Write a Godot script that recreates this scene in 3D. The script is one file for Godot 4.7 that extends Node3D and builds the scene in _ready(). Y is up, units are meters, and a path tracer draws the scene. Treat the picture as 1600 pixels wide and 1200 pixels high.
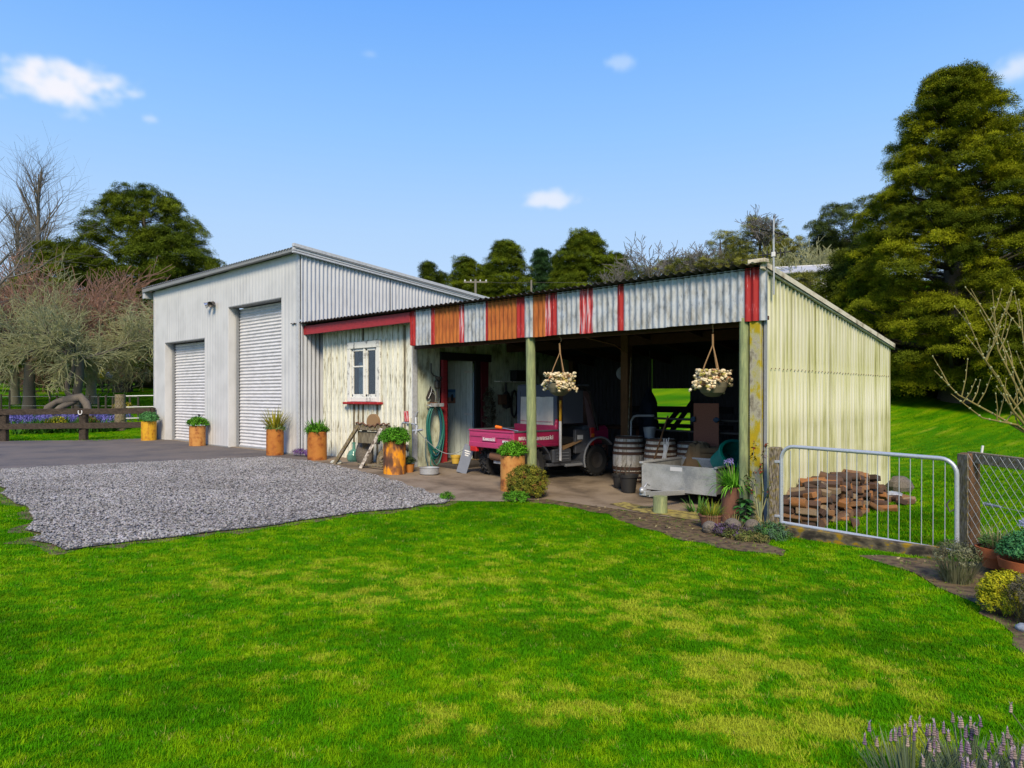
extends Node3D
# A farm yard: grey garage, old lean-to with a striped fascia, lawn, gravel and trees.
# World axes: x runs along the shed fronts to the right, d = -z runs into the sheds, y is up, metres.

const HOR := 17.0 / 1104.0
var M := {}
var T := {}
var used := {}
var rng := RandomNumberGenerator.new()
var nz := FastNoiseLite.new()
var nz2 := FastNoiseLite.new()


class MB:
	var v := PackedVector3Array()
	var n := PackedVector3Array()
	var uv := PackedVector2Array()
	var c := PackedColorArray()
	var col := Color.WHITE
	var tinted := false

	func tri(a: Vector3, b: Vector3, d: Vector3, na: Vector3, nb: Vector3, nd: Vector3) -> void:
		if (b - a).cross(d - a).dot(na + nb + nd) > 0.0:
			v.append(a); v.append(d); v.append(b)
			n.append(na); n.append(nd); n.append(nb)
		else:
			v.append(a); v.append(b); v.append(d)
			n.append(na); n.append(nb); n.append(nd)
		for i in 3:
			uv.append(Vector2.ZERO)
		if tinted:
			for i in 3:
				c.append(col)

	func quad(a: Vector3, b: Vector3, d: Vector3, e: Vector3, nn: Vector3) -> void:
		tri(a, b, d, nn, nn, nn)
		tri(a, d, e, nn, nn, nn)

	func flat(a: Vector3, b: Vector3, d: Vector3) -> void:
		var nn := -(b - a).cross(d - a).normalized()
		v.append(a); v.append(b); v.append(d)
		for i in 3:
			n.append(nn)
			uv.append(Vector2.ZERO)
		if tinted:
			for i in 3:
				c.append(col)

	# a rectangle with texture coordinates: a is top left, b top right, d bottom right, e bottom left as seen from its front
	func card(a: Vector3, b: Vector3, d: Vector3, e: Vector3) -> void:
		var nn := -(b - a).cross(d - a).normalized()
		v.append_array(PackedVector3Array([a, b, d, a, d, e]))
		uv.append_array(PackedVector2Array([Vector2(0, 0), Vector2(1, 0), Vector2(1, 1), Vector2(0, 0), Vector2(1, 1), Vector2(0, 1)]))
		for i in 6:
			n.append(nn)

	func box(at: Vector3, size: Vector3, b := Basis(), bev := 0.005) -> void:
		var h := size * 0.5
		bev = minf(bev, minf(h.x, minf(h.y, h.z)) * 0.4)
		if bev <= 0.0:
			for ax in 3:
				for s: float in [-1.0, 1.0]:
					var p := []
					for q in [Vector2(-1, -1), Vector2(1, -1), Vector2(1, 1), Vector2(-1, 1)]:
						var w := Vector3.ZERO
						w[ax] = s * h[ax]
						w[(ax + 1) % 3] = q.x * h[(ax + 1) % 3]
						w[(ax + 2) % 3] = q.y * h[(ax + 2) % 3]
						p.append(at + b * w)
					var nn := Vector3.ZERO
					nn[ax] = s
					quad(p[0], p[1], p[2], p[3], (b * nn).normalized())
			return
		var i := h - Vector3(bev, bev, bev)
		for ax in 3:
			var a1 := (ax + 1) % 3
			var a2 := (ax + 2) % 3
			for s: float in [-1.0, 1.0]:
				var p := []
				for q in [Vector2(-1, -1), Vector2(1, -1), Vector2(1, 1), Vector2(-1, 1)]:
					var w := Vector3.ZERO
					w[ax] = s * h[ax]
					w[a1] = q.x * i[a1]
					w[a2] = q.y * i[a2]
					p.append(at + b * w)
				var nn := Vector3.ZERO
				nn[ax] = s
				quad(p[0], p[1], p[2], p[3], (b * nn).normalized())
				for t: float in [-1.0, 1.0]:   # the chamfer between face (ax, s) and face (a1, t), along a2
					var e := []
					for q: float in [-1.0, 1.0]:
						var w1 := Vector3.ZERO
						w1[ax] = s * h[ax]; w1[a1] = t * i[a1]; w1[a2] = q * i[a2]
						var w2 := Vector3.ZERO
						w2[ax] = s * i[ax]; w2[a1] = t * h[a1]; w2[a2] = q * i[a2]
						e.append(at + b * w1)
						e.append(at + b * w2)
					var en := Vector3.ZERO
					en[ax] = s; en[a1] = t
					quad(e[0], e[1], e[3], e[2], (b * en).normalized())
		for sx: float in [-1.0, 1.0]:
			for sy: float in [-1.0, 1.0]:
				for sz: float in [-1.0, 1.0]:
					var nn := (b * Vector3(sx, sy, sz)).normalized()
					tri(at + b * Vector3(sx * h.x, sy * i.y, sz * i.z), at + b * Vector3(sx * i.x, sy * h.y, sz * i.z), at + b * Vector3(sx * i.x, sy * i.y, sz * h.z), nn, nn, nn)

	# a bar of width w (sideways) and height t from a to b
	func bar(a: Vector3, b: Vector3, w: float, t: float, bev := 0.004) -> void:
		var z := (b - a).normalized()
		var x := Vector3.UP.cross(z)
		if x.length() < 0.05:
			x = Vector3.RIGHT
			if absf(z.dot(x)) > 0.9: x = Vector3.BACK
		x = (x - z * x.dot(z)).normalized()
		box((a + b) * 0.5, Vector3(w, t, a.distance_to(b)), Basis(x, z.cross(x), z), bev)

	func tube(p: Array, r: Array, sides := 8, caps := true) -> void:
		var k := p.size()
		var x := Vector3.ZERO
		var rings := []
		var dirs := []
		for i in k:
			var z: Vector3 = (p[mini(i + 1, k - 1)] - p[maxi(i - 1, 0)]).normalized()
			if i == 0:
				x = z.cross(Vector3.UP if absf(z.y) < 0.9 else Vector3.RIGHT).normalized()
			else:
				x = (x - z * x.dot(z)).normalized()
			var y := z.cross(x)
			var ring := PackedVector3Array()
			var dd := PackedVector3Array()
			var rr: float = r[mini(i, r.size() - 1)]
			for j in sides:
				var a := TAU * j / sides
				var d := x * cos(a) + y * sin(a)
				ring.append(p[i] + d * rr)
				dd.append(d)
			rings.append(ring)
			dirs.append(dd)
		for i in k - 1:
			var ra: PackedVector3Array = rings[i]
			var rb: PackedVector3Array = rings[i + 1]
			var da: PackedVector3Array = dirs[i]
			var db: PackedVector3Array = dirs[i + 1]
			for j in sides:
				var q := (j + 1) % sides
				tri(ra[j], ra[q], rb[q], da[j], da[q], db[q])
				tri(ra[j], rb[q], rb[j], da[j], db[q], db[j])
		if caps:
			for e in [0, k - 1]:
				var ring: PackedVector3Array = rings[e]
				var nn: Vector3 = (p[0] - p[1]).normalized() if e == 0 else (p[k - 1] - p[k - 2]).normalized()
				for j in range(1, sides - 1):
					tri(ring[0], ring[j], ring[j + 1], nn, nn, nn)

	# prof: Vector2(radius, height) from bottom to top along the outside
	func lathe(prof: Array, sides := 20, at := Vector3.ZERO, b := Basis(), wob := 0.0) -> void:
		for k in prof.size() - 1:
			var p: Vector2 = prof[k]
			var q: Vector2 = prof[k + 1]
			var t := q - p
			if t.length() < 1e-6:
				continue
			var nr := Vector2(t.y, -t.x).normalized()
			for j in sides:
				var a0 := TAU * j / sides
				var a1 := TAU * (j + 1) / sides
				var w0 := 1.0 + wob * sin(a0 * 3.0 + p.y * 9.0)
				var w1 := 1.0 + wob * sin(a1 * 3.0 + p.y * 9.0)
				var d0 := Vector3(cos(a0), 0, sin(a0))
				var d1 := Vector3(cos(a1), 0, sin(a1))
				var n0 := (b * (d0 * nr.x + Vector3.UP * nr.y)).normalized()
				var n1 := (b * (d1 * nr.x + Vector3.UP * nr.y)).normalized()
				var A := at + b * (d0 * p.x * w0 + Vector3.UP * p.y)
				var B := at + b * (d1 * p.x * w1 + Vector3.UP * p.y)
				var C := at + b * (d1 * q.x * w1 + Vector3.UP * q.y)
				var D := at + b * (d0 * q.x * w0 + Vector3.UP * q.y)
				if p.x > 1e-5: tri(A, B, C, n0, n1, n1)
				if q.x > 1e-5: tri(A, C, D, n0, n1, n0)

	# a lumpy ball
	func lump(at: Vector3, size: Vector3, r: RandomNumberGenerator, rough := 0.15, rows := 5, cols := 8, smooth := true, b := Basis()) -> void:
		var g := []
		for i in rows + 1:
			var row := PackedVector3Array()
			var f := PI * i / rows
			for j in cols:
				var a := TAU * j / cols
				var k := 1.0 + r.randf_range(-rough, rough)
				row.append(Vector3(sin(f) * cos(a), cos(f), sin(f) * sin(a)) * k if i > 0 and i < rows else Vector3(0, cos(f), 0))
			g.append(row)
		for i in rows:
			for j in cols:
				var q := (j + 1) % cols
				var P := [g[i][j], g[i][q], g[i + 1][q], g[i + 1][j]]
				var W := []
				var N := []
				for p: Vector3 in P:
					W.append(at + b * (p * size))
					N.append((b * (p / size)).normalized())
				if not smooth:
					var fn: Vector3 = (N[0] + N[1] + N[2] + N[3]).normalized()
					N = [fn, fn, fn, fn]
				if i > 0: tri(W[0], W[1], W[2], N[0], N[1], N[2])
				if i < rows - 1: tri(W[0], W[2], W[3], N[0], N[2], N[3])

	# a corrugated sheet between the edges lo(s) and hi(s), s metres along it, waving along nn
	func sheet(length: float, lo: Callable, hi: Callable, nn: Vector3, pitch: float, amp: float, per := 8, square := false) -> void:
		var k := maxi(int(length / pitch * per), 1)
		var pl := Vector3.ZERO
		var ph := Vector3.ZERO
		var pn := nn
		var along: Vector3 = (lo.call(length) - lo.call(0.0)).normalized()
		for i in k + 1:
			var s := length * i / k
			var ph_ := TAU * s / pitch
			var w := sin(ph_)
			var sl := cos(ph_) * amp * TAU / pitch
			if square:
				w = clampf(w * 2.2, -1.0, 1.0)
				sl = 0.0 if absf(w) >= 1.0 else sl * 2.2
			var off := nn * amp * w
			var a: Vector3 = lo.call(s) + off
			var b: Vector3 = hi.call(s) + off
			var m := (nn - along * sl).normalized()
			if i > 0:
				tri(pl, a, b, pn, m, m)
				tri(pl, b, ph, pn, m, pn)
			pl = a
			ph = b
			pn = m

	# a leaf blade: a bent ribbon from p, going out along d and drooping
	func blade(p: Vector3, d: Vector3, length: float, width: float, droop: float, segs := 3) -> void:
		var side := d.cross(Vector3.UP).normalized() * width * 0.5
		if side.length() < 1e-4: side = Vector3(width * 0.5, 0, 0)
		var a := p - side
		var b := p + side
		var q := p
		var dir := d
		for i in segs:
			dir = (dir + Vector3.DOWN * droop / segs).normalized()
			q += dir * length / segs
			var f := 1.0 - float(i + 1) / segs
			f = sqrt(f) if i < segs - 1 else 0.0
			var a2 := q - side * f
			var b2 := q + side * f
			flat(a, b, b2)
			if i < segs - 1: flat(a, b2, a2)
			a = a2
			b = b2

	func done() -> ArrayMesh:
		var arr := []
		arr.resize(Mesh.ARRAY_MAX)
		arr[Mesh.ARRAY_VERTEX] = v
		arr[Mesh.ARRAY_NORMAL] = n
		arr[Mesh.ARRAY_TEX_UV] = uv
		if tinted: arr[Mesh.ARRAY_COLOR] = c
		var m := ArrayMesh.new()
		m.add_surface_from_arrays(Mesh.PRIMITIVE_TRIANGLES, arr)
		return m


# ---------------------------------------------------------------- small helpers
func P(x: float, y: float, d: float) -> Vector3:
	return Vector3(x, y, -d)

func L(r: float, g: float, b: float) -> Color:
	return Color(r, g, b)

func softplus(x: float) -> float:
	return x if x > 20.0 else log(1.0 + exp(x))

func sstep(a: float, b: float, x: float) -> float:
	var t := clampf((x - a) / (b - a), 0.0, 1.0)
	return t * t * (3.0 - 2.0 * t)

func h(x: float, d: float) -> float:   # the lie of the land
	var t := -0.6801 * x + 0.7331 * d
	var s := 0.7331 * x + 0.6801 * d
	var v := 0.28 * (1.0 - sstep(-13.5, -3.8, x))
	v += 0.1 * softplus(t - 22.5)
	v -= 0.1 * softplus((t - 95.0) / 6.0) * 6.0
	v += lerpf(-0.09, 0.34, sstep(-14.0, 28.0, s)) * (softplus((t - 42.0) / 4.0) * 4.0 - softplus((t - 68.0) / 6.0) * 6.0)
	v += 3.6 * exp(-(pow(x + 19.4, 2) + pow(d - 50.0, 2)) / 90.0)
	return v

func G(x: float, d: float, up := 0.0) -> Vector3:
	return Vector3(x, h(x, d) + up, -d)

func numbered(parent: Node, called: String) -> String:
	var key := str(parent.get_instance_id()) + called
	var k: int = used.get(key, 0)
	used[key] = k + 1
	return called if k == 0 else "%s_%03d" % [called, k]

func tag(o: Node, label: String, category: String, group := "", kind := "") -> void:
	if label: o.set_meta("label", label)
	if category: o.set_meta("category", category)
	if group: o.set_meta("group", group)
	if kind: o.set_meta("kind", kind)

func thing(called: String, label: String, category: String, at := Vector3.ZERO, turn := 0.0, group := "") -> Node3D:
	var o := Node3D.new()
	o.name = numbered(self, called)
	add_child(o, true)
	o.position = at
	o.rotation.y = turn
	tag(o, label, category, group)
	return o

func put(called: String, mesh: Mesh, m: Material, parent: Node = null) -> MeshInstance3D:
	if parent == null: parent = self
	var o := MeshInstance3D.new()
	o.name = numbered(parent, called)
	o.mesh = mesh
	o.material_override = m
	parent.add_child(o, true)
	return o

func part(called: String, b: MB, m: Material, parent: Node = null) -> MeshInstance3D:
	return put(called, b.done(), m, parent)

func one(called: String, b: MB, m: Material, label: String, category: String, group := "") -> MeshInstance3D:
	var o := part(called, b, m)
	tag(o, label, category, group)
	return o

func bx(parent: Node, called: String, at: Vector3, size: Vector3, m: Material, bev := 0.005, b := Basis()) -> MeshInstance3D:
	var k := MB.new()
	k.box(at, size, b, bev)
	return part(called, k, m, parent)

func bars(parent: Node, called: String, m: Material, list: Array) -> void:
	for a in list:
		var k := MB.new()
		k.bar(a[0], a[1], a[2], a[3])
		part(called, k, m, parent)

func tb(parent: Node, called: String, p: Array, r: Array, m: Material, sides := 8) -> MeshInstance3D:
	var k := MB.new()
	k.tube(p, r, sides)
	return part(called, k, m, parent)

func copy(o: Node3D, at: Vector3, turn: float, label := "") -> Node3D:
	var base := str(o.name).get_slice("_0", 0)
	var r: Node3D = o.duplicate()
	r.name = numbered(self, base)
	add_child(r, true)
	r.position = at
	r.rotation.y = turn
	if label: r.set_meta("label", label)
	return r

func text(parent: Node, called: String, what: String, high: float, at: Vector3, b: Basis, m: Material) -> void:
	var t := TextMesh.new()
	var f := SystemFont.new()
	f.font_names = PackedStringArray(["Droid Sans"])
	f.font_weight = 700
	t.font = f
	t.text = what
	t.font_size = 32
	t.pixel_size = high / 24.0
	t.depth = 0.003
	var o := put(called, t, m, parent)
	o.transform = Transform3D(b, at)

func many(parent: Node, called: String, mesh: Mesh, m: Material, xf: Array, cols: PackedColorArray, kind := "stuff") -> MultiMeshInstance3D:
	var mm := MultiMesh.new()
	mm.transform_format = MultiMesh.TRANSFORM_3D
	mm.use_colors = true
	mm.mesh = mesh
	mm.instance_count = xf.size()
	for i in xf.size():
		mm.set_instance_transform(i, xf[i])
		mm.set_instance_color(i, cols[i])
	var o := MultiMeshInstance3D.new()
	o.name = numbered(parent, called)
	o.multimesh = mm
	o.material_override = m
	parent.add_child(o, true)
	if kind: o.set_meta("kind", kind)
	return o


# ---------------------------------------------------------------- materials
func tex(key: String, freq: float, stops: Array, cols: Array, kind := FastNoiseLite.TYPE_SIMPLEX_SMOOTH, size := 512, oct := 5, gain := 0.55) -> NoiseTexture2D:
	if T.has(key): return T[key]
	var f := FastNoiseLite.new()
	f.noise_type = kind
	f.seed = key.hash() % 1000
	f.frequency = freq
	f.fractal_octaves = oct
	f.fractal_gain = gain
	var g := Gradient.new()
	g.offsets = PackedFloat32Array(stops)
	g.colors = PackedColorArray(cols)
	var t := NoiseTexture2D.new()
	t.width = size
	t.height = size
	t.seamless = true
	t.noise = f
	t.color_ramp = g
	T[key] = t
	return t

func mat(key: String, c: Color, rough := 0.8, t: Texture2D = null, scale := Vector3.ONE, metal := 0.0) -> StandardMaterial3D:
	var m := StandardMaterial3D.new()
	m.resource_name = key
	m.albedo_color = c.linear_to_srgb()
	m.roughness = rough
	m.metallic = metal
	if t:
		m.albedo_texture = t
		m.uv1_triplanar = true
		m.uv1_world_triplanar = true
		m.uv1_scale = scale
	M[key] = m
	return m

func over(m: StandardMaterial3D, t: Texture2D, scale: Vector3) -> void:   # a second, multiplied pattern
	m.detail_enabled = true
	m.detail_albedo = t
	m.detail_blend_mode = BaseMaterial3D.BLEND_MODE_MUL
	m.detail_uv_layer = BaseMaterial3D.DETAIL_UV_2
	m.uv2_triplanar = true
	m.uv2_world_triplanar = true
	m.uv2_scale = scale

func bump(m: StandardMaterial3D, t: Texture2D, cm: float) -> void:
	m.heightmap_enabled = true
	m.heightmap_texture = t
	m.heightmap_scale = cm

func vc(key: String, rough := 0.9, back := Color.BLACK) -> StandardMaterial3D:
	var m := mat(key, L(1, 1, 1), rough)
	m.vertex_color_use_as_albedo = true
	m.metallic_specular = 0.12
	if back != Color.BLACK:
		m.backlight_enabled = true
		m.backlight = back
	return m

func grey(a: float) -> Color:
	return Color(a, a, a)

func make_materials() -> void:
	var fine := tex("fine", 0.03, [0.0, 0.5, 1.0], [grey(0.84), grey(0.95), grey(1.0)])
	var soft := tex("soft", 0.008, [0.25, 0.5, 0.75], [grey(0.945), grey(0.98), grey(1.0)], FastNoiseLite.TYPE_SIMPLEX_SMOOTH, 512, 4)
	var streak := tex("streak", 0.02, [0.15, 0.45, 0.8], [grey(0.82), grey(0.96), grey(1.0)], FastNoiseLite.TYPE_SIMPLEX_SMOOTH, 512, 6, 0.6)
	var dirty := tex("dirty", 0.008, [0.15, 0.4, 0.6], [Color(0.66, 0.63, 0.58), Color(0.92, 0.91, 0.89), grey(1.0)], FastNoiseLite.TYPE_SIMPLEX_SMOOTH, 512, 7, 0.62)
	var bumpy := tex("bumpy", 0.05, [0.0, 1.0], [grey(0.0), grey(1.0)])
	# metal cladding
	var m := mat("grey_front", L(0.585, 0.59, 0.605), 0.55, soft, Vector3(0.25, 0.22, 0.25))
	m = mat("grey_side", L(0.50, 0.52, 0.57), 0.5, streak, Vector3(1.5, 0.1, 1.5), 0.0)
	mat("grey_trim", L(0.50, 0.52, 0.56), 0.5, fine, Vector3(0.8, 0.8, 0.8))
	mat("grey_gutter", L(0.26, 0.27, 0.28), 0.6, fine, Vector3(0.8, 0.8, 0.8))
	m = mat("roller", L(0.68, 0.68, 0.71), 0.4, soft, Vector3(0.4, 0.6, 0.4))
	over(m, streak, Vector3(0.3, 2.0, 0.3))
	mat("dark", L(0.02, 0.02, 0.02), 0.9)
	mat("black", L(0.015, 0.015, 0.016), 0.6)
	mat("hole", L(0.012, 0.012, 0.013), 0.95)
	m = mat("galv", L(0.50, 0.53, 0.58), 0.5, tex("galv", 0.012, [0.15, 0.35, 0.5, 0.8], [Color(0.62, 0.64, 0.68), Color(0.9, 0.92, 0.95), grey(0.9), grey(1.0)], FastNoiseLite.TYPE_SIMPLEX_SMOOTH, 512, 7, 0.65), Vector3(1.7, 0.5, 1.7), 0.2)
	over(m, dirty, Vector3(1.3, 0.5, 1.3))
	m = mat("rust_orange", L(0.46, 0.15, 0.03), 0.85, tex("rust", 0.01, [0.15, 0.5, 0.8], [Color(0.75, 0.65, 0.62), Color(0.96, 0.9, 0.87), Color(1, 1, 0.95)], FastNoiseLite.TYPE_SIMPLEX_SMOOTH, 512, 7, 0.62), Vector3(2.5, 0.4, 2.5))
	over(m, streak, Vector3(5.0, 0.4, 5.0))
	m = mat("red_paint", L(1, 1, 1), 0.7, tex("redp", 0.016, [0.1, 0.2, 0.3, 0.9], [Color(0.8, 0.74, 0.76), Color(0.72, 0.3, 0.32), Color(0.62, 0.09, 0.09), Color(0.56, 0.05, 0.06)]), Vector3(3.5, 0.35, 3.5))
	m = mat("red_worn", L(1, 1, 1), 0.7, tex("redw", 0.012, [0.25, 0.42, 0.52, 0.7], [Color(0.72, 0.72, 0.76), Color(0.75, 0.42, 0.45), Color(0.66, 0.14, 0.15), Color(0.6, 0.07, 0.08)]), Vector3(4.0, 0.3, 4.0))
	m = mat("red_board", L(0.33, 0.022, 0.03), 0.6, streak, Vector3(0.4, 2.0, 0.4))
	mat("red_dark", L(0.14, 0.008, 0.016), 0.6, streak, Vector3(1.5, 0.3, 1.5))
	var peel := tex("peel", 0.012, [0.15, 0.27, 0.36, 0.75], [Color(0.45, 0.42, 0.35), Color(0.74, 0.72, 0.64), Color(0.94, 0.94, 0.91), Color(1, 1, 0.98)], FastNoiseLite.TYPE_SIMPLEX_SMOOTH, 512, 8, 0.66)
	for i in 3:
		m = mat("white_board_%d" % i, [L(0.80, 0.80, 0.74), L(0.77, 0.77, 0.70), L(0.84, 0.84, 0.79)][i], 0.8, peel, Vector3(2.2, 0.28, 2.2))
		m.uv1_offset = Vector3(0.3 * i, 0.21 * i, 0.1 * i)
		over(m, streak, Vector3(6.0, 0.6, 6.0))
	m = mat("board_bare", L(0.27, 0.24, 0.19), 0.9, tex("bare", 0.03, [0.3, 0.5, 0.7], [Color(0.45, 0.42, 0.38), Color(0.8, 0.78, 0.72), Color(1, 1, 0.95)]), Vector3(5, 0.3, 5))
	m = mat("window_white", L(0.70, 0.70, 0.66), 0.7, tex("wpeel", 0.008, [0.2, 0.34, 0.46], [Color(0.55, 0.55, 0.57), Color(0.82, 0.82, 0.82), grey(1.0)], FastNoiseLite.TYPE_SIMPLEX_SMOOTH, 512, 8, 0.7), Vector3(0.9, 0.7, 0.9))
	for i in 2:
		m = mat("pale_green_%d" % i, [L(0.68, 0.72, 0.57), L(0.62, 0.67, 0.52)][i], 0.75, streak, Vector3(2, 0.25, 2))
		over(m, dirty, Vector3(0.6, 0.35, 0.6))
	for i in 2:
		m = mat("door_blue_%d" % i, [L(0.66, 0.74, 0.71), L(0.60, 0.68, 0.65)][i], 0.7, streak, Vector3(2, 0.2, 2))
	m = mat("yellow_wall", L(0.66, 0.65, 0.585), 0.75, tex("ywall", 0.012, [0.12, 0.32, 0.5, 0.8], [Color(0.55, 0.54, 0.42), Color(0.82, 0.83, 0.66), Color(0.98, 0.98, 0.96), grey(1.0)], FastNoiseLite.TYPE_SIMPLEX_SMOOTH, 512, 7, 0.64), Vector3(2.3, 0.03, 2.3))
	over(m, tex("ylow", 0.01, [0.15, 0.36, 0.6], [Color(0.72, 0.73, 0.55), Color(0.93, 0.94, 0.82), grey(1.0)], FastNoiseLite.TYPE_SIMPLEX_SMOOTH, 512, 7, 0.64), Vector3(0.7, 0.06, 0.7))
	mat("barge", L(0.62, 0.56, 0.44), 0.8, dirty, Vector3(1.2, 1.2, 0.5))
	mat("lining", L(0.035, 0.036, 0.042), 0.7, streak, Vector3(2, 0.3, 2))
	mat("roof_dark", L(0.05, 0.042, 0.038), 0.85, fine, Vector3(1, 1, 1))
	mat("pipe_grey", L(0.25, 0.26, 0.28), 0.5, fine, Vector3(2, 1, 2))
	mat("beam_brown", L(0.075, 0.03, 0.016), 0.85, streak, Vector3(0.5, 2, 0.5))
	mat("post_brown", L(0.17, 0.085, 0.035), 0.85, streak, Vector3(3, 0.4, 3))
	m = mat("post_green", L(0.33, 0.36, 0.21), 0.85, tex("pgreen", 0.012, [0.15, 0.5, 0.8], [Color(0.75, 0.75, 0.72), Color(0.85, 0.9, 0.82), Color(1, 1, 0.9)]), Vector3(4, 0.5, 4))
	over(m, streak, Vector3(9, 0.8, 9))
	m = mat("post_moss", L(1, 1, 1), 0.9, tex("pmoss", 0.005, [0.22, 0.42, 0.56, 0.67, 0.85], [Color(0.45, 0.42, 0.35), Color(0.66, 0.64, 0.57), Color(0.66, 0.64, 0.44), Color(0.66, 0.58, 0.06), Color(0.70, 0.60, 0.03)], FastNoiseLite.TYPE_SIMPLEX_SMOOTH, 512, 8, 0.66), Vector3(1.0, 0.6, 1.0))
	over(m, fine, Vector3(5, 3, 5))
	m = mat("old_wood", L(0.31, 0.275, 0.225), 0.9, tex("owood", 0.03, [0.2, 0.5, 0.8], [Color(0.42, 0.4, 0.37), Color(0.75, 0.72, 0.68), Color(1, 0.98, 0.95)]), Vector3(4, 0.6, 4))
	over(m, tex("lich", 0.02, [0.5, 0.66, 0.76], [grey(1.0), Color(0.9, 0.9, 0.7), Color(1.0, 0.95, 0.6)]), Vector3(1.5, 1.5, 1.5))
	m = mat("fence_wood", L(0.085, 0.066, 0.052), 0.9, tex("owood", 0.03, [0], [grey(1)]), Vector3(1, 3, 1))
	over(m, dirty, Vector3(0.8, 1.6, 0.8))
	m = mat("sleeper", L(1, 1, 1), 0.95, tex("sleep", 0.01, [0.2, 0.42, 0.64, 0.74, 0.84], [Color(0.16, 0.14, 0.11), Color(0.30, 0.27, 0.22), Color(0.42, 0.38, 0.30), Color(0.55, 0.45, 0.06), Color(0.62, 0.48, 0.03)]), Vector3(0.9, 1.5, 1.5))
	over(m, fine, Vector3(4, 6, 6))
	m = mat("leg_peel", L(0.60, 0.57, 0.54), 0.85, tex("legpeel", 0.012, [0.3, 0.45, 0.55], [Color(0.4, 0.36, 0.33), Color(0.75, 0.72, 0.7), grey(1.0)], FastNoiseLite.TYPE_SIMPLEX_SMOOTH, 512, 8, 0.66), Vector3(2.0, 1.2, 2.0))
	# ground
	m = mat("drive", L(0.165, 0.142, 0.128), 0.85, tex("drive", 0.006, [0.2, 0.5, 0.8], [Color(0.8, 0.8, 0.83), Color(0.93, 0.92, 0.91), Color(1.0, 0.97, 0.95)], FastNoiseLite.TYPE_SIMPLEX_SMOOTH, 512, 8, 0.6), Vector3(0.22, 0.22, 0.22))
	over(m, fine, Vector3(2.1, 2.1, 2.1))
	bump(m, bumpy, 0.4)
	m = mat("concrete", L(0.30, 0.245, 0.185), 0.88, tex("conc", 0.006, [0.15, 0.4, 0.55, 0.8], [Color(0.66, 0.63, 0.6), Color(0.86, 0.83, 0.79), Color(0.95, 0.93, 0.91), Color(1, 0.98, 0.95)], FastNoiseLite.TYPE_SIMPLEX_SMOOTH, 512, 8, 0.6), Vector3(0.28, 0.28, 0.28))
	over(m, fine, Vector3(2.6, 2.6, 2.6))
	m = mat("moss_slab", L(0.40, 0.33, 0.13), 0.9, tex("mosslab", 0.02, [0.2, 0.45, 0.7], [Color(0.6, 0.58, 0.55), Color(0.9, 0.9, 0.8), Color(1.0, 1.0, 0.8)]), Vector3(0.7, 0.7, 0.7))
	over(m, fine, Vector3(3, 3, 3))
	m = mat("gravel_base", L(0.17, 0.165, 0.17), 0.95, tex("gbase", 0.09, [0.2, 0.5, 0.8], [grey(0.4), grey(0.8), grey(1.0)]), Vector3(1.5, 1.5, 1.5))
	m = mat("dirt", L(0.145, 0.105, 0.062), 0.95, tex("dirt", 0.012, [0.15, 0.45, 0.6, 0.8], [Color(0.6, 0.56, 0.5), Color(0.85, 0.8, 0.72), Color(1, 0.97, 0.9), Color(1.0, 1.0, 0.8)]), Vector3(1.1, 1.1, 1.1))
	over(m, fine, Vector3(6, 6, 6))
	m = vc("ground", 0.95)
	m.albedo_texture = tex("gfine", 0.06, [0.15, 0.5, 0.85], [grey(0.62), grey(0.9), grey(1.0)])
	m.uv1_triplanar = true
	m.uv1_world_triplanar = true
	m.uv1_scale = Vector3(0.9, 0.9, 0.9)
	vc("grass", 0.75, grey(0.55))
	vc("leaf", 0.6, grey(0.35))
	vc("needle", 0.75, grey(0.5))
	vc("tint", 0.85)
	m = vc("stone", 0.9)
	# bark and wood
	m = mat("bark", L(0.13, 0.11, 0.085), 0.95, streak, Vector3(2, 0.5, 2))
	mat("bark_dark", L(0.05, 0.043, 0.035), 0.95, streak, Vector3(2, 0.5, 2))
	mat("bark_pale", L(0.30, 0.27, 0.19), 0.95, fine, Vector3(1, 1, 1))
	mat("twig_lichen", L(0.31, 0.32, 0.16), 0.95, fine, Vector3(1, 1, 1))
	mat("twig_pink", L(0.30, 0.17, 0.12), 0.95, fine, Vector3(1, 1, 1))
	mat("twig_grey", L(0.14, 0.13, 0.12), 0.95)
	mat("twig_yellow", L(0.22, 0.18, 0.05), 0.7, fine, Vector3(4, 4, 4))
	# things
	m = mat("pot_rust", L(0.50, 0.19, 0.035), 0.75, tex("prust", 0.008, [0.15, 0.32, 0.5, 0.8], [Color(0.6, 0.5, 0.45), Color(0.86, 0.76, 0.62), Color(0.98, 0.96, 0.85), Color(1, 1, 0.92)], FastNoiseLite.TYPE_SIMPLEX_SMOOTH, 512, 8, 0.62), Vector3(0.9, 0.7, 0.9))
	over(m, fine, Vector3(7, 7, 7))
	m = mat("pot_yellow", L(0.60, 0.34, 0.012), 0.7, tex("prust", 0.02, [0], [grey(1)]), Vector3(1.6, 0.7, 1.6))
	m = mat("pot_tan", L(0.50, 0.24, 0.075), 0.75, tex("prust", 0.02, [0], [grey(1)]), Vector3(1.0, 0.8, 1.0))
	m = mat("pot_half", L(1, 1, 1), 0.75, tex("phalf", 0.01, [0.2, 0.42, 0.5, 0.58, 0.75], [Color(0.30, 0.2, 0.14), Color(0.42, 0.26, 0.16), Color(0.62, 0.4, 0.22), Color(0.86, 0.55, 0.06), Color(0.87, 0.58, 0.03)]), Vector3(0.9, 0.35, 0.9))
	m = mat("pot_brown", L(0.20, 0.085, 0.05), 0.7, fine, Vector3(2, 1, 2))
	mat("terracotta", L(0.44, 0.12, 0.035), 0.8, fine, Vector3(3, 3, 3))
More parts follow.
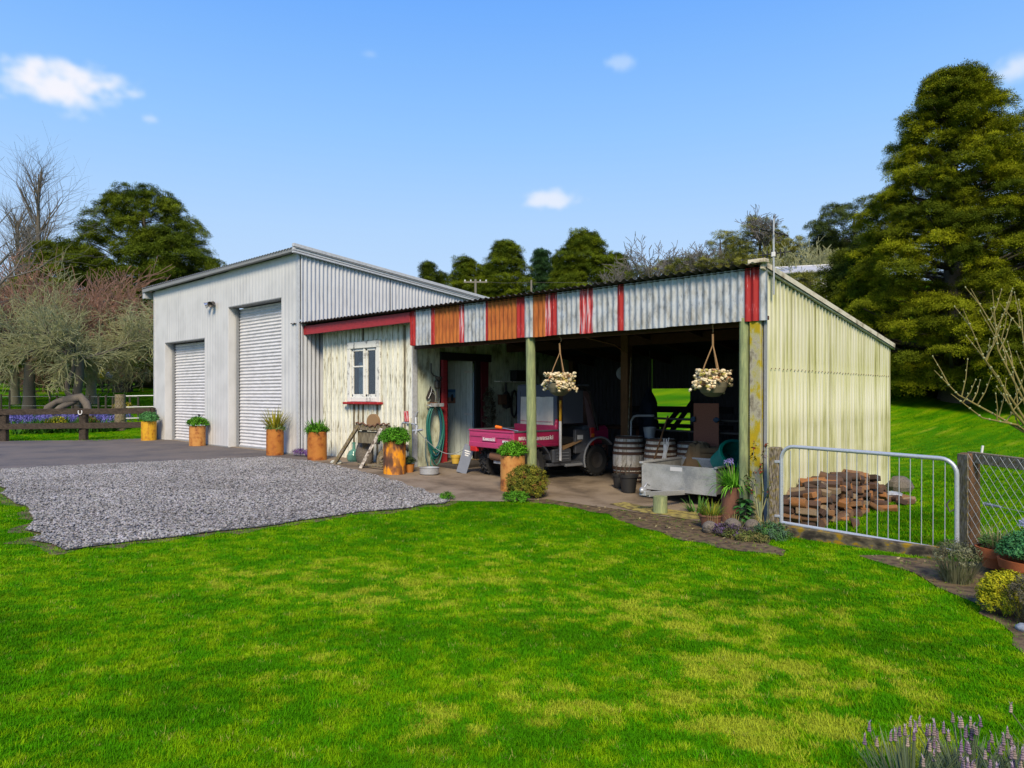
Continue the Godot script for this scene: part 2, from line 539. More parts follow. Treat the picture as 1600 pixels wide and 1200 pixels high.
	mat("soil", L(0.035, 0.025, 0.018), 0.95)
	mat("steel", L(0.48, 0.50, 0.53), 0.4, fine, Vector3(2, 2, 2), 0.35)
	m = mat("trailer_zinc", L(0.50, 0.51, 0.51), 0.5, tex("tzinc", 0.007, [0.2, 0.5, 0.8], [Color(0.78, 0.79, 0.8), Color(0.92, 0.92, 0.91), grey(1.0)], FastNoiseLite.TYPE_SIMPLEX_SMOOTH, 512, 7, 0.58), Vector3(0.6, 0.6, 0.6), 0.25)
	over(m, fine, Vector3(3, 3, 3))
	mat("gate_pipe", L(0.52, 0.56, 0.62), 0.38, fine, Vector3(3, 3, 3), 0.4)
	mat("wire", L(0.42, 0.43, 0.42), 0.5, null, Vector3.ONE, 0.3)
	mat("chrome", L(0.7, 0.7, 0.7), 0.25, null, Vector3.ONE, 0.9)
	mat("pink", L(0.46, 0.045, 0.15), 0.45, soft, Vector3(1.5, 1.5, 1.5))
	mat("crimson", L(0.34, 0.016, 0.075), 0.4, soft, Vector3(1.5, 1.5, 1.5))
	mat("plastic_dark", L(0.085, 0.09, 0.105), 0.55, fine, Vector3(3, 3, 3))
	mat("plastic_edge", L(0.22, 0.23, 0.25), 0.5)
	mat("rubber", L(0.022, 0.022, 0.023), 0.85, fine, Vector3(8, 8, 8))
	mat("canvas", L(0.085, 0.095, 0.125), 0.9, fine, Vector3(3, 3, 3))
	m = mat("vinyl", L(0.60, 0.53, 0.45), 0.45, soft, Vector3(2, 1, 2))
	mat("mauve", L(0.16, 0.10, 0.11), 0.35, soft, Vector3(2, 2, 2))
	mat("paper", L(0.62, 0.62, 0.62), 0.7)
	mat("lamp_red", L(0.5, 0.02, 0.02), 0.3)
	mat("lamp_orange", L(0.75, 0.16, 0.01), 0.3)
	mat("card", L(0.30, 0.18, 0.085), 0.9, fine, Vector3(5, 5, 5))
	for i in 3:
		m = mat("stave_%d" % i, [L(0.62, 0.59, 0.53), L(0.55, 0.51, 0.44), L(0.68, 0.65, 0.60)][i], 0.85, streak, Vector3(5, 0.8, 5))
		over(m, dirty, Vector3(2, 1, 2))
	mat("hoop", L(0.085, 0.042, 0.026), 0.8, fine, Vector3(4, 4, 4))
	mat("barrel_top", L(0.12, 0.075, 0.045), 0.85, streak, Vector3(3, 3, 0.5))
	mat("teal", L(0.0, 0.24, 0.19), 0.4, soft, Vector3(2, 2, 2))
	mat("hose", L(0.012, 0.135, 0.115), 0.45)
	mat("hose_blue", L(0.012, 0.075, 0.13), 0.45)
	mat("sack", L(0.26, 0.165, 0.08), 0.95, fine, Vector3(9, 9, 9))
	mat("crate_wood", L(0.20, 0.13, 0.065), 0.9, streak, Vector3(1, 6, 1))
	mat("coat", L(0.012, 0.022, 0.045), 0.9, fine, Vector3(5, 5, 5))
	mat("rust_sheet", L(0.38, 0.15, 0.095), 0.85, fine, Vector3(2.5, 2.5, 2.5))
	mat("dried", L(0.66, 0.52, 0.32), 0.9)
	m = mat("coir", L(0.15, 0.135, 0.085), 0.95, fine, Vector3(14, 14, 14))
	mat("glass_green", L(0.10, 0.24, 0.19), 0.12, soft, Vector3(4, 4, 4))
	mat("jar", L(0.32, 0.27, 0.02), 0.25, soft, Vector3(4, 4, 4))
	mat("iron_rust", L(0.16, 0.075, 0.04), 0.85, fine, Vector3(6, 6, 6))
	mat("iron", L(0.10, 0.09, 0.085), 0.55, fine, Vector3(6, 6, 6), 0.4)
	m = mat("rock", L(0.20, 0.17, 0.14), 0.9, tex("rock", 0.03, [0.2, 0.5, 0.8], [grey(0.5), grey(0.85), grey(1.0)]), Vector3(3, 3, 3))
	mat("white_paint", L(0.66, 0.66, 0.66), 0.7)
	mat("pole_wood", L(0.17, 0.155, 0.13), 0.9)
	var g := StandardMaterial3D.new()
	g.resource_name = "pane"
	g.transparency = BaseMaterial3D.TRANSPARENCY_ALPHA
	g.albedo_color = Color(0.1, 0.12, 0.12, 0.08)
	g.roughness = 0.03
	M["pane"] = g


# ---------------------------------------------------------------- ground
var gravel_poly := PackedVector2Array([Vector2(-14.35, 7.6), Vector2(-15.55, 3.08), Vector2(-15.1, 2.75), Vector2(-13.2, 2.6), Vector2(-12.4, 2.5), Vector2(-10.9, 2.35), Vector2(-9.6, 2.25), Vector2(-8.6, 2.02), Vector2(-8.0, 2.12), Vector2(-7.86, 2.7), Vector2(-7.75, 4.0), Vector2(-7.72, 5.4), Vector2(-7.6, 6.4), Vector2(-7.62, 6.95), Vector2(-9.1, 7.3), Vector2(-11.0, 7.62), Vector2(-12.9, 7.78)])
var drive_poly := PackedVector2Array([Vector2(-14.3, 7.62), Vector2(-15.6, 3.06), Vector2(-17.2, -2.5), Vector2(-29.5, -2.5), Vector2(-25.2, 4.6), Vector2(-23.6, 6.6), Vector2(-22.7, 8.46), Vector2(-14.0, 8.46), Vector2(-12.9, 7.8)])
var apron_poly := PackedVector2Array([Vector2(-14.2, 8.9), Vector2(-14.0, 8.45), Vector2(-12.9, 7.79), Vector2(-11.0, 7.63), Vector2(-9.1, 7.31), Vector2(-7.66, 6.9), Vector2(-7.15, 7.5), Vector2(-6.85, 8.15), Vector2(-5.6, 8.32), Vector2(-4.5, 8.35), Vector2(-3.8, 8.6), Vector2(-3.75, 13.85), Vector2(-10.8, 13.85), Vector2(-10.8, 9.0)])
var moss_poly := PackedVector2Array([Vector2(-6.0, 8.5), Vector2(-5.3, 8.36), Vector2(-4.6, 8.37), Vector2(-4.35, 8.6), Vector2(-4.5, 8.95), Vector2(-5.2, 8.8), Vector2(-5.9, 8.85)])
var dirt_poly := PackedVector2Array([Vector2(-7.0, 7.75), Vector2(-6.3, 7.95), Vector2(-5.6, 7.9), Vector2(-4.8, 7.5), Vector2(-4.0, 7.22), Vector2(-3.3, 7.08), Vector2(-2.85, 7.2), Vector2(-3.2, 7.6), Vector2(-3.35, 8.3), Vector2(-3.7, 8.62), Vector2(-4.5, 8.4), Vector2(-5.6, 8.37), Vector2(-6.9, 8.2)])
var bed_poly := PackedVector2Array([Vector2(-2.3, 7.75), Vector2(-1.75, 7.3), Vector2(-1.4, 6.95), Vector2(-1.12, 6.5), Vector2(-0.8, 5.9), Vector2(-0.5, 5.2), Vector2(0.1, 4.2), Vector2(0.9, 4.2), Vector2(0.9, 6.5), Vector2(-0.6, 7.7), Vector2(-1.35, 8.2)])
var pale := [[-4.8, 3.6, 0.5, 1.0], [-5.2, 3.5, 0.8, 0.5], [-2.62, 4.85, 0.75, 0.75], [-1.85, 3.85, 0.7, 0.8], [-1.35, 3.45, 0.6, 0.7], [-2.67, 2.36, 0.3, 0.6], [-5.9, 2.9, 0.6, 0.35], [-3.5, 4.4, 0.8, 0.35], [-2.2, 5.9, 0.9, 0.35], [-1.2, 4.4, 0.5, 0.6], [-3.9, 2.2, 0.4, 0.4], [-4.5, 5.2, 1.2, 0.25], [-0.9, 3.3, 0.5, 0.8], [-2.3, 2.9, 0.35, 0.5]]

func inside(p: PackedVector2Array, x: float, d: float) -> bool:
	return Geometry2D.is_point_in_polygon(Vector2(x, d), p)

func grass_color(x: float, d: float) -> Color:
	var big := nz.get_noise_2d(x * 9.0, d * 9.0)
	var mid := nz.get_noise_2d(x * 40.0 + 300.0, d * 40.0)
	var small := nz.get_noise_2d(x * 150.0 + 90.0, d * 150.0 + 40.0)
	var fine_ := nz.get_noise_2d(x * 420.0 + 9.0, d * 420.0 + 40.0)
	var y := 0.2 + 0.14 * big + 0.26 * mid + 0.75 * fine_
	var t := -0.6801 * x + 0.7331 * d
	for p in pale:
		var q: float = Vector2(x - p[0], d - p[1]).length_squared() / (p[2] * p[2])
		if q < 6.0:
			y += 0.85 * p[3] * exp(-q * 1.5) * (0.4 + 1.5 * mid + 2.6 * small + 1.5 * fine_)
	y += 0.62 * small
	if t > 16.0: y += 0.05
	y = clampf(y, 0.0, 1.0)
	var c := L(0.055, 0.220, 0.001).lerp(L(0.175, 0.320, 0.002), sstep(0.0, 0.65, y)).lerp(L(0.36, 0.39, 0.03), sstep(0.6, 1.15, y) * 0.85)
	var dk := clampf(-big * 0.2 - mid * 0.35, 0.0, 0.3)
	return c * (1.0 - dk)

func ground_sheet() -> void:
	var xs := []
	var ds := []
	for a in [[-150, -60, 10.0], [-60, -28, 2.0], [-28, -13, 0.5], [-13, 0.6, 0.13], [0.6, 6, 0.6], [6, 20, 2.0], [20, 90, 10.0]]:
		var q: float = a[0]
		while q < a[1] - 1e-3:
			xs.append(q)
			q += a[2]
	for a in [[-60, -6, 6.0], [-6, 1.0, 0.5], [1.0, 8.2, 0.13], [8.2, 20, 0.5], [20, 44, 1.5], [44, 150, 8.0]]:
		var q: float = a[0]
		while q < a[1] - 1e-3:
			ds.append(q)
			q += a[2]
	var w := xs.size()
	var v := PackedVector3Array()
	var n := PackedVector3Array()
	var c := PackedColorArray()
	var ix := PackedInt32Array()
	for d: float in ds:
		for x: float in xs:
			v.append(P(x, h(x, d), d))
			n.append(Vector3(h(x - 0.2, d) - h(x + 0.2, d), 0.4, h(x, d + 0.2) - h(x, d - 0.2)).normalized())
			c.append(grass_color(x, d))
	for j in ds.size() - 1:
		for i in w - 1:
			var a := j * w + i
			ix.append_array(PackedInt32Array([a, a + w, a + w + 1, a, a + w + 1, a + 1]))
	var arr := []
	arr.resize(Mesh.ARRAY_MAX)
	arr[Mesh.ARRAY_VERTEX] = v
	arr[Mesh.ARRAY_NORMAL] = n
	arr[Mesh.ARRAY_COLOR] = c
	arr[Mesh.ARRAY_INDEX] = ix
	var m := ArrayMesh.new()
	m.add_surface_from_arrays(Mesh.PRIMITIVE_TRIANGLES, arr)
	tag(put("ground", m, M.ground), "mown green lawn with pale patches rising to the paddock", "ground", "", "structure")

func lay(called: String, poly: PackedVector2Array, up: float, m: Material, label: String, category: String) -> void:
	var b := MB.new()
	var lo := poly[0]
	var hi := poly[0]
	for p in poly:
		lo = lo.min(p)
		hi = hi.max(p)
	var st := 0.5
	var x := lo.x
	while x < hi.x:
		var d := lo.y
		while d < hi.y:
			for g in Geometry2D.intersect_polygons(poly, PackedVector2Array([Vector2(x, d), Vector2(x + st, d), Vector2(x + st, d + st), Vector2(x, d + st)])):
				var tr := Geometry2D.triangulate_polygon(g)
				for k in range(0, tr.size(), 3):
					b.tri(G(g[tr[k]].x, g[tr[k]].y, up), G(g[tr[k + 1]].x, g[tr[k + 1]].y, up), G(g[tr[k + 2]].x, g[tr[k + 2]].y, up), Vector3.UP, Vector3.UP, Vector3.UP)
			d += st
		x += st
	tag(part(called, b, m), label, category, "", "structure")

func rough_edge(p: PackedVector2Array, amt: float, step: float) -> PackedVector2Array:
	var out := PackedVector2Array()
	for i in p.size():
		var a := p[i]
		var b := p[(i + 1) % p.size()]
		var k := maxi(int(a.distance_to(b) / step), 1)
		var nn := (b - a).orthogonal().normalized()
		for j in k:
			var q := a.lerp(b, float(j) / k)
			out.append(q + nn * amt * nz.get_noise_2d(q.x * 130.0, q.y * 130.0))
	return out

func grounds() -> void:
	ground_sheet()
	gravel_poly = rough_edge(gravel_poly, 0.16, 0.25)
	dirt_poly = rough_edge(dirt_poly, 0.2, 0.2)
	bed_poly = rough_edge(bed_poly, 0.15, 0.2)
	lay("driveway", drive_poly, 0.016, M.drive, "worn grey brown driveway before the roller doors", "driveway")
	lay("path", apron_poly, 0.012, M.concrete, "stained concrete apron and floor of the lean-to", "path")
	lay("path", rough_edge(moss_poly, 0.1, 0.15), 0.02, M.moss_slab, "yellow mossy slab of concrete before the trailer", "path")
	lay("ground", dirt_poly, 0.008, M.dirt, "bare dirt strip between lawn and lean-to", "ground")
	lay("ground", bed_poly, 0.008, M.dirt, "bare garden bed soil by the wire fence", "ground")
	lay("ground", gravel_poly, 0.02, M.gravel_base, "grey grit under the loose gravel", "ground")
	for g in Geometry2D.offset_polygon(gravel_poly, 0.1):
		lay("ground", rough_edge(g, 0.22, 0.12), 0.006, M.dirt, "thin brown worn rim between gravel and lawn", "ground")
	var lit := MB.new()
	lit.blade(Vector3(-0.02, 0, 0), Vector3(1, 0.15, 0).normalized(), 0.05, 0.028, 0.3, 3)
	var lx := []
	var lc := PackedColorArray()
	for i in 900:
		var q: PackedVector2Array = dirt_poly if i % 3 else bed_poly
		var x := rng.randf_range(-7.1, -2.8) if i % 3 else rng.randf_range(-2.3, -0.2)
		var d := rng.randf_range(7.0, 8.7) if i % 3 else rng.randf_range(5.0, 8.2)
		if not inside(q, x, d): continue
		var s := rng.randf_range(0.35, 1.0)
		lx.append(Transform3D(Basis.from_euler(Vector3(rng.randf_range(-0.3, 0.3), rng.randf() * TAU, rng.randf_range(-0.3, 0.3))).scaled(Vector3(s, s, s)), G(x, d, 0.015)))
		lc.append([L(0.30, 0.22, 0.12), L(0.17, 0.10, 0.05), L(0.36, 0.30, 0.16), L(0.10, 0.07, 0.04), L(0.18, 0.18, 0.05)][rng.randi() % 5])
	var ll := thing("leaf_litter", "dry leaf litter scattered on the bare soil strips", "leaves")
	ll.set_meta("kind", "stuff")
	many(ll, "leaves", lit.done(), M.tint, lx, lc)
	# stones
	var shapes := []
	for k in 3:
		var b := MB.new()
		b.lump(Vector3.ZERO, Vector3(1.0, 0.5, 0.78), rng, 0.22, 3, 6, false)
		shapes.append(b.done())
	var xf := [[], [], []]
	var cs := [PackedColorArray(), PackedColorArray(), PackedColorArray()]
	for i in 76000:
		var x := rng.randf_range(-15.6, -7.5)
		var d := rng.randf_range(2.0, 7.8)
		if not inside(gravel_poly, x, d): continue
		var k := i % 3
		var s := rng.randf_range(0.0075, 0.02) * (1.35 if rng.randf() < 0.1 else 1.0)
		xf[k].append(Transform3D(Basis.from_euler(Vector3(rng.randf_range(-0.5, 0.5), rng.randf() * TAU, rng.randf_range(-0.5, 0.5))).scaled(Vector3(s, s, s)), G(x, d, 0.024 + rng.randf() * 0.012)))
		var g := rng.randf_range(0.13, 0.36) * (1.0 + 0.25 * nz.get_noise_2d(x * 30, d * 30))
		cs[k].append(L(g * rng.randf_range(0.97, 1.08), g, g * rng.randf_range(0.95, 1.09)))
	var gr := thing("gravel", "loose blue grey gravel bed beside the driveway", "gravel", P(0, 0, 0))
	gr.set_meta("kind", "stuff")
	for k in 3:
		many(gr, "stones", shapes[k], M.stone, xf[k], cs[k])
	# grass
	var tufts := []
	for k in 3:
		var b := MB.new()
		for i in 9:
			var a := rng.randf() * TAU
			var q := Vector3(rng.randf_range(-0.03, 0.03), 0, rng.randf_range(-0.03, 0.03))
			var dir := Vector3(cos(a) * rng.randf_range(0.2, 0.9), 1.0, sin(a) * rng.randf_range(0.2, 0.9)).normalized()
			b.blade(q, dir, rng.randf_range(0.022, 0.042), 0.0042, rng.randf_range(0.2, 0.9), 2)
		tufts.append(b.done())
	xf = [[], [], []]
	cs = [PackedColorArray(), PackedColorArray(), PackedColorArray()]
	var i := 0
	while i < 175000:
		i += 1
		var near := i < 70000
		var cz := sqrt(rng.randf_range(2.2 * 2.2, 5.2 * 5.2)) if near else sqrt(rng.randf_range(5.2 * 5.2, 11.5 * 11.5))
		var cx := rng.randf_range(-1, 1) * (cz * 0.74 + 0.7)
		var x := 0.7331 * cx - 0.6801 * cz
		var d := 0.6801 * cx + 0.7331 * cz
		if (x < -3.3 and d > 8.9) or x < -15.6: continue
		if inside(gravel_poly, x, d) or inside(drive_poly, x, d): continue
		if inside(apron_poly, x, d): continue
		if (inside(dirt_poly, x, d) or inside(bed_poly, x, d)) and rng.randf() < 0.93: continue
		var k := i % 3
		var s := rng.randf_range(0.6, 1.1) * (1.0 if near else 1.15)
		xf[k].append(Transform3D(Basis.from_euler(Vector3(0, rng.randf() * TAU, 0)).scaled(Vector3(s, s * rng.randf_range(0.7, 1.15), s)), G(x, d, -0.004)))
		var c := grass_color(x, d) * rng.randf_range(0.8, 1.35)
		if rng.randf() < 0.012: c = c.lerp(L(0.42, 0.36, 0.10), 0.6)
		cs[k].append(c)
	var lw := thing("grass", "short mown grass blades covering the front lawn", "grass", P(0, 0, 0))
	lw.set_meta("kind", "stuff")
	for k in 3:
		many(lw, "blades", tufts[k], M.grass, xf[k], cs[k])
	xf = []
	var c2 := PackedColorArray()
	for q in 26000:
		var x := rng.randf_range(-3.6, 1.8)
		var d := rng.randf_range(8.9, 22.0)
		if rng.randf() < 0.35:
			x = rng.randf_range(-12, 2)
			d = rng.randf_range(15, 34)
		var s := rng.randf_range(1.4, 2.6)
		xf.append(Transform3D(Basis.from_euler(Vector3(0, rng.randf() * TAU, 0)).scaled(Vector3(s, s, s)), G(x, d, -0.004)))
		c2.append(grass_color(x, d) * rng.randf_range(0.75, 1.25))
	for q in 14000:
		var x := rng.randf_range(-42, -22.8)
		var d := rng.randf_range(3.5, 15.0)
		if -0.6801 * x + 0.7331 * d < 20.6 or (x > -24 and d > 8): continue
		var s := rng.randf_range(1.6, 2.8)
		xf.append(Transform3D(Basis.from_euler(Vector3(0, rng.randf() * TAU, 0)).scaled(Vector3(s, s, s)), G(x, d, -0.004)))
		c2.append(grass_color(x, d) * rng.randf_range(0.75, 1.25))
	var pd := thing("grass", "longer paddock grass behind the sheds", "grass", P(0, 0, 0))
	pd.set_meta("kind", "stuff")
	many(pd, "blades", tufts[0], M.grass, xf, c2)


# ---------------------------------------------------------------- sky
func sky_image() -> Image:
	var w := 2048
	var hh := 1024
	var im := Image.create(w, hh, false, Image.FORMAT_RGB8)
	var stops := [[-90.0, Color8(96, 110, 90)], [-3.0, Color8(150, 160, 150)], [0.0, Color8(205, 226, 250)], [8.0, Color8(192, 220, 252)], [13.0, Color8(178, 213, 253)], [20.0, Color8(148, 198, 254)], [29.0, Color8(114, 174, 252)], [45.0, Color8(88, 150, 240)], [90.0, Color8(62, 118, 222)]]
	for y in hh:
		var e := 90.0 - 180.0 * (y + 0.5) / hh
		var c: Color = stops[0][1]
		for k in stops.size() - 1:
			if e >= stops[k][0] and e <= stops[k + 1][0]:
				c = (stops[k][1] as Color).lerp(stops[k + 1][1], (e - stops[k][0]) / (stops[k + 1][0] - stops[k][0]))
		if e > stops[-1][0]: c = stops[-1][1]
		im.fill_rect(Rect2i(0, y, w, 1), c)
	# small fair-weather clouds: azimuth (degrees right of the view), elevation, half width, half height, strength
	var clouds := [[-32.5, 20.3, 4.4, 1.9, 1.0], [-27.2, 19.2, 0.5, 0.3, 0.4], [2.9, 15.6, 2.6, 1.0, 0.75], [8.8, 25.0, 1.2, 0.8, 0.4], [35.6, 20.6, 1.8, 1.0, 0.7], [31.0, 29.5, 0.8, 0.4, 0.3], [-11.5, 25.4, 0.7, 0.4, 0.22],
		[-75, 24, 5, 2, 0.9], [80, 18, 4, 1.6, 0.8], [120, 30, 5, 2.2, 0.9], [170, 22, 4.5, 1.8, 0.9], [-140, 28, 5, 2, 0.9], [-105, 16, 3, 1.2, 0.7], [60, 40, 3, 1.5, 0.6], [-50, 42, 3, 1.4, 0.6], [145, 48, 4, 2, 0.6]]
	for k in clouds:
		var az: float = -42.85 + k[0]
		var cx := fposmod(az / 360.0, 1.0) * w
		var cy: float = (90.0 - k[1]) / 180.0 * hh
		var rx: float = k[2] / 360.0 * w / cos(deg_to_rad(k[1]))
		var ry: float = k[3] / 180.0 * hh
		for y in range(int(cy - ry * 2.2), int(cy + ry * 2.2)):
			for x in range(int(cx - rx * 2.0), int(cx + rx * 2.0)):
				var u := (x - cx) / rx
				var v := (y - cy) / ry
				if v > 0.0: v *= 1.25
				var f := 1.0 - sqrt(u * u + v * v)
				f += 0.55 * nz2.get_noise_2d(x * 0.9, y * 1.6) + 0.25 * nz2.get_noise_2d(x * 3.1 + 40.0, y * 4.2)
				f = sstep(-0.05, 0.75, f) * k[4]
				if f > 0.0:
					var px := posmod(x, w)
					var c := im.get_pixel(px, y)
					im.set_pixel(px, y, c.lerp(Color8(248, 246, 252), f * 0.95))
	return im


func _ready() -> void:
	rng.seed = 20
	nz.seed = 4
	nz.frequency = 0.02
	nz.fractal_octaves = 3
	nz2.seed = 9
	nz2.frequency = 0.05
	nz2.fractal_octaves = 4
	var cam := Camera3D.new()
	cam.name = "camera"
	add_child(cam)
	cam.position = P(0, 1.65, 0)
	cam.rotation.y = atan2(0.6801, 0.7331)
	cam.set_frustum(2.0 * 0.1 * 600.0 / 1104.0, Vector2(0, 0.1 * HOR), 0.1, 400.0)
	cam.current = true
	var we := WorldEnvironment.new()
	we.name = "environment"
	var env := Environment.new()
	env.background_mode = Environment.BG_SKY
	var sm := PanoramaSkyMaterial.new()
	sm.panorama = ImageTexture.create_from_image(sky_image())
	sm.filter = true
	var sky := Sky.new()
	sky.sky_material = sm
	env.sky = sky
	env.tonemap_mode = Environment.TONE_MAPPER_LINEAR
	env.tonemap_exposure = 1.6
	env.background_energy_multiplier = 0.64
	env.sdfgi_enabled = true
	env.ssao_enabled = true
	env.ssil_enabled = true
	we.environment = env
	add_child(we)
	var sun := DirectionalLight3D.new()
	sun.name = "sun"
	sun.light_color = Color(1.0, 0.93, 0.80)
	sun.light_energy = 1.0
	sun.light_angular_distance = 18.0
	sun.shadow_enabled = true
	add_child(sun)
	sun.look_at_from_position(Vector3.ZERO, Vector3(-0.47, -0.60, -0.53), Vector3.UP)
	make_materials()
	make_sprigs()
	grounds()
	grey_garage()
	lean_to()
	far_country()
	left_yard()
	yard_things()
	shed_things()
	right_side()


# ---------------------------------------------------------------- buildings
func wall_sheet(parent: Node, called: String, m: Material, a: Vector3, b: Vector3, ha: float, hb: float, nn: Vector3, pitch: float, amp: float, square := false, per := 8) -> void:
	var k := MB.new()
	var len := a.distance_to(b)
	k.sheet(len, func(s): return a.lerp(b, s / len), func(s): return a.lerp(b, s / len) + Vector3.UP * lerpf(ha, hb, s / len), nn, pitch, amp, per, square)
	part(called, k, m, parent)

func grey_garage() -> void:
	var g := thing("garage", "tall grey metal garage with two white roller doors", "garage")
	var Z := Vector3.BACK
	var y0 := 0.27
	for p in [[-22.67, -21.88, y0, 4.8], [-21.88, -19.18, 3.18, 4.81], [-19.18, -17.78, y0, 4.83], [-17.78, -15.1, 3.9, 4.85], [-15.1, -14.34, y0, 4.86]]:
		wall_sheet(g, "front_panel", M.grey_front, P(p[0] + 0.003, p[2], 8.4), P(p[1] - 0.003, p[2], 8.4), p[3] - p[2], p[3] - p[2], Z, 0.16, 0.0028, true, 16)
	bx(g, "corner_flashing", P(-14.31, 2.56, 8.37), Vector3(0.085, 4.58, 0.05), M.grey_trim)
	bx(g, "corner_flashing", P(-22.68, 2.53, 8.4), Vector3(0.06, 4.5, 0.05), M.grey_trim)
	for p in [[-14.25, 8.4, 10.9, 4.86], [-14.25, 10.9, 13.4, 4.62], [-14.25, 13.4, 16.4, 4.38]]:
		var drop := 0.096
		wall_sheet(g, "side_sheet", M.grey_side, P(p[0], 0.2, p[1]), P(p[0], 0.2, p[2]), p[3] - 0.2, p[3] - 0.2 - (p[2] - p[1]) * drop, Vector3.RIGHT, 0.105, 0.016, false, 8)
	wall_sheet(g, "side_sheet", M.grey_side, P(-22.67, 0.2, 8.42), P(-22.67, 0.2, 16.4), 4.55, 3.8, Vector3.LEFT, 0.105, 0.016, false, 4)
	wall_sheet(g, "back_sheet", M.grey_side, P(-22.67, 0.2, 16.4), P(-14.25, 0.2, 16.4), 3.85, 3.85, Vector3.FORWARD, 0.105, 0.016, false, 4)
	var rf := MB.new()
	rf.sheet(9.05, func(s): return P(-23.2 + s, 4.93, 8.2), func(s): return P(-23.2 + s, 4.1, 16.6), Vector3.UP, 0.13, 0.018, 8)
	part("roof", rf, M.grey_gutter, g)
	var fr := MB.new()
	fr.bar(P(-23.2, 4.85, 8.27), P(-14.28, 4.9, 8.27), 0.10, 0.1)
	part("front_flashing", fr, M.grey_gutter, g)
	for q in [[0.0, 0.075, 0.05], [0.085, 0.065, 0.035], [0.155, 0.04, 0.05]]:
		var k := MB.new()
		k.bar(P(-14.2, 4.98 - q[0], 8.17), P(-14.2, 4.17 - q[0], 16.6), q[2] * 1.6, q[1])
		part("barge_flashing", k, M.grey_trim, g)
	bx(g, "gutter_end", P(-23.16, 4.72, 8.5), Vector3(0.16, 0.2, 0.5), M.grey_trim)
	var dk := 0
	for p in [[-21.88, -19.18, 3.18], [-17.78, -15.1, 3.9]]:
		var dr := Node3D.new()
		dr.name = numbered(g, "roller_door")
		g.add_child(dr, true)
		var k := MB.new()
		var x0: float = p[0] + 0.09
		var x1: float = p[1] - 0.02
		k.sheet(p[2] - 0.36, func(s): return P(x0, 0.33 + s, 8.66), func(s): return P(x1, 0.33 + s, 8.66), Z, 0.084, 0.012, 8)
		part("curtain", k, M.roller, dr)
		bx(dr, "bottom_rail", P((x0 + x1) * 0.5, 0.325, 8.645), Vector3(x1 - x0, 0.05, 0.04), M.steel)
		bx(dr, "guide", P(x0 - 0.035, p[2] * 0.5 + 0.14, 8.62), Vector3(0.05, p[2] - 0.3, 0.07), M.pipe_grey)
		bx(dr, "reveal", P(p[0] - 0.012, p[2] * 0.5 + 0.14, 8.53), Vector3(0.03, p[2] - 0.28, 0.27), M.grey_front)
		bx(dr, "reveal", P(p[1] + 0.012, p[2] * 0.5 + 0.14, 8.53), Vector3(0.03, p[2] - 0.28, 0.27), M.grey_front)
		bx(dr, "lintel", P((p[0] + p[1]) * 0.5, p[2] + 0.012, 8.53), Vector3(p[1] - p[0], 0.03, 0.27), M.grey_gutter)
		if dk == 0:
			bx(dr, "lock", P(-18.75 - 1.35, 1.08, 8.635), Vector3(0.1, 0.05, 0.03), M.black)
			bx(dr, "handle", P(-19.93, 1.08, 8.625), Vector3(0.06, 0.025, 0.04), M.steel)
		dk += 1
	for x in [[-22.67, -21.88], [-19.18, -17.78], [-15.1, -14.3]]:
		bx(g, "base_flashing", P((x[0] + x[1]) * 0.5, 0.3, 8.385), Vector3(x[1] - x[0], 0.05, 0.02), M.grey_gutter)
	# inner darkness: floor slab
	bx(g, "floor", P(-18.45, 0.257, 12.4), Vector3(8.3, 0.1, 7.9), M.concrete)
	# twin spot lamp on the wall
	var l := thing("floodlight", "small twin floodlight on the grey garage wall between the doors", "light fitting", P(-18.62, 4.06, 8.39))
	bx(l, "bracket", Vector3(0, 0, 0.03), Vector3(0.1, 0.1, 0.05), M.black)
	for s in [-1, 1]:
		var k := MB.new()
		var b := Basis(Vector3.UP, 0.5 * s) * Basis(Vector3.RIGHT, 2.0)
		k.lathe([Vector2(0, -0.03), Vector2(0.045, -0.02), Vector2(0.06, 0.05), Vector2(0.085, 0.13), Vector2(0.078, 0.13), Vector2(0.02, 0.06), Vector2(0, 0.06)], 14, Vector3(0.1 * s, 0.02, 0.06), b)
		part("lamp_head", k, M.chrome if s < 0 else M.iron, l)

func boards(parent: Node, called: String, x0: float, x1: float, w: float, lo: float, hi: Callable, mats: Array, d: float, hole: Array) -> void:
	var x := x0
	while x < x1 - 0.02:
		var ww := minf(w * rng.randf_range(0.9, 1.1), x1 - x)
		var xm := x + ww * 0.5
		var spans := [[lo, hi.call(xm)]]
		if hole and xm > hole[0] and xm < hole[1]:
			spans = [[lo, hole[2]], [hole[3], hi.call(xm)]]
		for s in spans:
			var m: Material = mats[rng.randi() % mats.size()]
			bx(parent, called, P(xm, (s[0] + s[1]) * 0.5, d + rng.randf_range(-0.004, 0.004)), Vector3(ww - 0.006, s[1] - s[0], 0.022), m, 0.004)
		x += ww

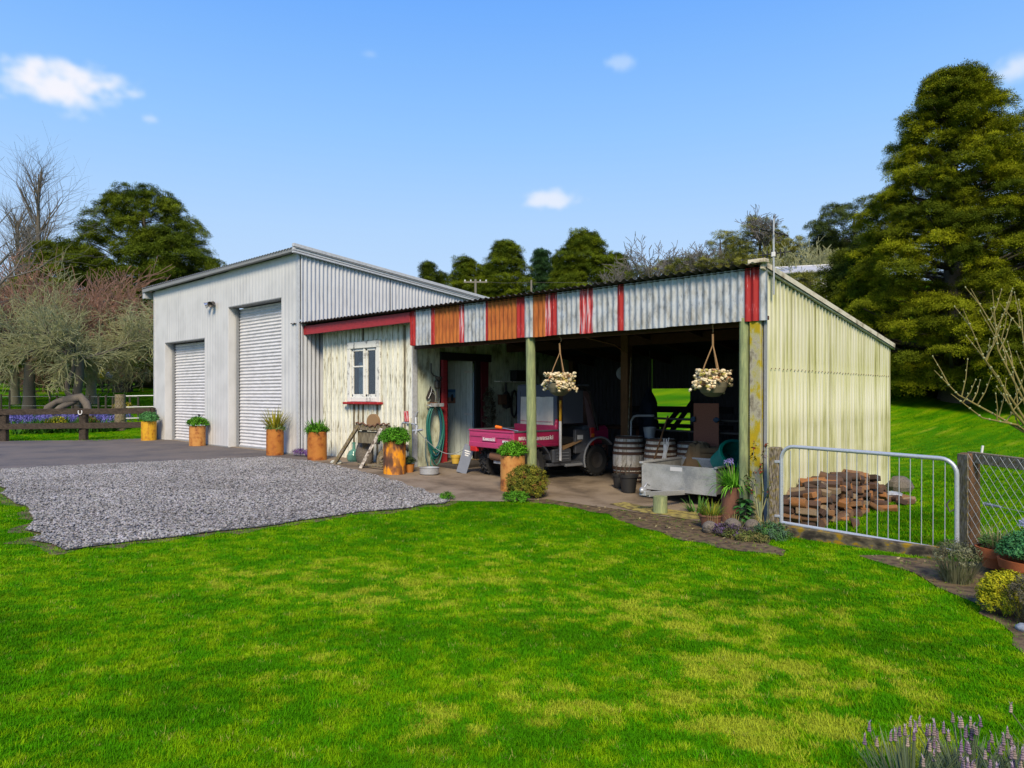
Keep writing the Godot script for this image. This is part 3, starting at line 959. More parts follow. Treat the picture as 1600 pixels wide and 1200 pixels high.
func lean_to() -> void:
	var s := thing("shed", "old open lean-to shed with striped iron fascia and yellow side wall", "shed")
	var Z := Vector3.BACK
	# roof
	var rf := MB.new()
	rf.sheet(11.0, func(t): return P(-14.64 + t, 3.265, 8.36), func(t): return P(-14.64 + t, 2.53, 14.15), Vector3.UP, 0.125, 0.017, 8)
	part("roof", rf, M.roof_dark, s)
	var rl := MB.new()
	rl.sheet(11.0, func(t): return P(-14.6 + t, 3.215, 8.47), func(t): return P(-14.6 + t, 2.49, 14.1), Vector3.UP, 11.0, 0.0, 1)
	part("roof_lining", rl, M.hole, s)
	# striped fascia: every strip of iron a piece of its own
	var st := [[-10.5, -10.34, "red_paint"], [-10.34, -9.92, "galv"], [-9.92, -9.82, "red_paint"], [-9.82, -9.16, "rust_orange"], [-9.16, -9.02, "red_worn"], [-9.02, -8.5, "galv"], [-8.5, -8.43, "red_paint"], [-8.43, -7.77, "rust_orange"], [-7.77, -7.62, "red_paint"], [-7.62, -7.44, "galv"], [-7.44, -7.17, "rust_orange"], [-7.17, -7.07, "red_worn"], [-7.07, -6.94, "red_paint"], [-6.94, -6.5, "galv"], [-6.5, -6.24, "red_worn"], [-6.24, -5.82, "galv"], [-5.82, -5.71, "red_paint"], [-5.71, -5.0, "galv"], [-5.0, -3.9, "galv"], [-3.9, -3.71, "red_paint"], [-3.71, -3.6, "galv"]]
	for i in st.size():
		var a: Array = st[i]
		var k := MB.new()
		var x0: float = a[0]
		var ph: float = a[0] * 1.0
		k.sheet(a[1] - a[0], func(t): return P(x0 + t, 2.575 + 0.006 * sin(x0 * 7.0), 8.5) + Z * 0.012 * sin((ph + t) * TAU / 0.095), func(t): return P(x0 + t, 3.235, 8.5) + Z * 0.012 * sin((ph + t) * TAU / 0.095), Z, 1000.0, 0.0, maxi(int((a[1] - a[0]) / 0.095 * 8.0 * 1000.0 / (a[1] - a[0])), 8))
		# normals across the waves
		var nn := PackedVector3Array()
		for q in k.v:
			nn.append(Vector3(-0.012 * TAU / 0.095 * cos(q.x * TAU / 0.095), 0, 1).normalized())
		k.n = nn
		part("fascia_strip", k, M[a[2]], s)
	bx(s, "fascia_edge", P(-7.05, 2.6, 8.535), Vector3(6.9, 0.05, 0.03), M.beam_brown)
	var rb := MB.new()
	rb.bar(P(-14.36, 3.1, 8.5), P(-10.51, 3.12, 8.5), 0.04, 0.2, 0.006)
	part("red_fascia_board", rb, M.red_board, s)
	bx(s, "red_board_end", P(-10.5, 2.9, 8.55), Vector3(0.05, 0.62, 0.1), M.red_paint)
	# white weatherboard front with its window
	var hole := [-12.96, -11.8, 1.5, 2.78]
	boards(s, "wall_board", -14.0, -10.83, 0.165, 0.2, func(_x): return 3.12, [M.white_board_0, M.white_board_1, M.white_board_2, M.white_board_0], 8.81, hole)
	var x := -13.92
	while x < -10.86:
		var sp := [[0.2, 3.05]]
		if x > hole[0] - 0.05 and x < hole[1] + 0.05: sp = [[0.2, hole[2] - 0.05], [hole[3] + 0.02, 3.05]]
		for q in sp:
			var m: Material = M["white_board_%d" % (rng.randi() % 3)] if rng.randf() > 0.16 else M.board_bare
			bx(s, "batten", P(x, (q[0] + q[1]) * 0.5, 8.787), Vector3(0.042, q[1] - q[0], 0.03), m, 0.012)
		x += 0.165
	for q in [[-13.62, 0.06], [-13.28, 0.05], [-11.05, 0.05]]:
		bx(s, "bare_strip", P(q[0], 1.62, 8.795), Vector3(q[1], 2.8, 0.012), M.board_bare, 0.003)
	bx(s, "corner_board", P(-10.86, 1.65, 8.775), Vector3(0.12, 2.9, 0.03), M.white_board_2)
	bx(s, "corner_board", P(-10.79, 1.65, 8.83), Vector3(0.03, 2.9, 0.13), M.grey_trim)
	var w := Node3D.new()
	w.name = "window"
	s.add_child(w, true)
	for e in [[P(-12.9, 2.13, 8.765), Vector3(0.12, 1.26, 0.05)], [P(-11.86, 2.13, 8.765), Vector3(0.12, 1.26, 0.05)], [P(-12.38, 2.7, 8.76), Vector3(1.16, 0.14, 0.055)], [P(-12.38, 1.555, 8.765), Vector3(0.92, 0.1, 0.05)]]:
		bx(w, "frame", e[0], e[1], M.window_white, 0.008)
	bx(w, "sill", P(-12.38, 1.475, 8.73), Vector3(1.26, 0.05, 0.14), M.red_paint, 0.01)
	for e in [[P(-12.36, 2.12, 8.775), Vector3(0.06, 1.02, 0.05)], [P(-12.8, 2.12, 8.785), Vector3(0.06, 1.02, 0.035)], [P(-11.95, 2.12, 8.785), Vector3(0.06, 1.02, 0.035)], [P(-12.29, 2.12, 8.785), Vector3(0.06, 1.02, 0.035)], [P(-12.38, 2.6, 8.785), Vector3(0.86, 0.05, 0.035)], [P(-12.38, 1.635, 8.785), Vector3(0.86, 0.06, 0.035)], [P(-12.58, 2.25, 8.785), Vector3(0.4, 0.032, 0.03)]]:
		bx(w, "sash", e[0], e[1], M.window_white, 0.004)
	for e in [[-12.58, 2.43, 0.4, 0.32], [-12.58, 1.94, 0.4, 0.58], [-12.13, 2.12, 0.3, 0.93]]:
		bx(w, "pane", P(e[0], e[1], 8.79), Vector3(e[2], e[3], 0.004), M.pane, 0.0)
	var cu := MB.new()
	cu.sheet(0.3, func(t): return P(-12.78 + t * 0.8, 1.5, 8.93), func(t): return P(-12.78 + t * 0.45, 2.35, 8.93), Z, 0.07, 0.016, 8)
	part("curtain", cu, mat("curtain_blue", L(0.03, 0.07, 0.12), 0.9), w)
	# the lock-up room behind: back wall and the pale green boarded wall with the door
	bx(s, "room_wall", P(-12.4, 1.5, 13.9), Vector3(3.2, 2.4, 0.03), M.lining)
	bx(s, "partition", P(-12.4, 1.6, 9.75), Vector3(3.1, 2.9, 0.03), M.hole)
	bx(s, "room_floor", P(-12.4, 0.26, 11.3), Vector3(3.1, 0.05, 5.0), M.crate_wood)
	var d := 8.9
	while d < 13.85:
		var wd := minf(rng.randf_range(0.135, 0.155), 13.85 - d)
		var dm := d + wd * 0.5
		var top := 3.2 - (dm - 8.4) * 0.128
		var lo := 0.16
		if dm > 9.56 and dm < 10.86: lo = 2.5
		bx(s, "inner_board", P(-10.81 + rng.randf_range(-0.002, 0.002), (lo + top) * 0.5, dm), Vector3(0.022, top - lo, wd - 0.005), M["pale_green_%d" % (rng.randi() % 2)], 0.003)
		d += wd
	var dr := Node3D.new()
	dr.name = "doorway"
	s.add_child(dr, true)
	bx(dr, "head", P(-10.79, 2.44, 10.22), Vector3(0.06, 0.16, 1.46), M.black)
	bx(dr, "jamb", P(-10.78, 1.3, 9.59), Vector3(0.07, 2.12, 0.12), M.red_board)
	bx(dr, "jamb", P(-10.79, 1.3, 10.54), Vector3(0.06, 2.12, 0.14), M.black)
	bx(dr, "jamb", P(-10.78, 1.3, 10.74), Vector3(0.05, 2.12, 0.22), M.red_dark)
	bx(dr, "threshold", P(-10.83, 0.255, 10.05), Vector3(0.3, 0.07, 1.0), M.crate_wood)
	var lf := Node3D.new()
	lf.name = "door"
	s.add_child(lf, true)
	lf.position = P(-10.83, 0.29, 10.44)
	lf.rotation.y = deg_to_rad(-70.0)   # swung into the room; its boards run along local +z
	for k in 6:
		bx(lf, "door_board", Vector3(0, 1.045, 0.07 + 0.142 * k), Vector3(0.025, 2.09, 0.138), M["door_blue_%d" % (k % 2)], 0.004)
	bx(lf, "hinge", Vector3(0.016, 1.85, 0.09), Vector3(0.012, 0.05, 0.2), M.window_white)
	bx(lf, "hinge", Vector3(0.016, 0.95, 0.09), Vector3(0.012, 0.05, 0.2), M.window_white)
	# yellow side wall
	var ds := [8.6, 9.36, 10.12, 10.88, 11.64, 12.4, 13.16, 13.92]
	for k in 7:
		var a: float = ds[k]
		var b: float = ds[k + 1] + 0.02
		var off := 0.004 * (k % 2)
		var t0 := 3.2 - (a - 8.5) * 0.128
		var t1 := 3.2 - (b - 8.5) * 0.128
		wall_sheet(s, "side_sheet", M.yellow_wall, P(-3.675 + off, -0.02, a), P(-3.675 + off, -0.02, b), t0, t1, Vector3.RIGHT, 0.127, 0.028)
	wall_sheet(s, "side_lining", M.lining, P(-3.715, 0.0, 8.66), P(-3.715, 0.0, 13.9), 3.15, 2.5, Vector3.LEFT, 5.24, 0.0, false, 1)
	for row in [[1.98, 0.127]]:
		var sc := MB.new()
		for q in 41:
			sc.box(P(-3.645, row[0] + 0.004 * (q % 3), 8.72 + q * row[1]), Vector3(0.01, 0.013, 0.013), Basis(), 0.004)
		var so := part("screws", sc, M.iron_rust, s)
		so.set_meta("kind", "stuff")
	bx(s, "corner_strip", P(-3.665, 1.58, 8.585), Vector3(0.035, 3.16, 0.035), M.pipe_grey)
	var k := MB.new()
	k.bar(P(-3.64, 3.25, 8.42), P(-3.64, 2.525, 14.12), 0.04, 0.11)
	part("barge_board", k, M.barge, s)
	bx(s, "barge_cap", P(-3.69, 3.29, 8.43), Vector3(0.22, 0.05, 0.12), M.barge)
	# posts and beams
	var pk := MB.new()
	pk.tube([G(-7.54, 8.6, -0.1), P(-7.55, 1.4, 8.6), P(-7.57, 2.62, 8.6)], [0.085, 0.08, 0.076], 16)
	part("post", pk, M.post_green, s)
	pk = MB.new()
	pk.tube([P(-3.93, -0.1, 8.56), P(-3.935, 1.4, 8.56), P(-3.93, 2.62, 8.56)], [0.062, 0.06, 0.06], 14)
	part("post", pk, M.post_green, s)
	bx(s, "post", P(-3.775, 1.3, 8.57), Vector3(0.15, 2.66, 0.09), M.post_moss, 0.01)
	bx(s, "post", P(-7.59, 1.45, 11.4), Vector3(0.16, 2.75, 0.16), M.post_brown)
	bx(s, "post", P(-10.7, 1.4, 13.7), Vector3(0.12, 2.4, 0.12), M.post_brown)
	bx(s, "beam", P(-7.2, 2.62, 8.78), Vector3(7.0, 0.17, 0.07), M.beam_brown)
	bx(s, "beam", P(-7.2, 2.68, 11.4), Vector3(7.0, 0.18, 0.1), M.beam_brown)
	for q in 7:
		k = MB.new()
		var xx := -10.2 + q * 1.05
		k.bar(P(xx, 3.08, 8.7), P(xx, 2.4, 13.9), 0.05, 0.14)
		part("rafter", k, M.beam_brown, s)
	# back wall with its opening to the paddock
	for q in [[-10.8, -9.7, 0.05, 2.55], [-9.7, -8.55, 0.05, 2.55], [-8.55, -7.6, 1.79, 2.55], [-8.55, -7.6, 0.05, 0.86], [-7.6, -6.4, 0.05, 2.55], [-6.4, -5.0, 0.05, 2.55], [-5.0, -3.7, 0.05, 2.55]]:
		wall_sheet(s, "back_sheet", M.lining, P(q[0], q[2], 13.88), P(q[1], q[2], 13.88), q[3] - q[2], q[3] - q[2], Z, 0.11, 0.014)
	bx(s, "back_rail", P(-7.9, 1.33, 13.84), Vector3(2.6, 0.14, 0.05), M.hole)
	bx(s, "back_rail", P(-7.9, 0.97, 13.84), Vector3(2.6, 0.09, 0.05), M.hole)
	for q in [[P(-8.0, 0.86, 13.8), P(-7.5, 1.5, 13.8)], [P(-8.4, 0.7, 13.8), P(-7.85, 1.3, 13.8)]]:
		k = MB.new()
		k.bar(q[0], q[1], 0.05, 0.1)
		part("brace", k, M.hole, s)
	# paper picture on the door
	var im := Image.create(32, 44, false, Image.FORMAT_RGB8)
	im.fill(Color8(110, 150, 190))
	im.fill_rect(Rect2i(0, 26, 32, 18), Color8(150, 105, 85))
	im.fill_rect(Rect2i(0, 0, 32, 9), Color8(60, 110, 165))
	for yy in range(12, 42):
		for xx2 in range(8, 25):
			if pow((xx2 - 20) / 5.0, 2) + pow((yy - 26) / 12.0, 2) < 1.0: im.set_pixel(xx2, yy, Color8(35, 35, 45))
			elif pow((xx2 - 12) / 4.0, 2) + pow((yy - 31) / 8.0, 2) < 1.0: im.set_pixel(xx2, yy, Color8(190, 150, 140))
	var pm := StandardMaterial3D.new()
	pm.resource_name = "print"
	pm.albedo_texture = ImageTexture.create_from_image(im)
	pm.roughness = 0.6
	k = MB.new()
	var f0 := lf.transform * Vector3(0.0145, 1.48, 0.62)
	var dirx := lf.transform.basis * Vector3(0, 0, -1)
	k.card(f0, f0 + dirx * 0.22, f0 + dirx * 0.22 + Vector3.DOWN * 0.3, f0 + Vector3.DOWN * 0.3)
	one("poster", k, pm, "small faded picture pinned to the pale blue door", "poster")
	# light conductor and aerial on the corner
	var an := thing("aerial", "thin television aerial on a mast at the lean-to roof corner", "aerial", P(-3.6, 2.9, 8.68))
	tb(an, "mast", [Vector3.ZERO, Vector3(0, 0.95, 0)], [0.012], M.steel)
	tb(an, "boom", [Vector3(-0.16, 0.84, 0.06), Vector3(0.16, 0.72, -0.06)], [0.011], M.black, 6)
	tb(an, "boom", [Vector3(-0.16, 0.5, 0.05), Vector3(0.2, 0.52, -0.05)], [0.008], M.black, 6)
	for q in 6:
		var t := -0.14 + q * 0.056
		tb(an, "element", [Vector3(t - 0.02, 0.78 - t * 0.37, -0.09), Vector3(t + 0.02, 0.78 - t * 0.37, 0.09)], [0.008], M.black, 5)
		tb(an, "element", [Vector3(t, 0.51 - 0.05, 0), Vector3(t, 0.51 + 0.05, 0)], [0.008], M.black, 5)
	bx(an, "box", Vector3(0, 0.5, 0), Vector3(0.05, 0.06, 0.04), M.white_paint)


# ---------------------------------------------------------------- plants
var spr := {}

func make_sprigs() -> void:
	# a flat spray of scale-leaf twigs for the evergreens: about 0.5 m across
	for k in 3:
		var b := MB.new()
		b.tinted = true
		for i in 46:
			var q := Vector3(rng.randfn(0, 0.15), rng.randfn(0, 0.07), rng.randfn(0, 0.15))
			var out := (Vector3(q.x, 0.06 + rng.randf_range(-0.05, 0.1), q.z)).normalized()
			out = (out + Vector3(rng.randf_range(-0.5, 0.5), rng.randf_range(-0.2, 0.5), rng.randf_range(-0.5, 0.5))).normalized()
			var g := rng.randf_range(0.65, 1.25)
			b.col = Color(g, g, g)
			b.blade(q, out, rng.randf_range(0.09, 0.17), rng.randf_range(0.03, 0.055), rng.randf_range(0.0, 0.6), 2)
		spr["needle_%d" % k] = b.done()
	# a small-leaved sprig about 0.1 m across
	for k in 2:
		var b := MB.new()
		b.tinted = true
		for i in 16:
			var q := Vector3(rng.randfn(0, 0.022), rng.randf_range(0, 0.05), rng.randfn(0, 0.022))
			var a := rng.randf() * TAU
			var g := rng.randf_range(0.7, 1.3)
			b.col = Color(g, g, g)
			b.blade(q, Vector3(cos(a), rng.randf_range(0.2, 1.4), sin(a)).normalized(), rng.randf_range(0.022, 0.04), rng.randf_range(0.008, 0.014), 0.5, 2)
		spr["sprig_%d" % k] = b.done()

func ball(parent: Node, called: String, at: Vector3, r: Vector3, count: int, a: Color, c: Color, scale := 1.0, lo := -0.1, m: Material = null) -> void:
	var xf := []
	var cs := PackedColorArray()
	for i in count:
		var u := Vector3(rng.randfn(), rng.randfn(), rng.randfn()).normalized()
		if u.y < lo: u.y = -u.y
		var f := pow(rng.randf(), 0.25)
		var y := (u * 0.8 + Vector3(rng.randf_range(-0.4, 0.4), 0.7, rng.randf_range(-0.4, 0.4))).normalized()
		var x := y.cross(Vector3(rng.randfn(), 0.1, rng.randfn())).normalized()
		var s := scale * rng.randf_range(0.7, 1.2)
		xf.append(Transform3D(Basis(x, y, x.cross(y)).scaled(Vector3(s, s, s)), at + u * r * f))
		cs.append(a.lerp(c, rng.randf()) * rng.randf_range(0.8, 1.2))
	many(parent, called, spr["sprig_%d" % (count % 2)], m if m else M.leaf, xf, cs)

func tuft(parent: Node, called: String, at: Vector3, count: int, length: float, width: float, spread: float, droop: float, a: Color, c: Color) -> void:
	var b := MB.new()
	b.tinted = true
	for i in count:
		var an := rng.randf() * TAU
		var o := sqrt(rng.randf()) * spread
		b.col = a.lerp(c, rng.randf()) * rng.randf_range(0.8, 1.2)
		var lean := rng.randf_range(0.05, 0.75)
		b.blade(at + Vector3(cos(an), 0, sin(an)) * o, Vector3(cos(an) * lean, 1, sin(an) * lean).normalized(), length * rng.randf_range(0.55, 1.1), width, droop * rng.randf_range(0.4, 1.4), 5)
	part(called, b, M.leaf, parent)

func crown(parent: Node, puffs: Array, per: float, scale: float, a: Color, c: Color) -> void:
	# puffs: [centre, radii]; each is a shell of foliage sprays, thicker on top
	var xf := [[], [], []]
	var cs := [PackedColorArray(), PackedColorArray(), PackedColorArray()]
	for p in puffs:
		var r: Vector3 = p[1]
		var count := int(2.3 * per * (r.x * r.z + r.x * r.y * 1.2) / (scale * scale))
		var base := a.lerp(c, rng.randf())
		for i in count:
			var u := Vector3(rng.randfn(), rng.randfn(), rng.randfn()).normalized()
			if u.y < -0.15 and rng.randf() < 0.75: u.y = -u.y
			var lump := 1.0 + 0.28 * sin(u.x * 5.0 + p[0].x * 3.0) * sin(u.z * 5.0 + p[0].z * 3.0)
			var pos: Vector3 = p[0] + u * r * rng.randf_range(0.72, 1.04) * lump
			var y := (u * 0.7 + Vector3(rng.randf_range(-0.35, 0.35), 0.9, rng.randf_range(-0.35, 0.35))).normalized()
			var x := y.cross(Vector3(rng.randfn(), 0.2, rng.randfn())).normalized()
			var s := scale * rng.randf_range(0.7, 1.25)
			var k := i % 3
			xf[k].append(Transform3D(Basis(x, y, x.cross(y)).scaled(Vector3(s, s, s)), pos))
			cs[k].append(base * rng.randf_range(0.7, 1.3))
	for k in 3:
		many(parent, "crown", spr["needle_%d" % k], M.needle, xf[k], cs[k])

func evergreen(label: String, category: String, at: Vector3, high: float, profile: Array, count: int, puff: float, a: Color, c: Color, sc: float, group := "", per := 16.0, clear := 0.1) -> Node3D:
	# profile: crown radius at evenly spaced heights from the skirt to the tip
	var t := thing("evergreen_tree", label, category, at, 0.0, group)
	var tr := MB.new()
	var lean := Vector3(rng.randf_range(-0.3, 0.3), 0, rng.randf_range(-0.3, 0.3))
	var r0 := high * 0.032
	tr.tube([Vector3(0, -0.3, 0), Vector3(0, high * 0.03, 0), lean * 0.2 + Vector3.UP * high * 0.12, lean * 0.6 + Vector3.UP * high * 0.45, lean + Vector3.UP * high * 0.9], [r0 * 1.7, r0 * 1.25, r0, r0 * 0.7, r0 * 0.15], 12)
	part("trunk", tr, M.bark, t)
	var puffs := []
	var lb := MB.new()
	for i in count:
		var f := float(i) / count
		f = pow(f, 1.15)
		var y := high * (clear + (0.97 - clear) * f)
		var pf := f * (profile.size() - 1)
		var pi := mini(int(pf), profile.size() - 2)
		var R: float = lerpf(profile[pi], profile[pi + 1], pf - pi)
		var an := i * 2.39996 + rng.randf_range(-0.35, 0.35)
		var out := R * (rng.randf_range(0.72, 1.02) if rng.randf() < 0.78 else rng.randf_range(0.2, 0.7))
		var s := puff * rng.randf_range(0.65, 1.25) * (1.0 - 0.35 * f)
		var ctr := Vector3(cos(an) * out, y - out * 0.06, sin(an) * out)
		puffs.append([ctr, Vector3(s, s * rng.randf_range(0.42, 0.62), s)])
		if i % 2 == 0:
			var q := lean * f + Vector3.UP * maxf(y - out * 0.35, high * 0.06)
			lb.tube([q, q.lerp(ctr, 0.5) + Vector3.DOWN * out * 0.05, ctr], [r0 * 0.28 * (1.1 - f), r0 * 0.2 * (1.1 - f), r0 * 0.06], 5, false)
	part("limbs", lb, M.bark_dark, t)
	crown(t, puffs, per, sc, a, c)
	return t

# a leafless tree: limbs that fork into twigs, one mesh
func twigs(b: MB, p: Vector3, dir: Vector3, length: float, r: float, depth: int, up: float, wild: float, kids: int, thin: MB = null, least := 0.004) -> void:
	var pts := [p]
	var rad := [r]
	var d := dir
	var segs := 4 if depth > 1 else 3
	var q := p
	for i in segs:
		d = (d + Vector3(rng.randf_range(-1, 1), rng.randf_range(-1, 1) + up, rng.randf_range(-1, 1)) * wild).normalized()
		q += d * length / segs
		pts.append(q)
		rad.append(maxf(r * (1.0 - 0.6 * float(i + 1) / segs), least))
		if depth > 0:
			var n := kids if i == segs - 1 else maxi(kids - 1, 1)
			for k in n:
				if depth == 1 and rng.randf() < 0.25: continue
				var side := d.cross(Vector3(rng.randfn(), rng.randfn(), rng.randfn())).normalized()
				var nd := (d + side * rng.randf_range(0.5, 1.1) + Vector3.UP * up).normalized()
				twigs(b, q, nd, length * rng.randf_range(0.5, 0.8), rad[-1] * rng.randf_range(0.5, 0.75), depth - 1, up, wild, kids, thin, least)
	(thin if thin != null and depth < 2 else b).tube(pts, rad, 6 if depth > 2 else (4 if depth > 1 else 3), false)

func bare_tree(label: String, at: Vector3, trunk_high: float, limb: float, r: float, depth: int, kids: int, up: float, wild: float, m: Material, bark: Material, lean := Vector3.ZERO, limbs := 4, group := "", called := "bare_tree", least := 0.004, fuzz := 0, fuzz_a := Color.WHITE, fuzz_b := Color.WHITE) -> Node3D:
	var t := thing(called, label, "tree", at, 0.0, group)
	var top := Vector3.UP * trunk_high + lean
	if trunk_high > 0.0:
		var tr := MB.new()
		tr.tube([Vector3.DOWN * 0.2, top * 0.3 + Vector3(rng.randf_range(-0.1, 0.1), 0, rng.randf_range(-0.1, 0.1)), top * 0.7, top], [r * 1.5, r * 1.1, r, r * 0.85], 9)
		part("trunk", tr, bark, t)
	var b := MB.new()
	var thin := MB.new()
	for i in limbs:
		var a := TAU * i / limbs + rng.randf_range(-0.5, 0.5)
		var d := (Vector3(cos(a), 0.55 + up * 2.0, sin(a)) + lean * 0.3).normalized()
		twigs(b, top, d, limb * rng.randf_range(0.8, 1.15), r * 0.55, depth, up, wild, kids, thin, least)
	part("branches", b, bark if bark != M.bark_dark and fuzz > 0 else m, t)
	if thin.v.size(): part("twigs", thin, m, t)
	if fuzz > 0:
		var xf := []
		var cs := PackedColorArray()
		for i in fuzz:
			var p := thin.v[rng.randi() % thin.v.size()]
			var s := rng.randf_range(0.9, 2.2)
			xf.append(Transform3D(Basis.from_euler(Vector3(rng.randf() * 6.0, rng.randf() * 6.0, 0)).scaled(Vector3(s, s, s)), p))
			cs.append(fuzz_a.lerp(fuzz_b, rng.randf()))
		many(t, "lichen" if fuzz_a.g > fuzz_a.r * 0.9 else "buds", spr["sprig_0"], M.leaf, xf, cs)
	return t


# ---------------------------------------------------------------- far trees, house, poles
func far_country() -> void:
	var gd := L(0.065, 0.10, 0.010)
	var gl := L(0.165, 0.215, 0.012)
	# the great tree on the right
	evergreen("huge spreading evergreen tree towering behind the yellow wall", "tree", G(-7.3, 38.2, 0), 15.6, [4.0, 4.9, 5.1, 4.9, 4.6, 4.2, 3.7, 3.3, 2.8, 2.3, 1.7, 0.6], 520, 0.92, L(0.075, 0.105, 0.008), L(0.29, 0.315, 0.012), 0.55, "", 12.5, 0.05)
	evergreen("dark loose evergreen at the right edge behind the huge tree", "tree", G(-4.0, 44.5, 0), 15.2, [4.0, 4.6, 4.8, 4.6, 4.0, 3.0, 1.2], 160, 1.05, L(0.05, 0.08, 0.014), L(0.13, 0.165, 0.016), 0.7, "", 12.0, 0.1)
	evergreen("low dark evergreen filling the gap left of the huge tree", "tree", G(-12.4, 39.6, 0), 6.8, [1.9, 2.3, 2.2, 1.7, 1.0, 0.4], 85, 0.9, L(0.05, 0.075, 0.012), L(0.13, 0.16, 0.014), 0.7, "", 14.0, 0.05)
	# a flat-topped old conifer on the skyline
	var mc := evergreen("dark flat topped conifer on the skyline beside the huge tree", "tree", G(-17.6, 58.2, -1.5), 8.8, [0.6, 1.2, 2.4, 3.4, 3.6, 2.0], 60, 1.3, L(0.055, 0.085, 0.025), L(0.12, 0.155, 0.035), 0.8, "", 12.0, 0.4)
	# skyline trees over the roofs
	var grp := "evergreens on the far ridge"
	for e in [[668, 78.0, 406, 27, 0, "small pointed evergreen at the left end of the ridge"], [643, 80.0, 436, 14, 0, "tiny dark evergreen just above the garage barge"], [688, 80.0, 424, 20, 0, "short evergreen right of the small pointed one"], [728, 76.0, 402, 33, 1, "pale rounded evergreen behind the power pole"], [790, 74.0, 374, 42, 1, "tall broad evergreen in the middle of the ridge"], [846, 79.0, 388, 30, 2, "blue green conical conifer between the two tallest ridge trees"], [913, 72.0, 361, 53, 1, "tallest round evergreen on the ridge right of centre"], [965, 76.0, 398, 30, 0, "dark evergreen half hidden behind the grey bare tree"], [872, 84.0, 400, 26, 0, "dull evergreen filling in behind the conical conifer"], [760, 84.0, 412, 26, 0, "dull evergreen filling in left of the broad one"]]:
		var cz: float = e[1]
		var cx: float = (e[0] - 800.0) / 1104.0 * cz
		var x := 0.7331 * cx - 0.6801 * cz
		var d := 0.6801 * cx + 0.7331 * cz
		var top: float = 1.65 - (e[2] - 617.0) / 1104.0 * cz
		var R: float = e[3] * 1.12 / 1104.0 * cz
		var base := minf(h(x, d) - 1.0, top - R * 2.2)
		var prof := [R * 0.8, R, R * 1.02, R * 0.85, R * 0.6, R * 0.15] if e[4] == 1 else [R, R * 0.95, R * 0.75, R * 0.52, R * 0.3, R * 0.06]
		var a: Color = [L(0.055, 0.085, 0.012), gd, L(0.035, 0.085, 0.03)][e[4]]
		var c: Color = [L(0.125, 0.17, 0.014), gl, L(0.06, 0.13, 0.045)][e[4]]
		evergreen(e[5], "tree", P(x, base, d), top - base, prof, int(50 + e[3] * 2.6), 1.45 if e[4] == 1 else 1.15, a, c, 0.85, grp, 12.0, 0.02)
	# mixed scrub on the slope to the right
	grp = "scrub trees on the slope behind the lean-to"
	for e in [[1130, 60.0, 358, 30, "olive green bushy tree behind the lean-to roof"], [1183, 58.0, 336, 25, "taller olive green tree just left of the aerial"], [1085, 61.0, 392, 26, "pale olive bush right of the grey bare tree"], [1040, 63.0, 404, 24, "low brown green bush behind the grey bare tree"], [1160, 55.0, 388, 26, "low bright bush below the tall olive tree"], [1215, 64.0, 352, 22, "olive tree behind the aerial"], [1262, 60.0, 372, 28, "dull green bush above the distant house"], [1255, 46.0, 424, 26, "dark green bush in front of the distant house"], [1062, 57.0, 402, 26, "rounded olive bush between grey bare tree and pale bush"], [1110, 56.0, 398, 24, "leafy bush just over the middle of the lean-to roof"], [1000, 62.0, 412, 24, "brown green bush left of the grey bare tree"], [1205, 55.0, 386, 24, "dense bush at the foot of the aerial"], [1235, 58.0, 366, 26, "green tree behind the lichen covered bare tree"], [1285, 56.0, 376, 24, "dull tree between distant house and huge evergreen"], [1148, 63.0, 366, 24, "pale green tree on the crest between the two olive trees"]]:
		var cz: float = e[1]
		var cx: float = (e[0] - 800.0) / 1104.0 * cz
		var x := 0.7331 * cx - 0.6801 * cz
		var d := 0.6801 * cx + 0.7331 * cz
		var top: float = 1.65 - (e[2] - 617.0) / 1104.0 * cz
		var R: float = e[3] * 1.3 / 1104.0 * cz
		var base := top - R * 4.0
		evergreen(e[4], "tree", P(x, base, d), top - base, [R * 0.8, R, R * 1.05, R * 0.8, R * 0.35], 70, 0.8, L(0.12, 0.14, 0.03), L(0.32, 0.32, 0.06), 0.6, grp, 7.5, 0.05)
	grp = "bare trees on the slope behind the lean-to"
	for e in [[1020, 61.0, 346, 5.0, "grey", "grey leafless tree on the skyline above the lean-to roof"], [985, 64.0, 385, 4.0, "grey", "smaller grey leafless tree left of the tall bare one"], [1060, 60.0, 372, 4.0, "grey", "thin leafless tree right of the tall bare one"], [1110, 57.0, 352, 4.0, "grey", "wispy leafless tree among the olive bushes"], [1195, 57.0, 318, 3.0, "grey", "thin wispy sapling rising behind the aerial"], [1240, 50.0, 352, 4.0, "lichen", "pale lichen covered bare tree beside the distant house"], [1275, 53.0, 358, 3.5, "lichen", "pale twiggy tree touching the dark conifer"]]:
		var cz: float = e[1]
		var cx: float = (e[0] - 800.0) / 1104.0 * cz
		var x := 0.7331 * cx - 0.6801 * cz
		var d := 0.6801 * cx + 0.7331 * cz
		var top: float = 1.65 - (e[2] - 617.0) / 1104.0 * cz
		bare_tree(e[5], P(x, top - e[3] * 1.5, d), e[3] * 0.35, e[3] * 0.46, 0.18, 3, 2, 0.12, 0.25, M["twig_" + e[4]], M.bark, Vector3.ZERO, 6, grp, "bare_tree", 0.022)
	# the house on the hill
	var ho := thing("house", "distant house with a long grey roof on the right slope", "house", P(-19.4, 9.6, 49.3), 0.45)
	bx(ho, "wall", Vector3(0, -0.7, 0), Vector3(4.6, 2.0, 3.0), M.white_paint)
	var r := MB.new()
	r.box(Vector3(0, 0.62, 0.95), Vector3(5.2, 0.08, 2.2), Basis(Vector3.RIGHT, 0.35))
	r.box(Vector3(0, 0.62, -0.95), Vector3(5.2, 0.08, 2.2), Basis(Vector3.RIGHT, -0.35))
	part("roof", r, M.grey_trim, ho)
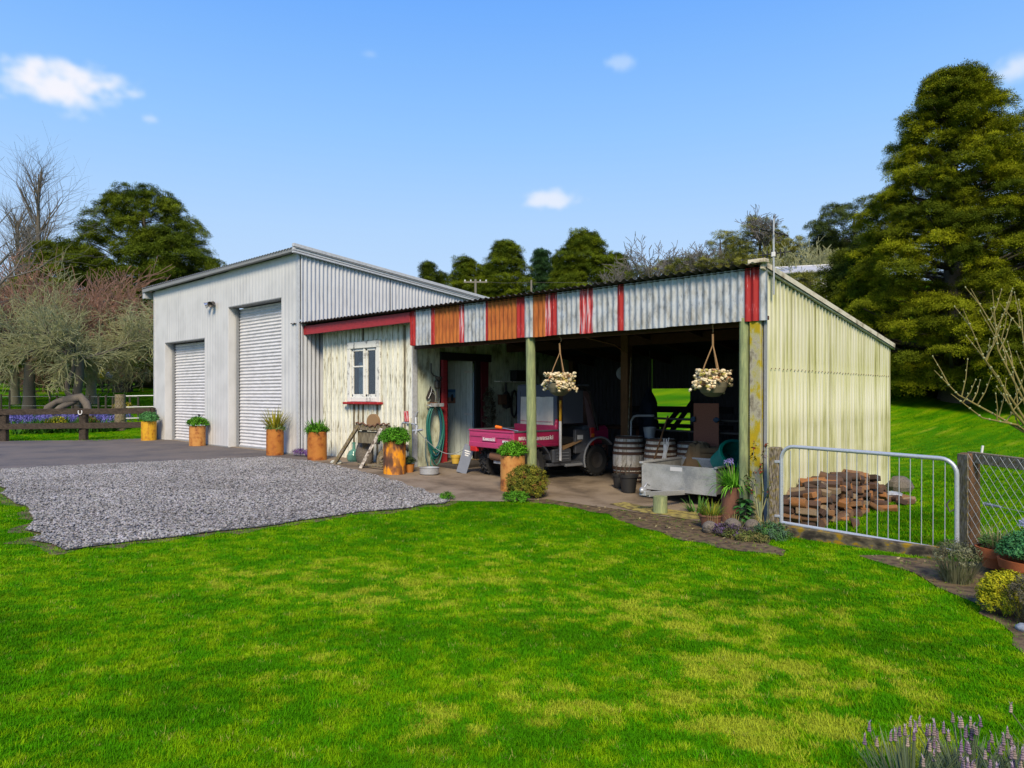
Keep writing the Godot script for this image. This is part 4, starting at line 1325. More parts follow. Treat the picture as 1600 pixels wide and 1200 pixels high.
	bx(ho, "window", Vector3(-0.8, -0.55, 1.51), Vector3(0.9, 0.8, 0.04), M.black)
	bx(ho, "window", Vector3(1.0, -0.55, 1.51), Vector3(0.9, 0.8, 0.04), M.black)
	var hb := thing("house", "tiny white house glimpsed through the trees left of the aerial", "house", P(-25.0, 11.9, 55.8), 0.3)
	bx(hb, "wall", Vector3.ZERO, Vector3(2.2, 1.0, 1.6), M.white_paint)
	bx(hb, "roof", Vector3(0, 0.62, 0), Vector3(2.5, 0.2, 2.0), M.grey_gutter)
	# power poles and the wire between them
	var pa := thing("power_pole", "wooden power pole with a crossarm above the garage roof end", "power pole", P(-43.2, 2.0, 42.0))
	tb(pa, "pole", [Vector3.ZERO, Vector3(0, 9.5, 0)], [0.13, 0.1], M.pole_wood)
	bx(pa, "crossarm", Vector3(0, 9.25, 0), Vector3(2.0, 0.13, 0.13), M.pole_wood, 0.01, Basis(Vector3.UP, 0.75))
	for q in [-0.9, -0.4, 0.4, 0.9]:
		bx(pa, "insulator", Vector3(q * cos(0.75), 9.38, -q * sin(0.75)), Vector3(0.08, 0.16, 0.08), M.white_paint)
	var pb := thing("power_pole", "plain thin power pole above the middle of the striped fascia", "power pole", P(-39.6, 2.0, 45.1))
	tb(pb, "pole", [Vector3.ZERO, Vector3(0, 9.4, 0)], [0.1, 0.08], M.pole_wood)
	var wr := MB.new()
	wr.tube([P(-43.2, 11.35, 42.0), P(-41.4, 11.15, 43.5), P(-39.6, 11.2, 45.1), P(-33, 11.0, 50)], [0.012], 4, false)
	one("power_line", wr, M.iron, "thin overhead wire running between the two power poles", "wire")


# ---------------------------------------------------------------- left of the garage
func left_yard() -> void:
	# post and rail fence along the edge of the driveway
	var f := thing("rail_fence", "dark two rail timber fence along the edge of the driveway", "fence")
	var A := Vector2(-26.6, 2.3)
	var pts := [Vector2(-26.5, 2.4), Vector2(-24.77, 5.01), Vector2(-23.59, 6.73), Vector2(-22.55, 8.25)]
	for i in 4:
		var q: Vector2 = pts[i]
		bx(f, "post", G(q.x, q.y, 0.45), Vector3(0.22, 1.0 if i < 3 else 1.02, 0.16), M.fence_wood, 0.02, Basis(Vector3.UP, 0.6))
	for i in 3:
		var a: Vector2 = pts[i]
		var b: Vector2 = pts[i + 1]
		for y in [0.86, 0.44]:
			var k := MB.new()
			k.bar(G(a.x + 0.09, a.y - 0.05, y), G(b.x + 0.09, b.y - 0.05, y + 0.01), 0.05, 0.17)
			part("rail", k, M.fence_wood, f)
	var hs := thing("horseshoe", "pale horseshoe nailed to the fence post beside the driveway", "horseshoe", G(-23.47, 6.66, 0.83), 0.75)
	var arc := []
	for i in 9:
		var a := lerpf(-0.7, PI + 0.7, i / 8.0)
		arc.append(Vector3(cos(a) * 0.055, -sin(a) * 0.075 + 0.02, 0.11))
	tb(hs, "shoe", arc, [0.014], M.white_paint, 6)
	# gate post, wires and a light gate beyond
	var gp_ := thing("gate_post", "thick weathered grey post behind the rail fence", "post", G(-26.1, 8.55))
	tb(gp_, "post", [Vector3(0, -0.1, 0), Vector3(0, 0.7, 0), Vector3(0, 1.22, 0)], [0.19, 0.17, 0.17], M.old_wood, 12)
	var wg := thing("wire_gate", "thin pale pipe gate between the grey post and the garage", "gate")
	for y in [0.16, 0.4, 0.78, 1.16]:
		tb(wg, "bar", [G(-26.0, 8.7, y), G(-24.0, 11.2, y + 0.02)], [0.018], M.white_paint, 6)
	var sk := []
	for i in 24:
		var t := i / 23.0
		var x := lerpf(-33.5, -28.4, t)
		var d := lerpf(5.2, 9.9, t)
		if i > 7 and i < 12: continue
		sk.append([x + rng.randf_range(-0.12, 0.12), d, rng.randf_range(0.85, 1.15)])
	for q in sk:
		var o := thing("fence_stake", "dark thin upright stake in the paddock fence line", "stake", G(q[0], q[1]), 0.0, "stakes of the paddock fence")
		bx(o, "stake", Vector3(0, 0.5 * q[2], 0), Vector3(0.075, q[2], 0.05), M.bark_dark, 0.008)
	for y in [0.55, 0.9]:
		var k := MB.new()
		k.tube([G(-33.5, 5.2, y), G(-31, 7.6, y), G(-28.4, 9.9, y)], [0.006], 4, false)
		one("fence_wire", k, M.wire, "upper strand of the paddock fence wire" if y > 0.7 else "lower strand of the paddock fence wire", "wire")
	# flowers and leafy plants below the fence
	var xf := []
	var cs := PackedColorArray()
	for i in 1100:
		var t := rng.randf()
		var x := lerpf(-30.6, -27.3, t) + rng.randf_range(-0.7, 0.7)
		var d := lerpf(5.9, 8.9, t) + rng.randf_range(-0.6, 0.6)
		var s := rng.randf_range(1.2, 2.2)
		xf.append(Transform3D(Basis.from_euler(Vector3(0, rng.randf() * TAU, 0)).scaled(Vector3(s, s * 1.3, s)), G(x, d, rng.randf_range(0.12, 0.3))))
		cs.append(L(0.17, 0.16, 0.46) * rng.randf_range(0.7, 1.3))
	var bl := thing("flowers", "drift of blue purple flowers behind the rail fence", "flowers")
	bl.set_meta("kind", "stuff")
	many(bl, "blooms", spr["sprig_0"], M.leaf, xf, cs)
	var lp := thing("ground_cover", "dark green strap leaved plants along the foot of the fence", "plants")
	lp.set_meta("kind", "stuff")
	for i in 34:
		var t := rng.randf()
		tuft(lp, "clump", G(lerpf(-27.6, -25.9, t) + rng.randf_range(-0.3, 0.3), lerpf(6.1, 8.3, t) + rng.randf_range(-0.3, 0.3), -0.02), 26, 0.55, 0.05, 0.14, 1.3, L(0.03, 0.09, 0.02), L(0.06, 0.17, 0.02))
	for q in [[-27.0, 6.9, 0.2, "small yellow flowering plant among the green strap leaves", L(0.5, 0.42, 0.02)], [-26.6, 7.7, 0.2, "small brown leaved plant among the strap leaves", L(0.17, 0.09, 0.03)], [-27.2, 9.0, 0.5, "yellow flowered bush against the thick grey post", L(0.4, 0.3, 0.03)]]:
		var o := thing("plant", q[3], "plant", G(q[0], q[1]))
		ball(o, "leaves", Vector3(0, q[2], 0), Vector3(0.3, 0.28, 0.3), 110, L(0.06, 0.14, 0.02), q[4], 2.2)
	# the gnarled fallen trunk
	var fl := thing("fallen_trunk", "gnarled grey fallen tree trunk arched behind the fence", "log", G(-29.6, 8.0))
	var u := Vector3(0.733, 0, -0.68)
	tb(fl, "trunk", [u * -0.95 + Vector3(0, 0.1, 0), u * -0.8 + Vector3(0, 0.55, 0), u * -0.4 + Vector3(0, 0.78, 0.05), u * 0.05 + Vector3(0, 0.84, 0.1), u * 0.4 + Vector3(0, 0.93, 0), u * 0.68 + Vector3(0, 0.72, 0.08), u * 0.85 + Vector3(0, 0.3, 0.12), u * 0.9 + Vector3(0, -0.1, 0.1)], [0.1, 0.15, 0.11, 0.17, 0.16, 0.14, 0.12], M.rock, 9)
	tb(fl, "root", [u * 0.2 + Vector3(0, 0.82, 0), u * -0.05 + Vector3(0, 0.55, 0.3), u * -0.2 + Vector3(0, 0.2, 0.5), u * -0.28 + Vector3(0, -0.1, 0.55)], [0.13, 0.1, 0.09, 0.12], M.rock, 8)
	tb(fl, "stub", [u * 0.1 + Vector3(0, 0.8, 0), u * -0.12 + Vector3(0, 1.15, 0), u * -0.05 + Vector3(0, 1.5, 0.04), u * 0.12 + Vector3(0, 1.95, 0), u * 0.1 + Vector3(0, 2.4, 0)], [0.13, 0.09, 0.08, 0.07, 0.05], M.bark, 8)
	# leafless trees
	bare_tree("pale lichen covered fruit tree at the left edge of the photo", G(-33.9, 7.7), 2.1, 1.8, 0.2, 3, 3, 0.0, 0.36, M.twig_lichen, M.rock, Vector3(0.1, 0, 0), 5, "leafless trees in the paddock", "fruit_tree", 0.010, 260, L(0.20, 0.23, 0.09), L(0.33, 0.34, 0.15))
	bare_tree("lichen covered fruit tree growing over the fallen trunk", G(-30.8, 8.6), 2.3, 1.5, 0.15, 3, 3, 0.02, 0.36, M.twig_lichen, M.bark, Vector3(0.25, 0, 0), 5, "leafless trees in the paddock", "fruit_tree", 0.010, 260, L(0.20, 0.23, 0.09), L(0.33, 0.34, 0.15))
	bare_tree("drooping pale green twiggy tree against the garage corner", G(-31.3, 12.0), 2.4, 1.7, 0.14, 3, 3, -0.04, 0.32, M.twig_lichen, M.bark, Vector3.ZERO, 7, "leafless trees in the paddock", "fruit_tree", 0.010, 420, L(0.20, 0.23, 0.09), L(0.33, 0.34, 0.15))
	bare_tree("leafless tree with pinkish red buds before the dark evergreen", G(-36.0, 10.6), 1.7, 2.4, 0.2, 3, 3, 0.1, 0.28, M.twig_pink, M.bark_pale, Vector3.ZERO, 8, "leafless trees in the paddock", "fruit_tree", 0.012, 520, L(0.36, 0.17, 0.11), L(0.45, 0.26, 0.17))
	bare_tree("smaller pink budded tree behind the left lichen tree", G(-38.5, 8.2), 1.6, 2.2, 0.18, 3, 3, 0.1, 0.28, M.twig_pink, M.bark_pale, Vector3.ZERO, 7, "leafless trees in the paddock", "fruit_tree", 0.012, 420, L(0.36, 0.17, 0.11), L(0.45, 0.26, 0.17))
	bare_tree("tall dark leafless tree reaching in from the left edge", G(-29.9, 4.3), 3.2, 3.4, 0.17, 3, 2, 0.14, 0.3, M.twig_grey, M.bark_dark, Vector3(0.2, 0, 0), 4)
	for q in [[60, 53.0, 258, "tall bare poplar tree at the left"], [28, 56.0, 330, "shorter bare poplar at the far left edge"], [44, 58.0, 352, "faint bare poplar between the other two poplars"]]:
		var cz: float = q[1]
		var cx: float = (q[0] - 800.0) / 1104.0 * cz
		var x := 0.7331 * cx - 0.6801 * cz
		var d := 0.6801 * cx + 0.7331 * cz
		var top: float = 1.65 - (q[2] - 617.0) / 1104.0 * cz
		var t := thing("poplar_tree", q[3], "tree", G(x, d), 0.0, "bare poplars")
		var hi := top - h(x, d)
		tb(t, "trunk", [Vector3.ZERO, Vector3(0, hi * 0.5, 0), Vector3(0, hi * 0.96, 0)], [0.36, 0.24, 0.03], M.bark, 8)
		var b := MB.new()
		for i in 46:
			var y := hi * rng.randf_range(0.16, 0.93)
			var a := rng.randf() * TAU
			twigs(b, Vector3(0, y, 0), Vector3(cos(a) * 0.45, 1, sin(a) * 0.45).normalized(), minf(hi * 0.2, (hi - y) * 0.7 + 0.5), 0.06, 2, 0.12, 0.14, 2)
		part("branches", b, M.bark, t)
	evergreen("big dark evergreen tree left of the garage", "tree", G(-49.2, 17.6), 13.2, [4.6, 5.3, 5.4, 5.0, 4.2, 3.0, 1.3], 300, 1.05, L(0.055, 0.09, 0.010), L(0.16, 0.205, 0.014), 0.65, "", 12.0, 0.06)
	evergreen("lower evergreen tree joining the big one on its left", "tree", G(-53.5, 14.2), 9.8, [3.6, 4.2, 4.0, 3.0, 1.2], 120, 1.15, L(0.055, 0.085, 0.010), L(0.14, 0.175, 0.014), 0.75, "", 13.0, 0.05)
	evergreen("right hand evergreen leaning over the garage roof edge", "tree", G(-45.9, 17.6), 10.0, [3.0, 3.6, 3.6, 2.8, 1.0], 120, 1.05, L(0.055, 0.09, 0.010), L(0.15, 0.195, 0.014), 0.75, "", 13.0, 0.1)
	# brushy hedge with painted buoys on it
	var hg := thing("hedge", "grey green scrubby hedge bank at the back of the paddock", "hedge")
	for i in 12:
		ball(hg, "brush", G(lerpf(-50, -39, i / 11.0), lerpf(8.0, 16.6, i / 11.0), 0.5), Vector3(1.2, 0.75, 1.2), 220, L(0.07, 0.08, 0.035), L(0.13, 0.12, 0.06), 3.2)
	var th := thing("tree", "dark stout trunk rising behind the buoys", "tree", G(-42.3, 14.0))
	tb(th, "trunk", [Vector3(0, -0.2, 0), Vector3(0, 1.2, 0), Vector3(0.1, 3.0, 0)], [0.55, 0.45, 0.35], M.bark_dark, 9)
	for q in [[-41.5, 11.97, 0.17, L(0.05, 0.2, 0.24), "teal painted float on the hedge, leftmost of the row"], [-41.16, 12.29, 0.16, L(0.06, 0.07, 0.2), "dark blue float on the hedge beside the yellow one"], [-40.89, 12.54, 0.27, L(0.65, 0.5, 0.01), "large bright yellow float on the hedge"], [-40.64, 12.76, 0.18, L(0.4, 0.42, 0.55), "white topped blue float right of the yellow one"], [-40.15, 13.22, 0.14, L(0.3, 0.04, 0.05), "small red float on the hedge, rightmost of the row"]]:
		var o := thing("float", q[4], "float", P(q[0], 2.66 if q[2] < 0.25 else 2.7, q[1]))
		var b := MB.new()
		var r: float = q[2]
		b.lathe([Vector2(0.0, -r), Vector2(r * 0.7, -r * 0.7), Vector2(r, 0), Vector2(r * 0.7, r * 0.7), Vector2(r * 0.2, r), Vector2(r * 0.2, r * 1.2), Vector2(0, r * 1.2)], 14)
		part("ball", b, mat("float_paint_%d" % int(r * 100), q[3], 0.5), o)
		tb(o, "peg", [Vector3(0, -0.9, 0), Vector3(0, -r, 0)], [0.04], M.bark_dark, 6)


# ---------------------------------------------------------------- pots and things before the sheds
func pipe_pot(label: String, at: Vector3, r: float, high: float, m: Material, group := "rusty pipe planters along the sheds") -> Node3D:
	var t := thing("planter", label, "planter", at, rng.randf() * 6.0, group)
	var b := MB.new()
	b.lathe([Vector2(0, 0), Vector2(r, 0), Vector2(r, 0.02), Vector2(r * 0.995, high - 0.01), Vector2(r * 0.985, high), Vector2(r * 0.93, high), Vector2(r * 0.925, high - 0.09)], 28)
	part("pot", b, m, t)
	var s := MB.new()
	s.lathe([Vector2(r * 0.93, high - 0.06), Vector2(0, high - 0.05)], 20)
	part("soil", s, M.soil, t)
	return t

func yard_things() -> void:
	var g1 := L(0.05, 0.17, 0.015)
	var g2 := L(0.11, 0.30, 0.02)
	var t := pipe_pot("yellow pipe planter with a green dome, leftmost at the garage corner", G(-22.1, 8.02), 0.21, 0.57, M.pot_yellow)
	ball(t, "plant", Vector3(0, 0.6, 0), Vector3(0.27, 0.2, 0.27), 300, L(0.06, 0.2, 0.06), L(0.12, 0.3, 0.10), 1.3)
	t = pipe_pot("rust brown pipe planter before the smaller roller door", G(-18.95, 8.1), 0.205, 0.54, M.pot_tan)
	ball(t, "plant", Vector3(0, 0.56, 0), Vector3(0.25, 0.19, 0.25), 320, g1, g2, 1.2)
	t = pipe_pot("rusty pipe planter with tall spiky grass before the larger roller door", G(-14.76, 8.05), 0.19, 0.6, M.pot_rust)
	tuft(t, "grass", Vector3(0, 0.55, 0), 210, 0.58, 0.016, 0.13, 0.8, L(0.18, 0.22, 0.02), L(0.42, 0.34, 0.03))
	ball(t, "plant", Vector3(0, 0.58, 0), Vector3(0.2, 0.1, 0.2), 90, L(0.12, 0.2, 0.06), L(0.2, 0.28, 0.1), 1.1)
	t = pipe_pot("orange rust pipe planter with leafy greens at the corner of the white wall", G(-13.1, 8.1), 0.2, 0.6, M.pot_rust)
	tuft(t, "leaves", Vector3(0, 0.55, 0), 46, 0.36, 0.055, 0.13, 0.8, L(0.06, 0.18, 0.02), L(0.12, 0.28, 0.03))
	ball(t, "plant", Vector3(0, 0.58, 0), Vector3(0.22, 0.12, 0.22), 130, g1, g2, 1.4)
	t = pipe_pot("half yellow half brown pipe planter beside the old saw stand", G(-10.32, 7.98), 0.205, 0.6, M.pot_half)
	ball(t, "plant", Vector3(0, 0.6, 0), Vector3(0.27, 0.22, 0.27), 420, L(0.045, 0.16, 0.012), L(0.10, 0.30, 0.02), 1.15)
	t = pipe_pot("smooth tan pipe planter at the foot of the green front post", G(-7.72, 8.34), 0.2, 0.58, M.pot_tan)
	ball(t, "plant", Vector3(0, 0.6, 0), Vector3(0.22, 0.17, 0.22), 360, L(0.05, 0.18, 0.012), L(0.12, 0.34, 0.02), 1.1)
	# round bush at the post
	t = thing("bush", "round yellow green bush before the front post", "bush", G(-7.2, 8.1))
	ball(t, "leaves", Vector3(0, 0.22, 0), Vector3(0.31, 0.25, 0.31), 850, L(0.05, 0.09, 0.015), L(0.26, 0.24, 0.03), 0.95, -0.7)
	ball(t, "leaves", Vector3(0, 0.2, 0), Vector3(0.3, 0.22, 0.3), 200, L(0.14, 0.07, 0.03), L(0.24, 0.1, 0.04), 0.8, -0.7)
	t = thing("plant", "small bright green weed in front of the round bush", "plant", G(-7.1, 7.72))
	ball(t, "leaves", Vector3(0, 0.03, 0), Vector3(0.2, 0.08, 0.14), 120, g1, g2, 1.0)
	t = thing("plant", "tiny green weed at the tip of the gravel", "plant", G(-7.75, 6.95))
	ball(t, "leaves", Vector3(0, 0.02, 0), Vector3(0.1, 0.07, 0.1), 50, g1, g2, 0.9)
	t = thing("plant", "purple flowers at the foot of the garage corner", "flowers", G(-14.05, 8.3))
	ball(t, "blooms", Vector3(0, 0.05, 0), Vector3(0.35, 0.09, 0.1), 90, L(0.10, 0.05, 0.2), L(0.22, 0.12, 0.3), 1.1)
	# green glass demijohn
	t = thing("demijohn", "green glass demijohn standing against the white wall", "bottle", G(-12.35, 8.5))
	var b := MB.new()
	b.lathe([Vector2(0, 0), Vector2(0.12, 0), Vector2(0.14, 0.05), Vector2(0.14, 0.14), Vector2(0.1, 0.22), Vector2(0.035, 0.26), Vector2(0.03, 0.36), Vector2(0.038, 0.37), Vector2(0.038, 0.4), Vector2(0.025, 0.4)], 20)
	part("bottle", b, M.glass_green, t)
	# saw stand with an old grinding wheel
	t = thing("saw_stand", "weathered timber saw stand with a round plate on top by the white wall", "saw stand", G(-11.55, 8.2), 0.1)
	for q in [[Vector3(-0.62, 0, 0.26), Vector3(-0.2, 0.78, 0.0)], [Vector3(0.22, 0, 0.3), Vector3(0.5, 0.76, 0.02)]]:
		b = MB.new()
		b.bar(q[0], q[1], 0.11, 0.06)
		part("leg", b, M.leg_peel if q[0].x > 0.0 else M.old_wood, t)
	for q in [[Vector3(-0.32, 0, -0.3), Vector3(-0.1, 0.76, -0.08)], [Vector3(0.7, 0, -0.25), Vector3(0.6, 0.76, -0.08)]]:
		b = MB.new()
		b.bar(q[0], q[1], 0.1, 0.06)
		part("leg", b, M.old_wood, t)
	bx(t, "top_rail", Vector3(0.2, 0.76, -0.03), Vector3(0.95, 0.12, 0.1), M.old_wood, 0.015)
	bx(t, "side_board", Vector3(0.05, 0.56, -0.06), Vector3(0.62, 0.24, 0.05), M.board_bare, 0.01)
	bx(t, "cross_bar", Vector3(0.42, 0.06, 0.22), Vector3(0.7, 0.05, 0.05), M.old_wood, 0.01)
	b = MB.new()
	b.lathe([Vector2(0, -0.03), Vector2(0.17, -0.03), Vector2(0.17, 0.03), Vector2(0, 0.03)], 22, Vector3(0.22, 0.86, -0.03), Basis(Vector3.RIGHT, PI / 2))
	part("wheel", b, M.card, t)
	var ch := []
	for i in 20:
		ch.append(Vector3(-0.22 + i * 0.05, 0.84 + 0.02 * sin(i * 2.1) - (0.04 if i > 5 and i < 12 else 0.0), 0.03))
	tb(t, "chain", ch, [0.022, 0.016], M.iron_rust, 6)
	b = MB.new()
	t = thing("jar", "large mossy yellow green glass jar leaning inside the saw stand", "jar", G(-10.98, 8.5, 0.3))
	b.lathe([Vector2(0, 0), Vector2(0.15, 0), Vector2(0.165, 0.03), Vector2(0.165, 0.3), Vector2(0.12, 0.36), Vector2(0.09, 0.38), Vector2(0.09, 0.46), Vector2(0, 0.46)], 18)
	part("jar", b, M.jar, t)
	b = MB.new()
	b.lathe([Vector2(0, 0), Vector2(0.16, 0), Vector2(0.17, -0.3), Vector2(0.12, -0.3)], 14)
	part("stand", b, M.old_wood, t)
	t = thing("coiled_basket", "round grey woven coil leaning under the saw stand", "basket", G(-11.05, 8.3, 0.19), 0.1)
	for i in 4:
		var ring := []
		for k in 17:
			var a := TAU * k / 16.0
			ring.append(Vector3(cos(a), sin(a), 0) * (0.18 - i * 0.04) + Vector3(0, 0, sin(a) * -0.05 + 0.01 * i))
		tb(t, "coil", ring, [0.026], M.old_wood, 7)
	t = thing("stone", "grey upright stone behind the saw stand's left leg", "stone", G(-11.9, 8.45, 0.2))
	b = MB.new()
	b.lump(Vector3.ZERO, Vector3(0.24, 0.3, 0.16), rng, 0.1, 6, 9)
	part("stone", b, M.rock, t)
	t = thing("stone", "small flat stone under the front foot of the saw stand", "stone", G(-12.2, 7.98, 0.03))
	b = MB.new()
	b.lump(Vector3.ZERO, Vector3(0.15, 0.06, 0.1), rng, 0.1, 4, 8)
	part("stone", b, M.white_board_1, t)
	t = thing("stone", "pinkish weathered stone between the jar and the planter", "stone", G(-10.72, 8.2, 0.17))
	b = MB.new()
	b.lump(Vector3.ZERO, Vector3(0.12, 0.24, 0.12), rng, 0.12, 6, 8)
	part("stone", b, M.rock, t)
	# standpipe and tap at the corner
	t = thing("standpipe", "old standpipe tap tied to a stake at the white wall corner", "tap", G(-10.55, 8.55))
	tb(t, "pipe", [Vector3(-0.28, 0, 0), Vector3(-0.28, 0.86, 0), Vector3(-0.24, 0.9, 0), Vector3(0.1, 0.88, 0.02), Vector3(0.22, 0.84, 0.02)], [0.018], M.steel)
	bx(t, "stake", Vector3(-0.12, 0.5, -0.05), Vector3(0.11, 1.0, 0.06), M.white_board_1, 0.01)
	bx(t, "stake", Vector3(0.0, 0.45, 0.02), Vector3(0.06, 0.9, 0.05), M.post_green, 0.01)
	b = MB.new()
	b.lump(Vector3(-0.12, 0.42, 0.0), Vector3(0.05, 0.07, 0.03), rng, 0.1)
	part("weight", b, M.iron, t)
	b = MB.new()
	b.bar(Vector3(-0.16, 1.12, 0.0), Vector3(-0.1, 0.92, 0.02), 0.09, 0.03)
	part("red_tag", b, M.red_worn, t)
	for q in [[Vector3(0.2, 0.84, 0.02), Vector3(0.2, 0.7, 0.05)], [Vector3(0.1, 0.75, 0.03), Vector3(0.34, 0.78, 0.0)], [Vector3(0.17, 0.88, 0.02), Vector3(0.14, 1.02, 0.0)], [Vector3(0.14, 1.02, 0.0), Vector3(0.19, 1.12, 0.0)]]:
		tb(t, "tap", [q[0], q[1]], [0.028, 0.02], M.steel)
	t = thing("plant_pot", "small orange plastic pot with dark leaves at the wall corner", "pot", G(-10.3, 8.3), 0.0)
	b = MB.new()
	b.lathe([Vector2(0, 0), Vector2(0.075, 0), Vector2(0.1, 0.14), Vector2(0.105, 0.16), Vector2(0.09, 0.16)], 18)
	part("pot", b, M.pot_rust, t)
	ball(t, "plant", Vector3(0, 0.18, 0), Vector3(0.11, 0.08, 0.11), 60, L(0.03, 0.05, 0.02), L(0.06, 0.09, 0.03), 1.1)
	t = thing("bowl", "round grey metal bowl on the concrete below the hose", "bowl", G(-9.85, 8.4))
	b = MB.new()
	b.lathe([Vector2(0, 0), Vector2(0.14, 0), Vector2(0.175, 0.03), Vector2(0.18, 0.13), Vector2(0.19, 0.14), Vector2(0.175, 0.14), Vector2(0.165, 0.05), Vector2(0, 0.04)], 24)
	part("bowl", b, M.steel, t)
	var hose := []
	for i in 14:
		var f := i / 13.0
		hose.append(P(-10.35 + 0.75 * f, 0.96 - 0.42 * sin(PI * f * 0.8) , 8.56 + 0.62 * f))
	var k := MB.new()
	k.tube(hose, [0.007], 6)
	one("hose", k, M.pipe_grey, "thin pale hose looping from the tap to the green coil", "hose")
	# coiled green garden hose on its hook
	t = thing("garden_hose", "coiled green garden hose hanging below the horse head", "hose", P(-10.74, 1.42, 9.27))
	for i in 13:
		var ring := []
		var dr := rng.randf_range(0.85, 1.28)
		var w := rng.randf_range(0.17, 0.25)
		for q in 25:
			var a := TAU * q / 24.0
			var y := cos(a) * 0.5 * dr - 0.5 * dr
			var pinch := 1.0 - 0.25 * sstep(-0.3, -1.2, y)
			ring.append(Vector3(0.03 + 0.012 * (i % 6), y + 0.03, sin(a) * w * pinch + 0.02 * sin(i * 1.7)))
		tb(t, "loop", ring, [0.0125], M.hose if i % 4 else M.hose_blue, 6)
	bx(t, "hook", Vector3(0.05, 0.02, 0), Vector3(0.14, 0.03, 0.34), M.galv, 0.004)
	bx(t, "hook_lip", Vector3(0.12, 0.03, 0), Vector3(0.015, 0.07, 0.34), M.galv, 0.004)
	tb(t, "tail", [Vector3(0.05, -0.9, 0.1), Vector3(0.1, -1.15, 0.16), Vector3(0.35, -1.22, 0.2), Vector3(0.5, -1.215, 0.0), Vector3(0.35, -1.21, -0.25), Vector3(0.2, -1.2, -0.4)], [0.0125], M.hose, 6)
	tb(t, "tail", [Vector3(0.04, -0.6, 0.23), Vector3(0.05, -1.0, 0.24), Vector3(0.08, -1.2, 0.2)], [0.01], M.hose_blue, 6)
	# horse head plaque
	t = thing("horse_head", "cut metal horse head ornament above the hose hook", "ornament", P(-10.77, 1.5, 9.25))
	var prof := PackedVector2Array([Vector2(0.08, 0.0), Vector2(0.09, 0.12), Vector2(0.07, 0.22), Vector2(0.0, 0.29), Vector2(-0.02, 0.33), Vector2(-0.045, 0.28), Vector2(-0.09, 0.2), Vector2(-0.14, 0.1), Vector2(-0.13, 0.06), Vector2(-0.09, 0.05), Vector2(-0.07, 0.09), Vector2(-0.03, 0.11), Vector2(-0.01, 0.06), Vector2(-0.05, 0.0)])
	var cp := CSGPolygon3D.new()
	cp.polygon = prof
	cp.depth = 0.012
	cp.material = M.iron
	cp.name = "plaque"
	t.add_child(cp, true)
	cp.rotation.y = PI / 2
	for q in [[Vector3(0.02, 0.2, -0.01), Vector3(0.02, 0.05, -0.09)], [Vector3(0.02, 0.3, 0.01), Vector3(0.02, 0.1, 0.08)], [Vector3(0.02, 0.18, 0.05), Vector3(0.02, 0.08, 0.1)]]:
		tb(t, "mane", [q[0], (q[0] + q[1]) * 0.5 + Vector3(0.005, 0.02, -0.02), q[1]], [0.008], M.steel, 5)
	bx(t, "base", Vector3(0.01, -0.01, -0.01), Vector3(0.03, 0.025, 0.24), M.iron_rust)
	# old hand mincer hanging on the boards
	t = thing("mincer", "old iron hand mincer hung on the pale green boards", "mincer", P(-10.77, 1.86, 9.36))
	bx(t, "body", Vector3(0.05, 0, 0), Vector3(0.1, 0.16, 0.12), M.iron, 0.02)
	tb(t, "spout", [Vector3(0.05, -0.05, 0), Vector3(0.05, -0.34, 0.0)], [0.025, 0.02], M.iron)
	tb(t, "crank", [Vector3(0.05, 0.08, 0.0), Vector3(0.06, 0.14, -0.03), Vector3(0.04, 0.18, 0.1), Vector3(0.02, 0.24, 0.14), Vector3(0.02, 0.42, 0.14)], [0.014], M.iron)
	b = MB.new()
	b.lathe([Vector2(0.05, 0.0), Vector2(0.08, 0.06), Vector2(0.07, 0.06)], 12, Vector3(0.05, 0.09, -0.03))
	part("hopper", b, M.iron, t)
	# step and cup
	t = thing("step", "dark rough stone step below the doorway", "step", P(-10.35, 0.2, 9.75))
	b = MB.new()
	b.box(Vector3(0, 0.03, 0), Vector3(0.55, 0.14, 1.0), Basis(Vector3.UP, 0.05), 0.03)
	part("slab", b, M.roof_dark, t)
	t = thing("cup", "small yellow pot standing on the end of the dark step", "cup", P(-10.25, 0.305, 9.42))
	b = MB.new()
	b.lathe([Vector2(0, 0), Vector2(0.07, 0), Vector2(0.085, 0.11), Vector2(0.095, 0.115), Vector2(0.1, 0.16), Vector2(0.085, 0.16), Vector2(0.07, 0.04)], 18)
	part("cup", b, mat("cup_yellow", L(0.56, 0.36, 0.05), 0.6), t)
	# shelf wall inside
	t = thing("shelf", "narrow shelf with dark clutter on the inner wall behind the buggy", "shelf", P(-10.68, 1.94, 11.6))
	bx(t, "board", Vector3.ZERO, Vector3(0.22, 0.03, 1.1), M.white_board_1)
	bx(t, "bracket", Vector3(-0.05, -0.1, 0.25), Vector3(0.03, 0.2, 0.03), M.iron)
	for q in [["tool_box", "black tool box on the inner wall shelf", Vector3(0.0, 0.13, -0.2), Vector3(0.2, 0.22, 0.5), "black"], ["rusty_tin", "square rusty tin hung below the shelf", Vector3(0.02, -0.4, 0.42), Vector3(0.1, 0.2, 0.2), "iron_rust"]]:
		t = thing(q[0], q[1], "box", P(-10.68, 1.94, 11.6))
		bx(t, "body", q[2], q[3], M[q[4]], 0.01)
		bx(t, "lid", q[2] + Vector3(0, q[3].y * 0.5 + 0.01, 0), Vector3(q[3].x + 0.01, 0.02, q[3].z + 0.01), M[q[4]], 0.004)
	t = thing("strap", "looped dark leather strap hanging on the inner wall", "strap", P(-10.74, 1.6, 11.65))
	var lp := []
	for i in 13:
		var a := TAU * i / 12.0
		lp.append(Vector3(0, cos(a) * 0.3 - 0.15, sin(a) * 0.1))
	tb(t, "loop", lp, [0.025], M.black, 6)
	t = thing("bellows", "black pear shaped bag hanging below the shelf", "bag", P(-10.7, 1.62, 11.35))
	b = MB.new()
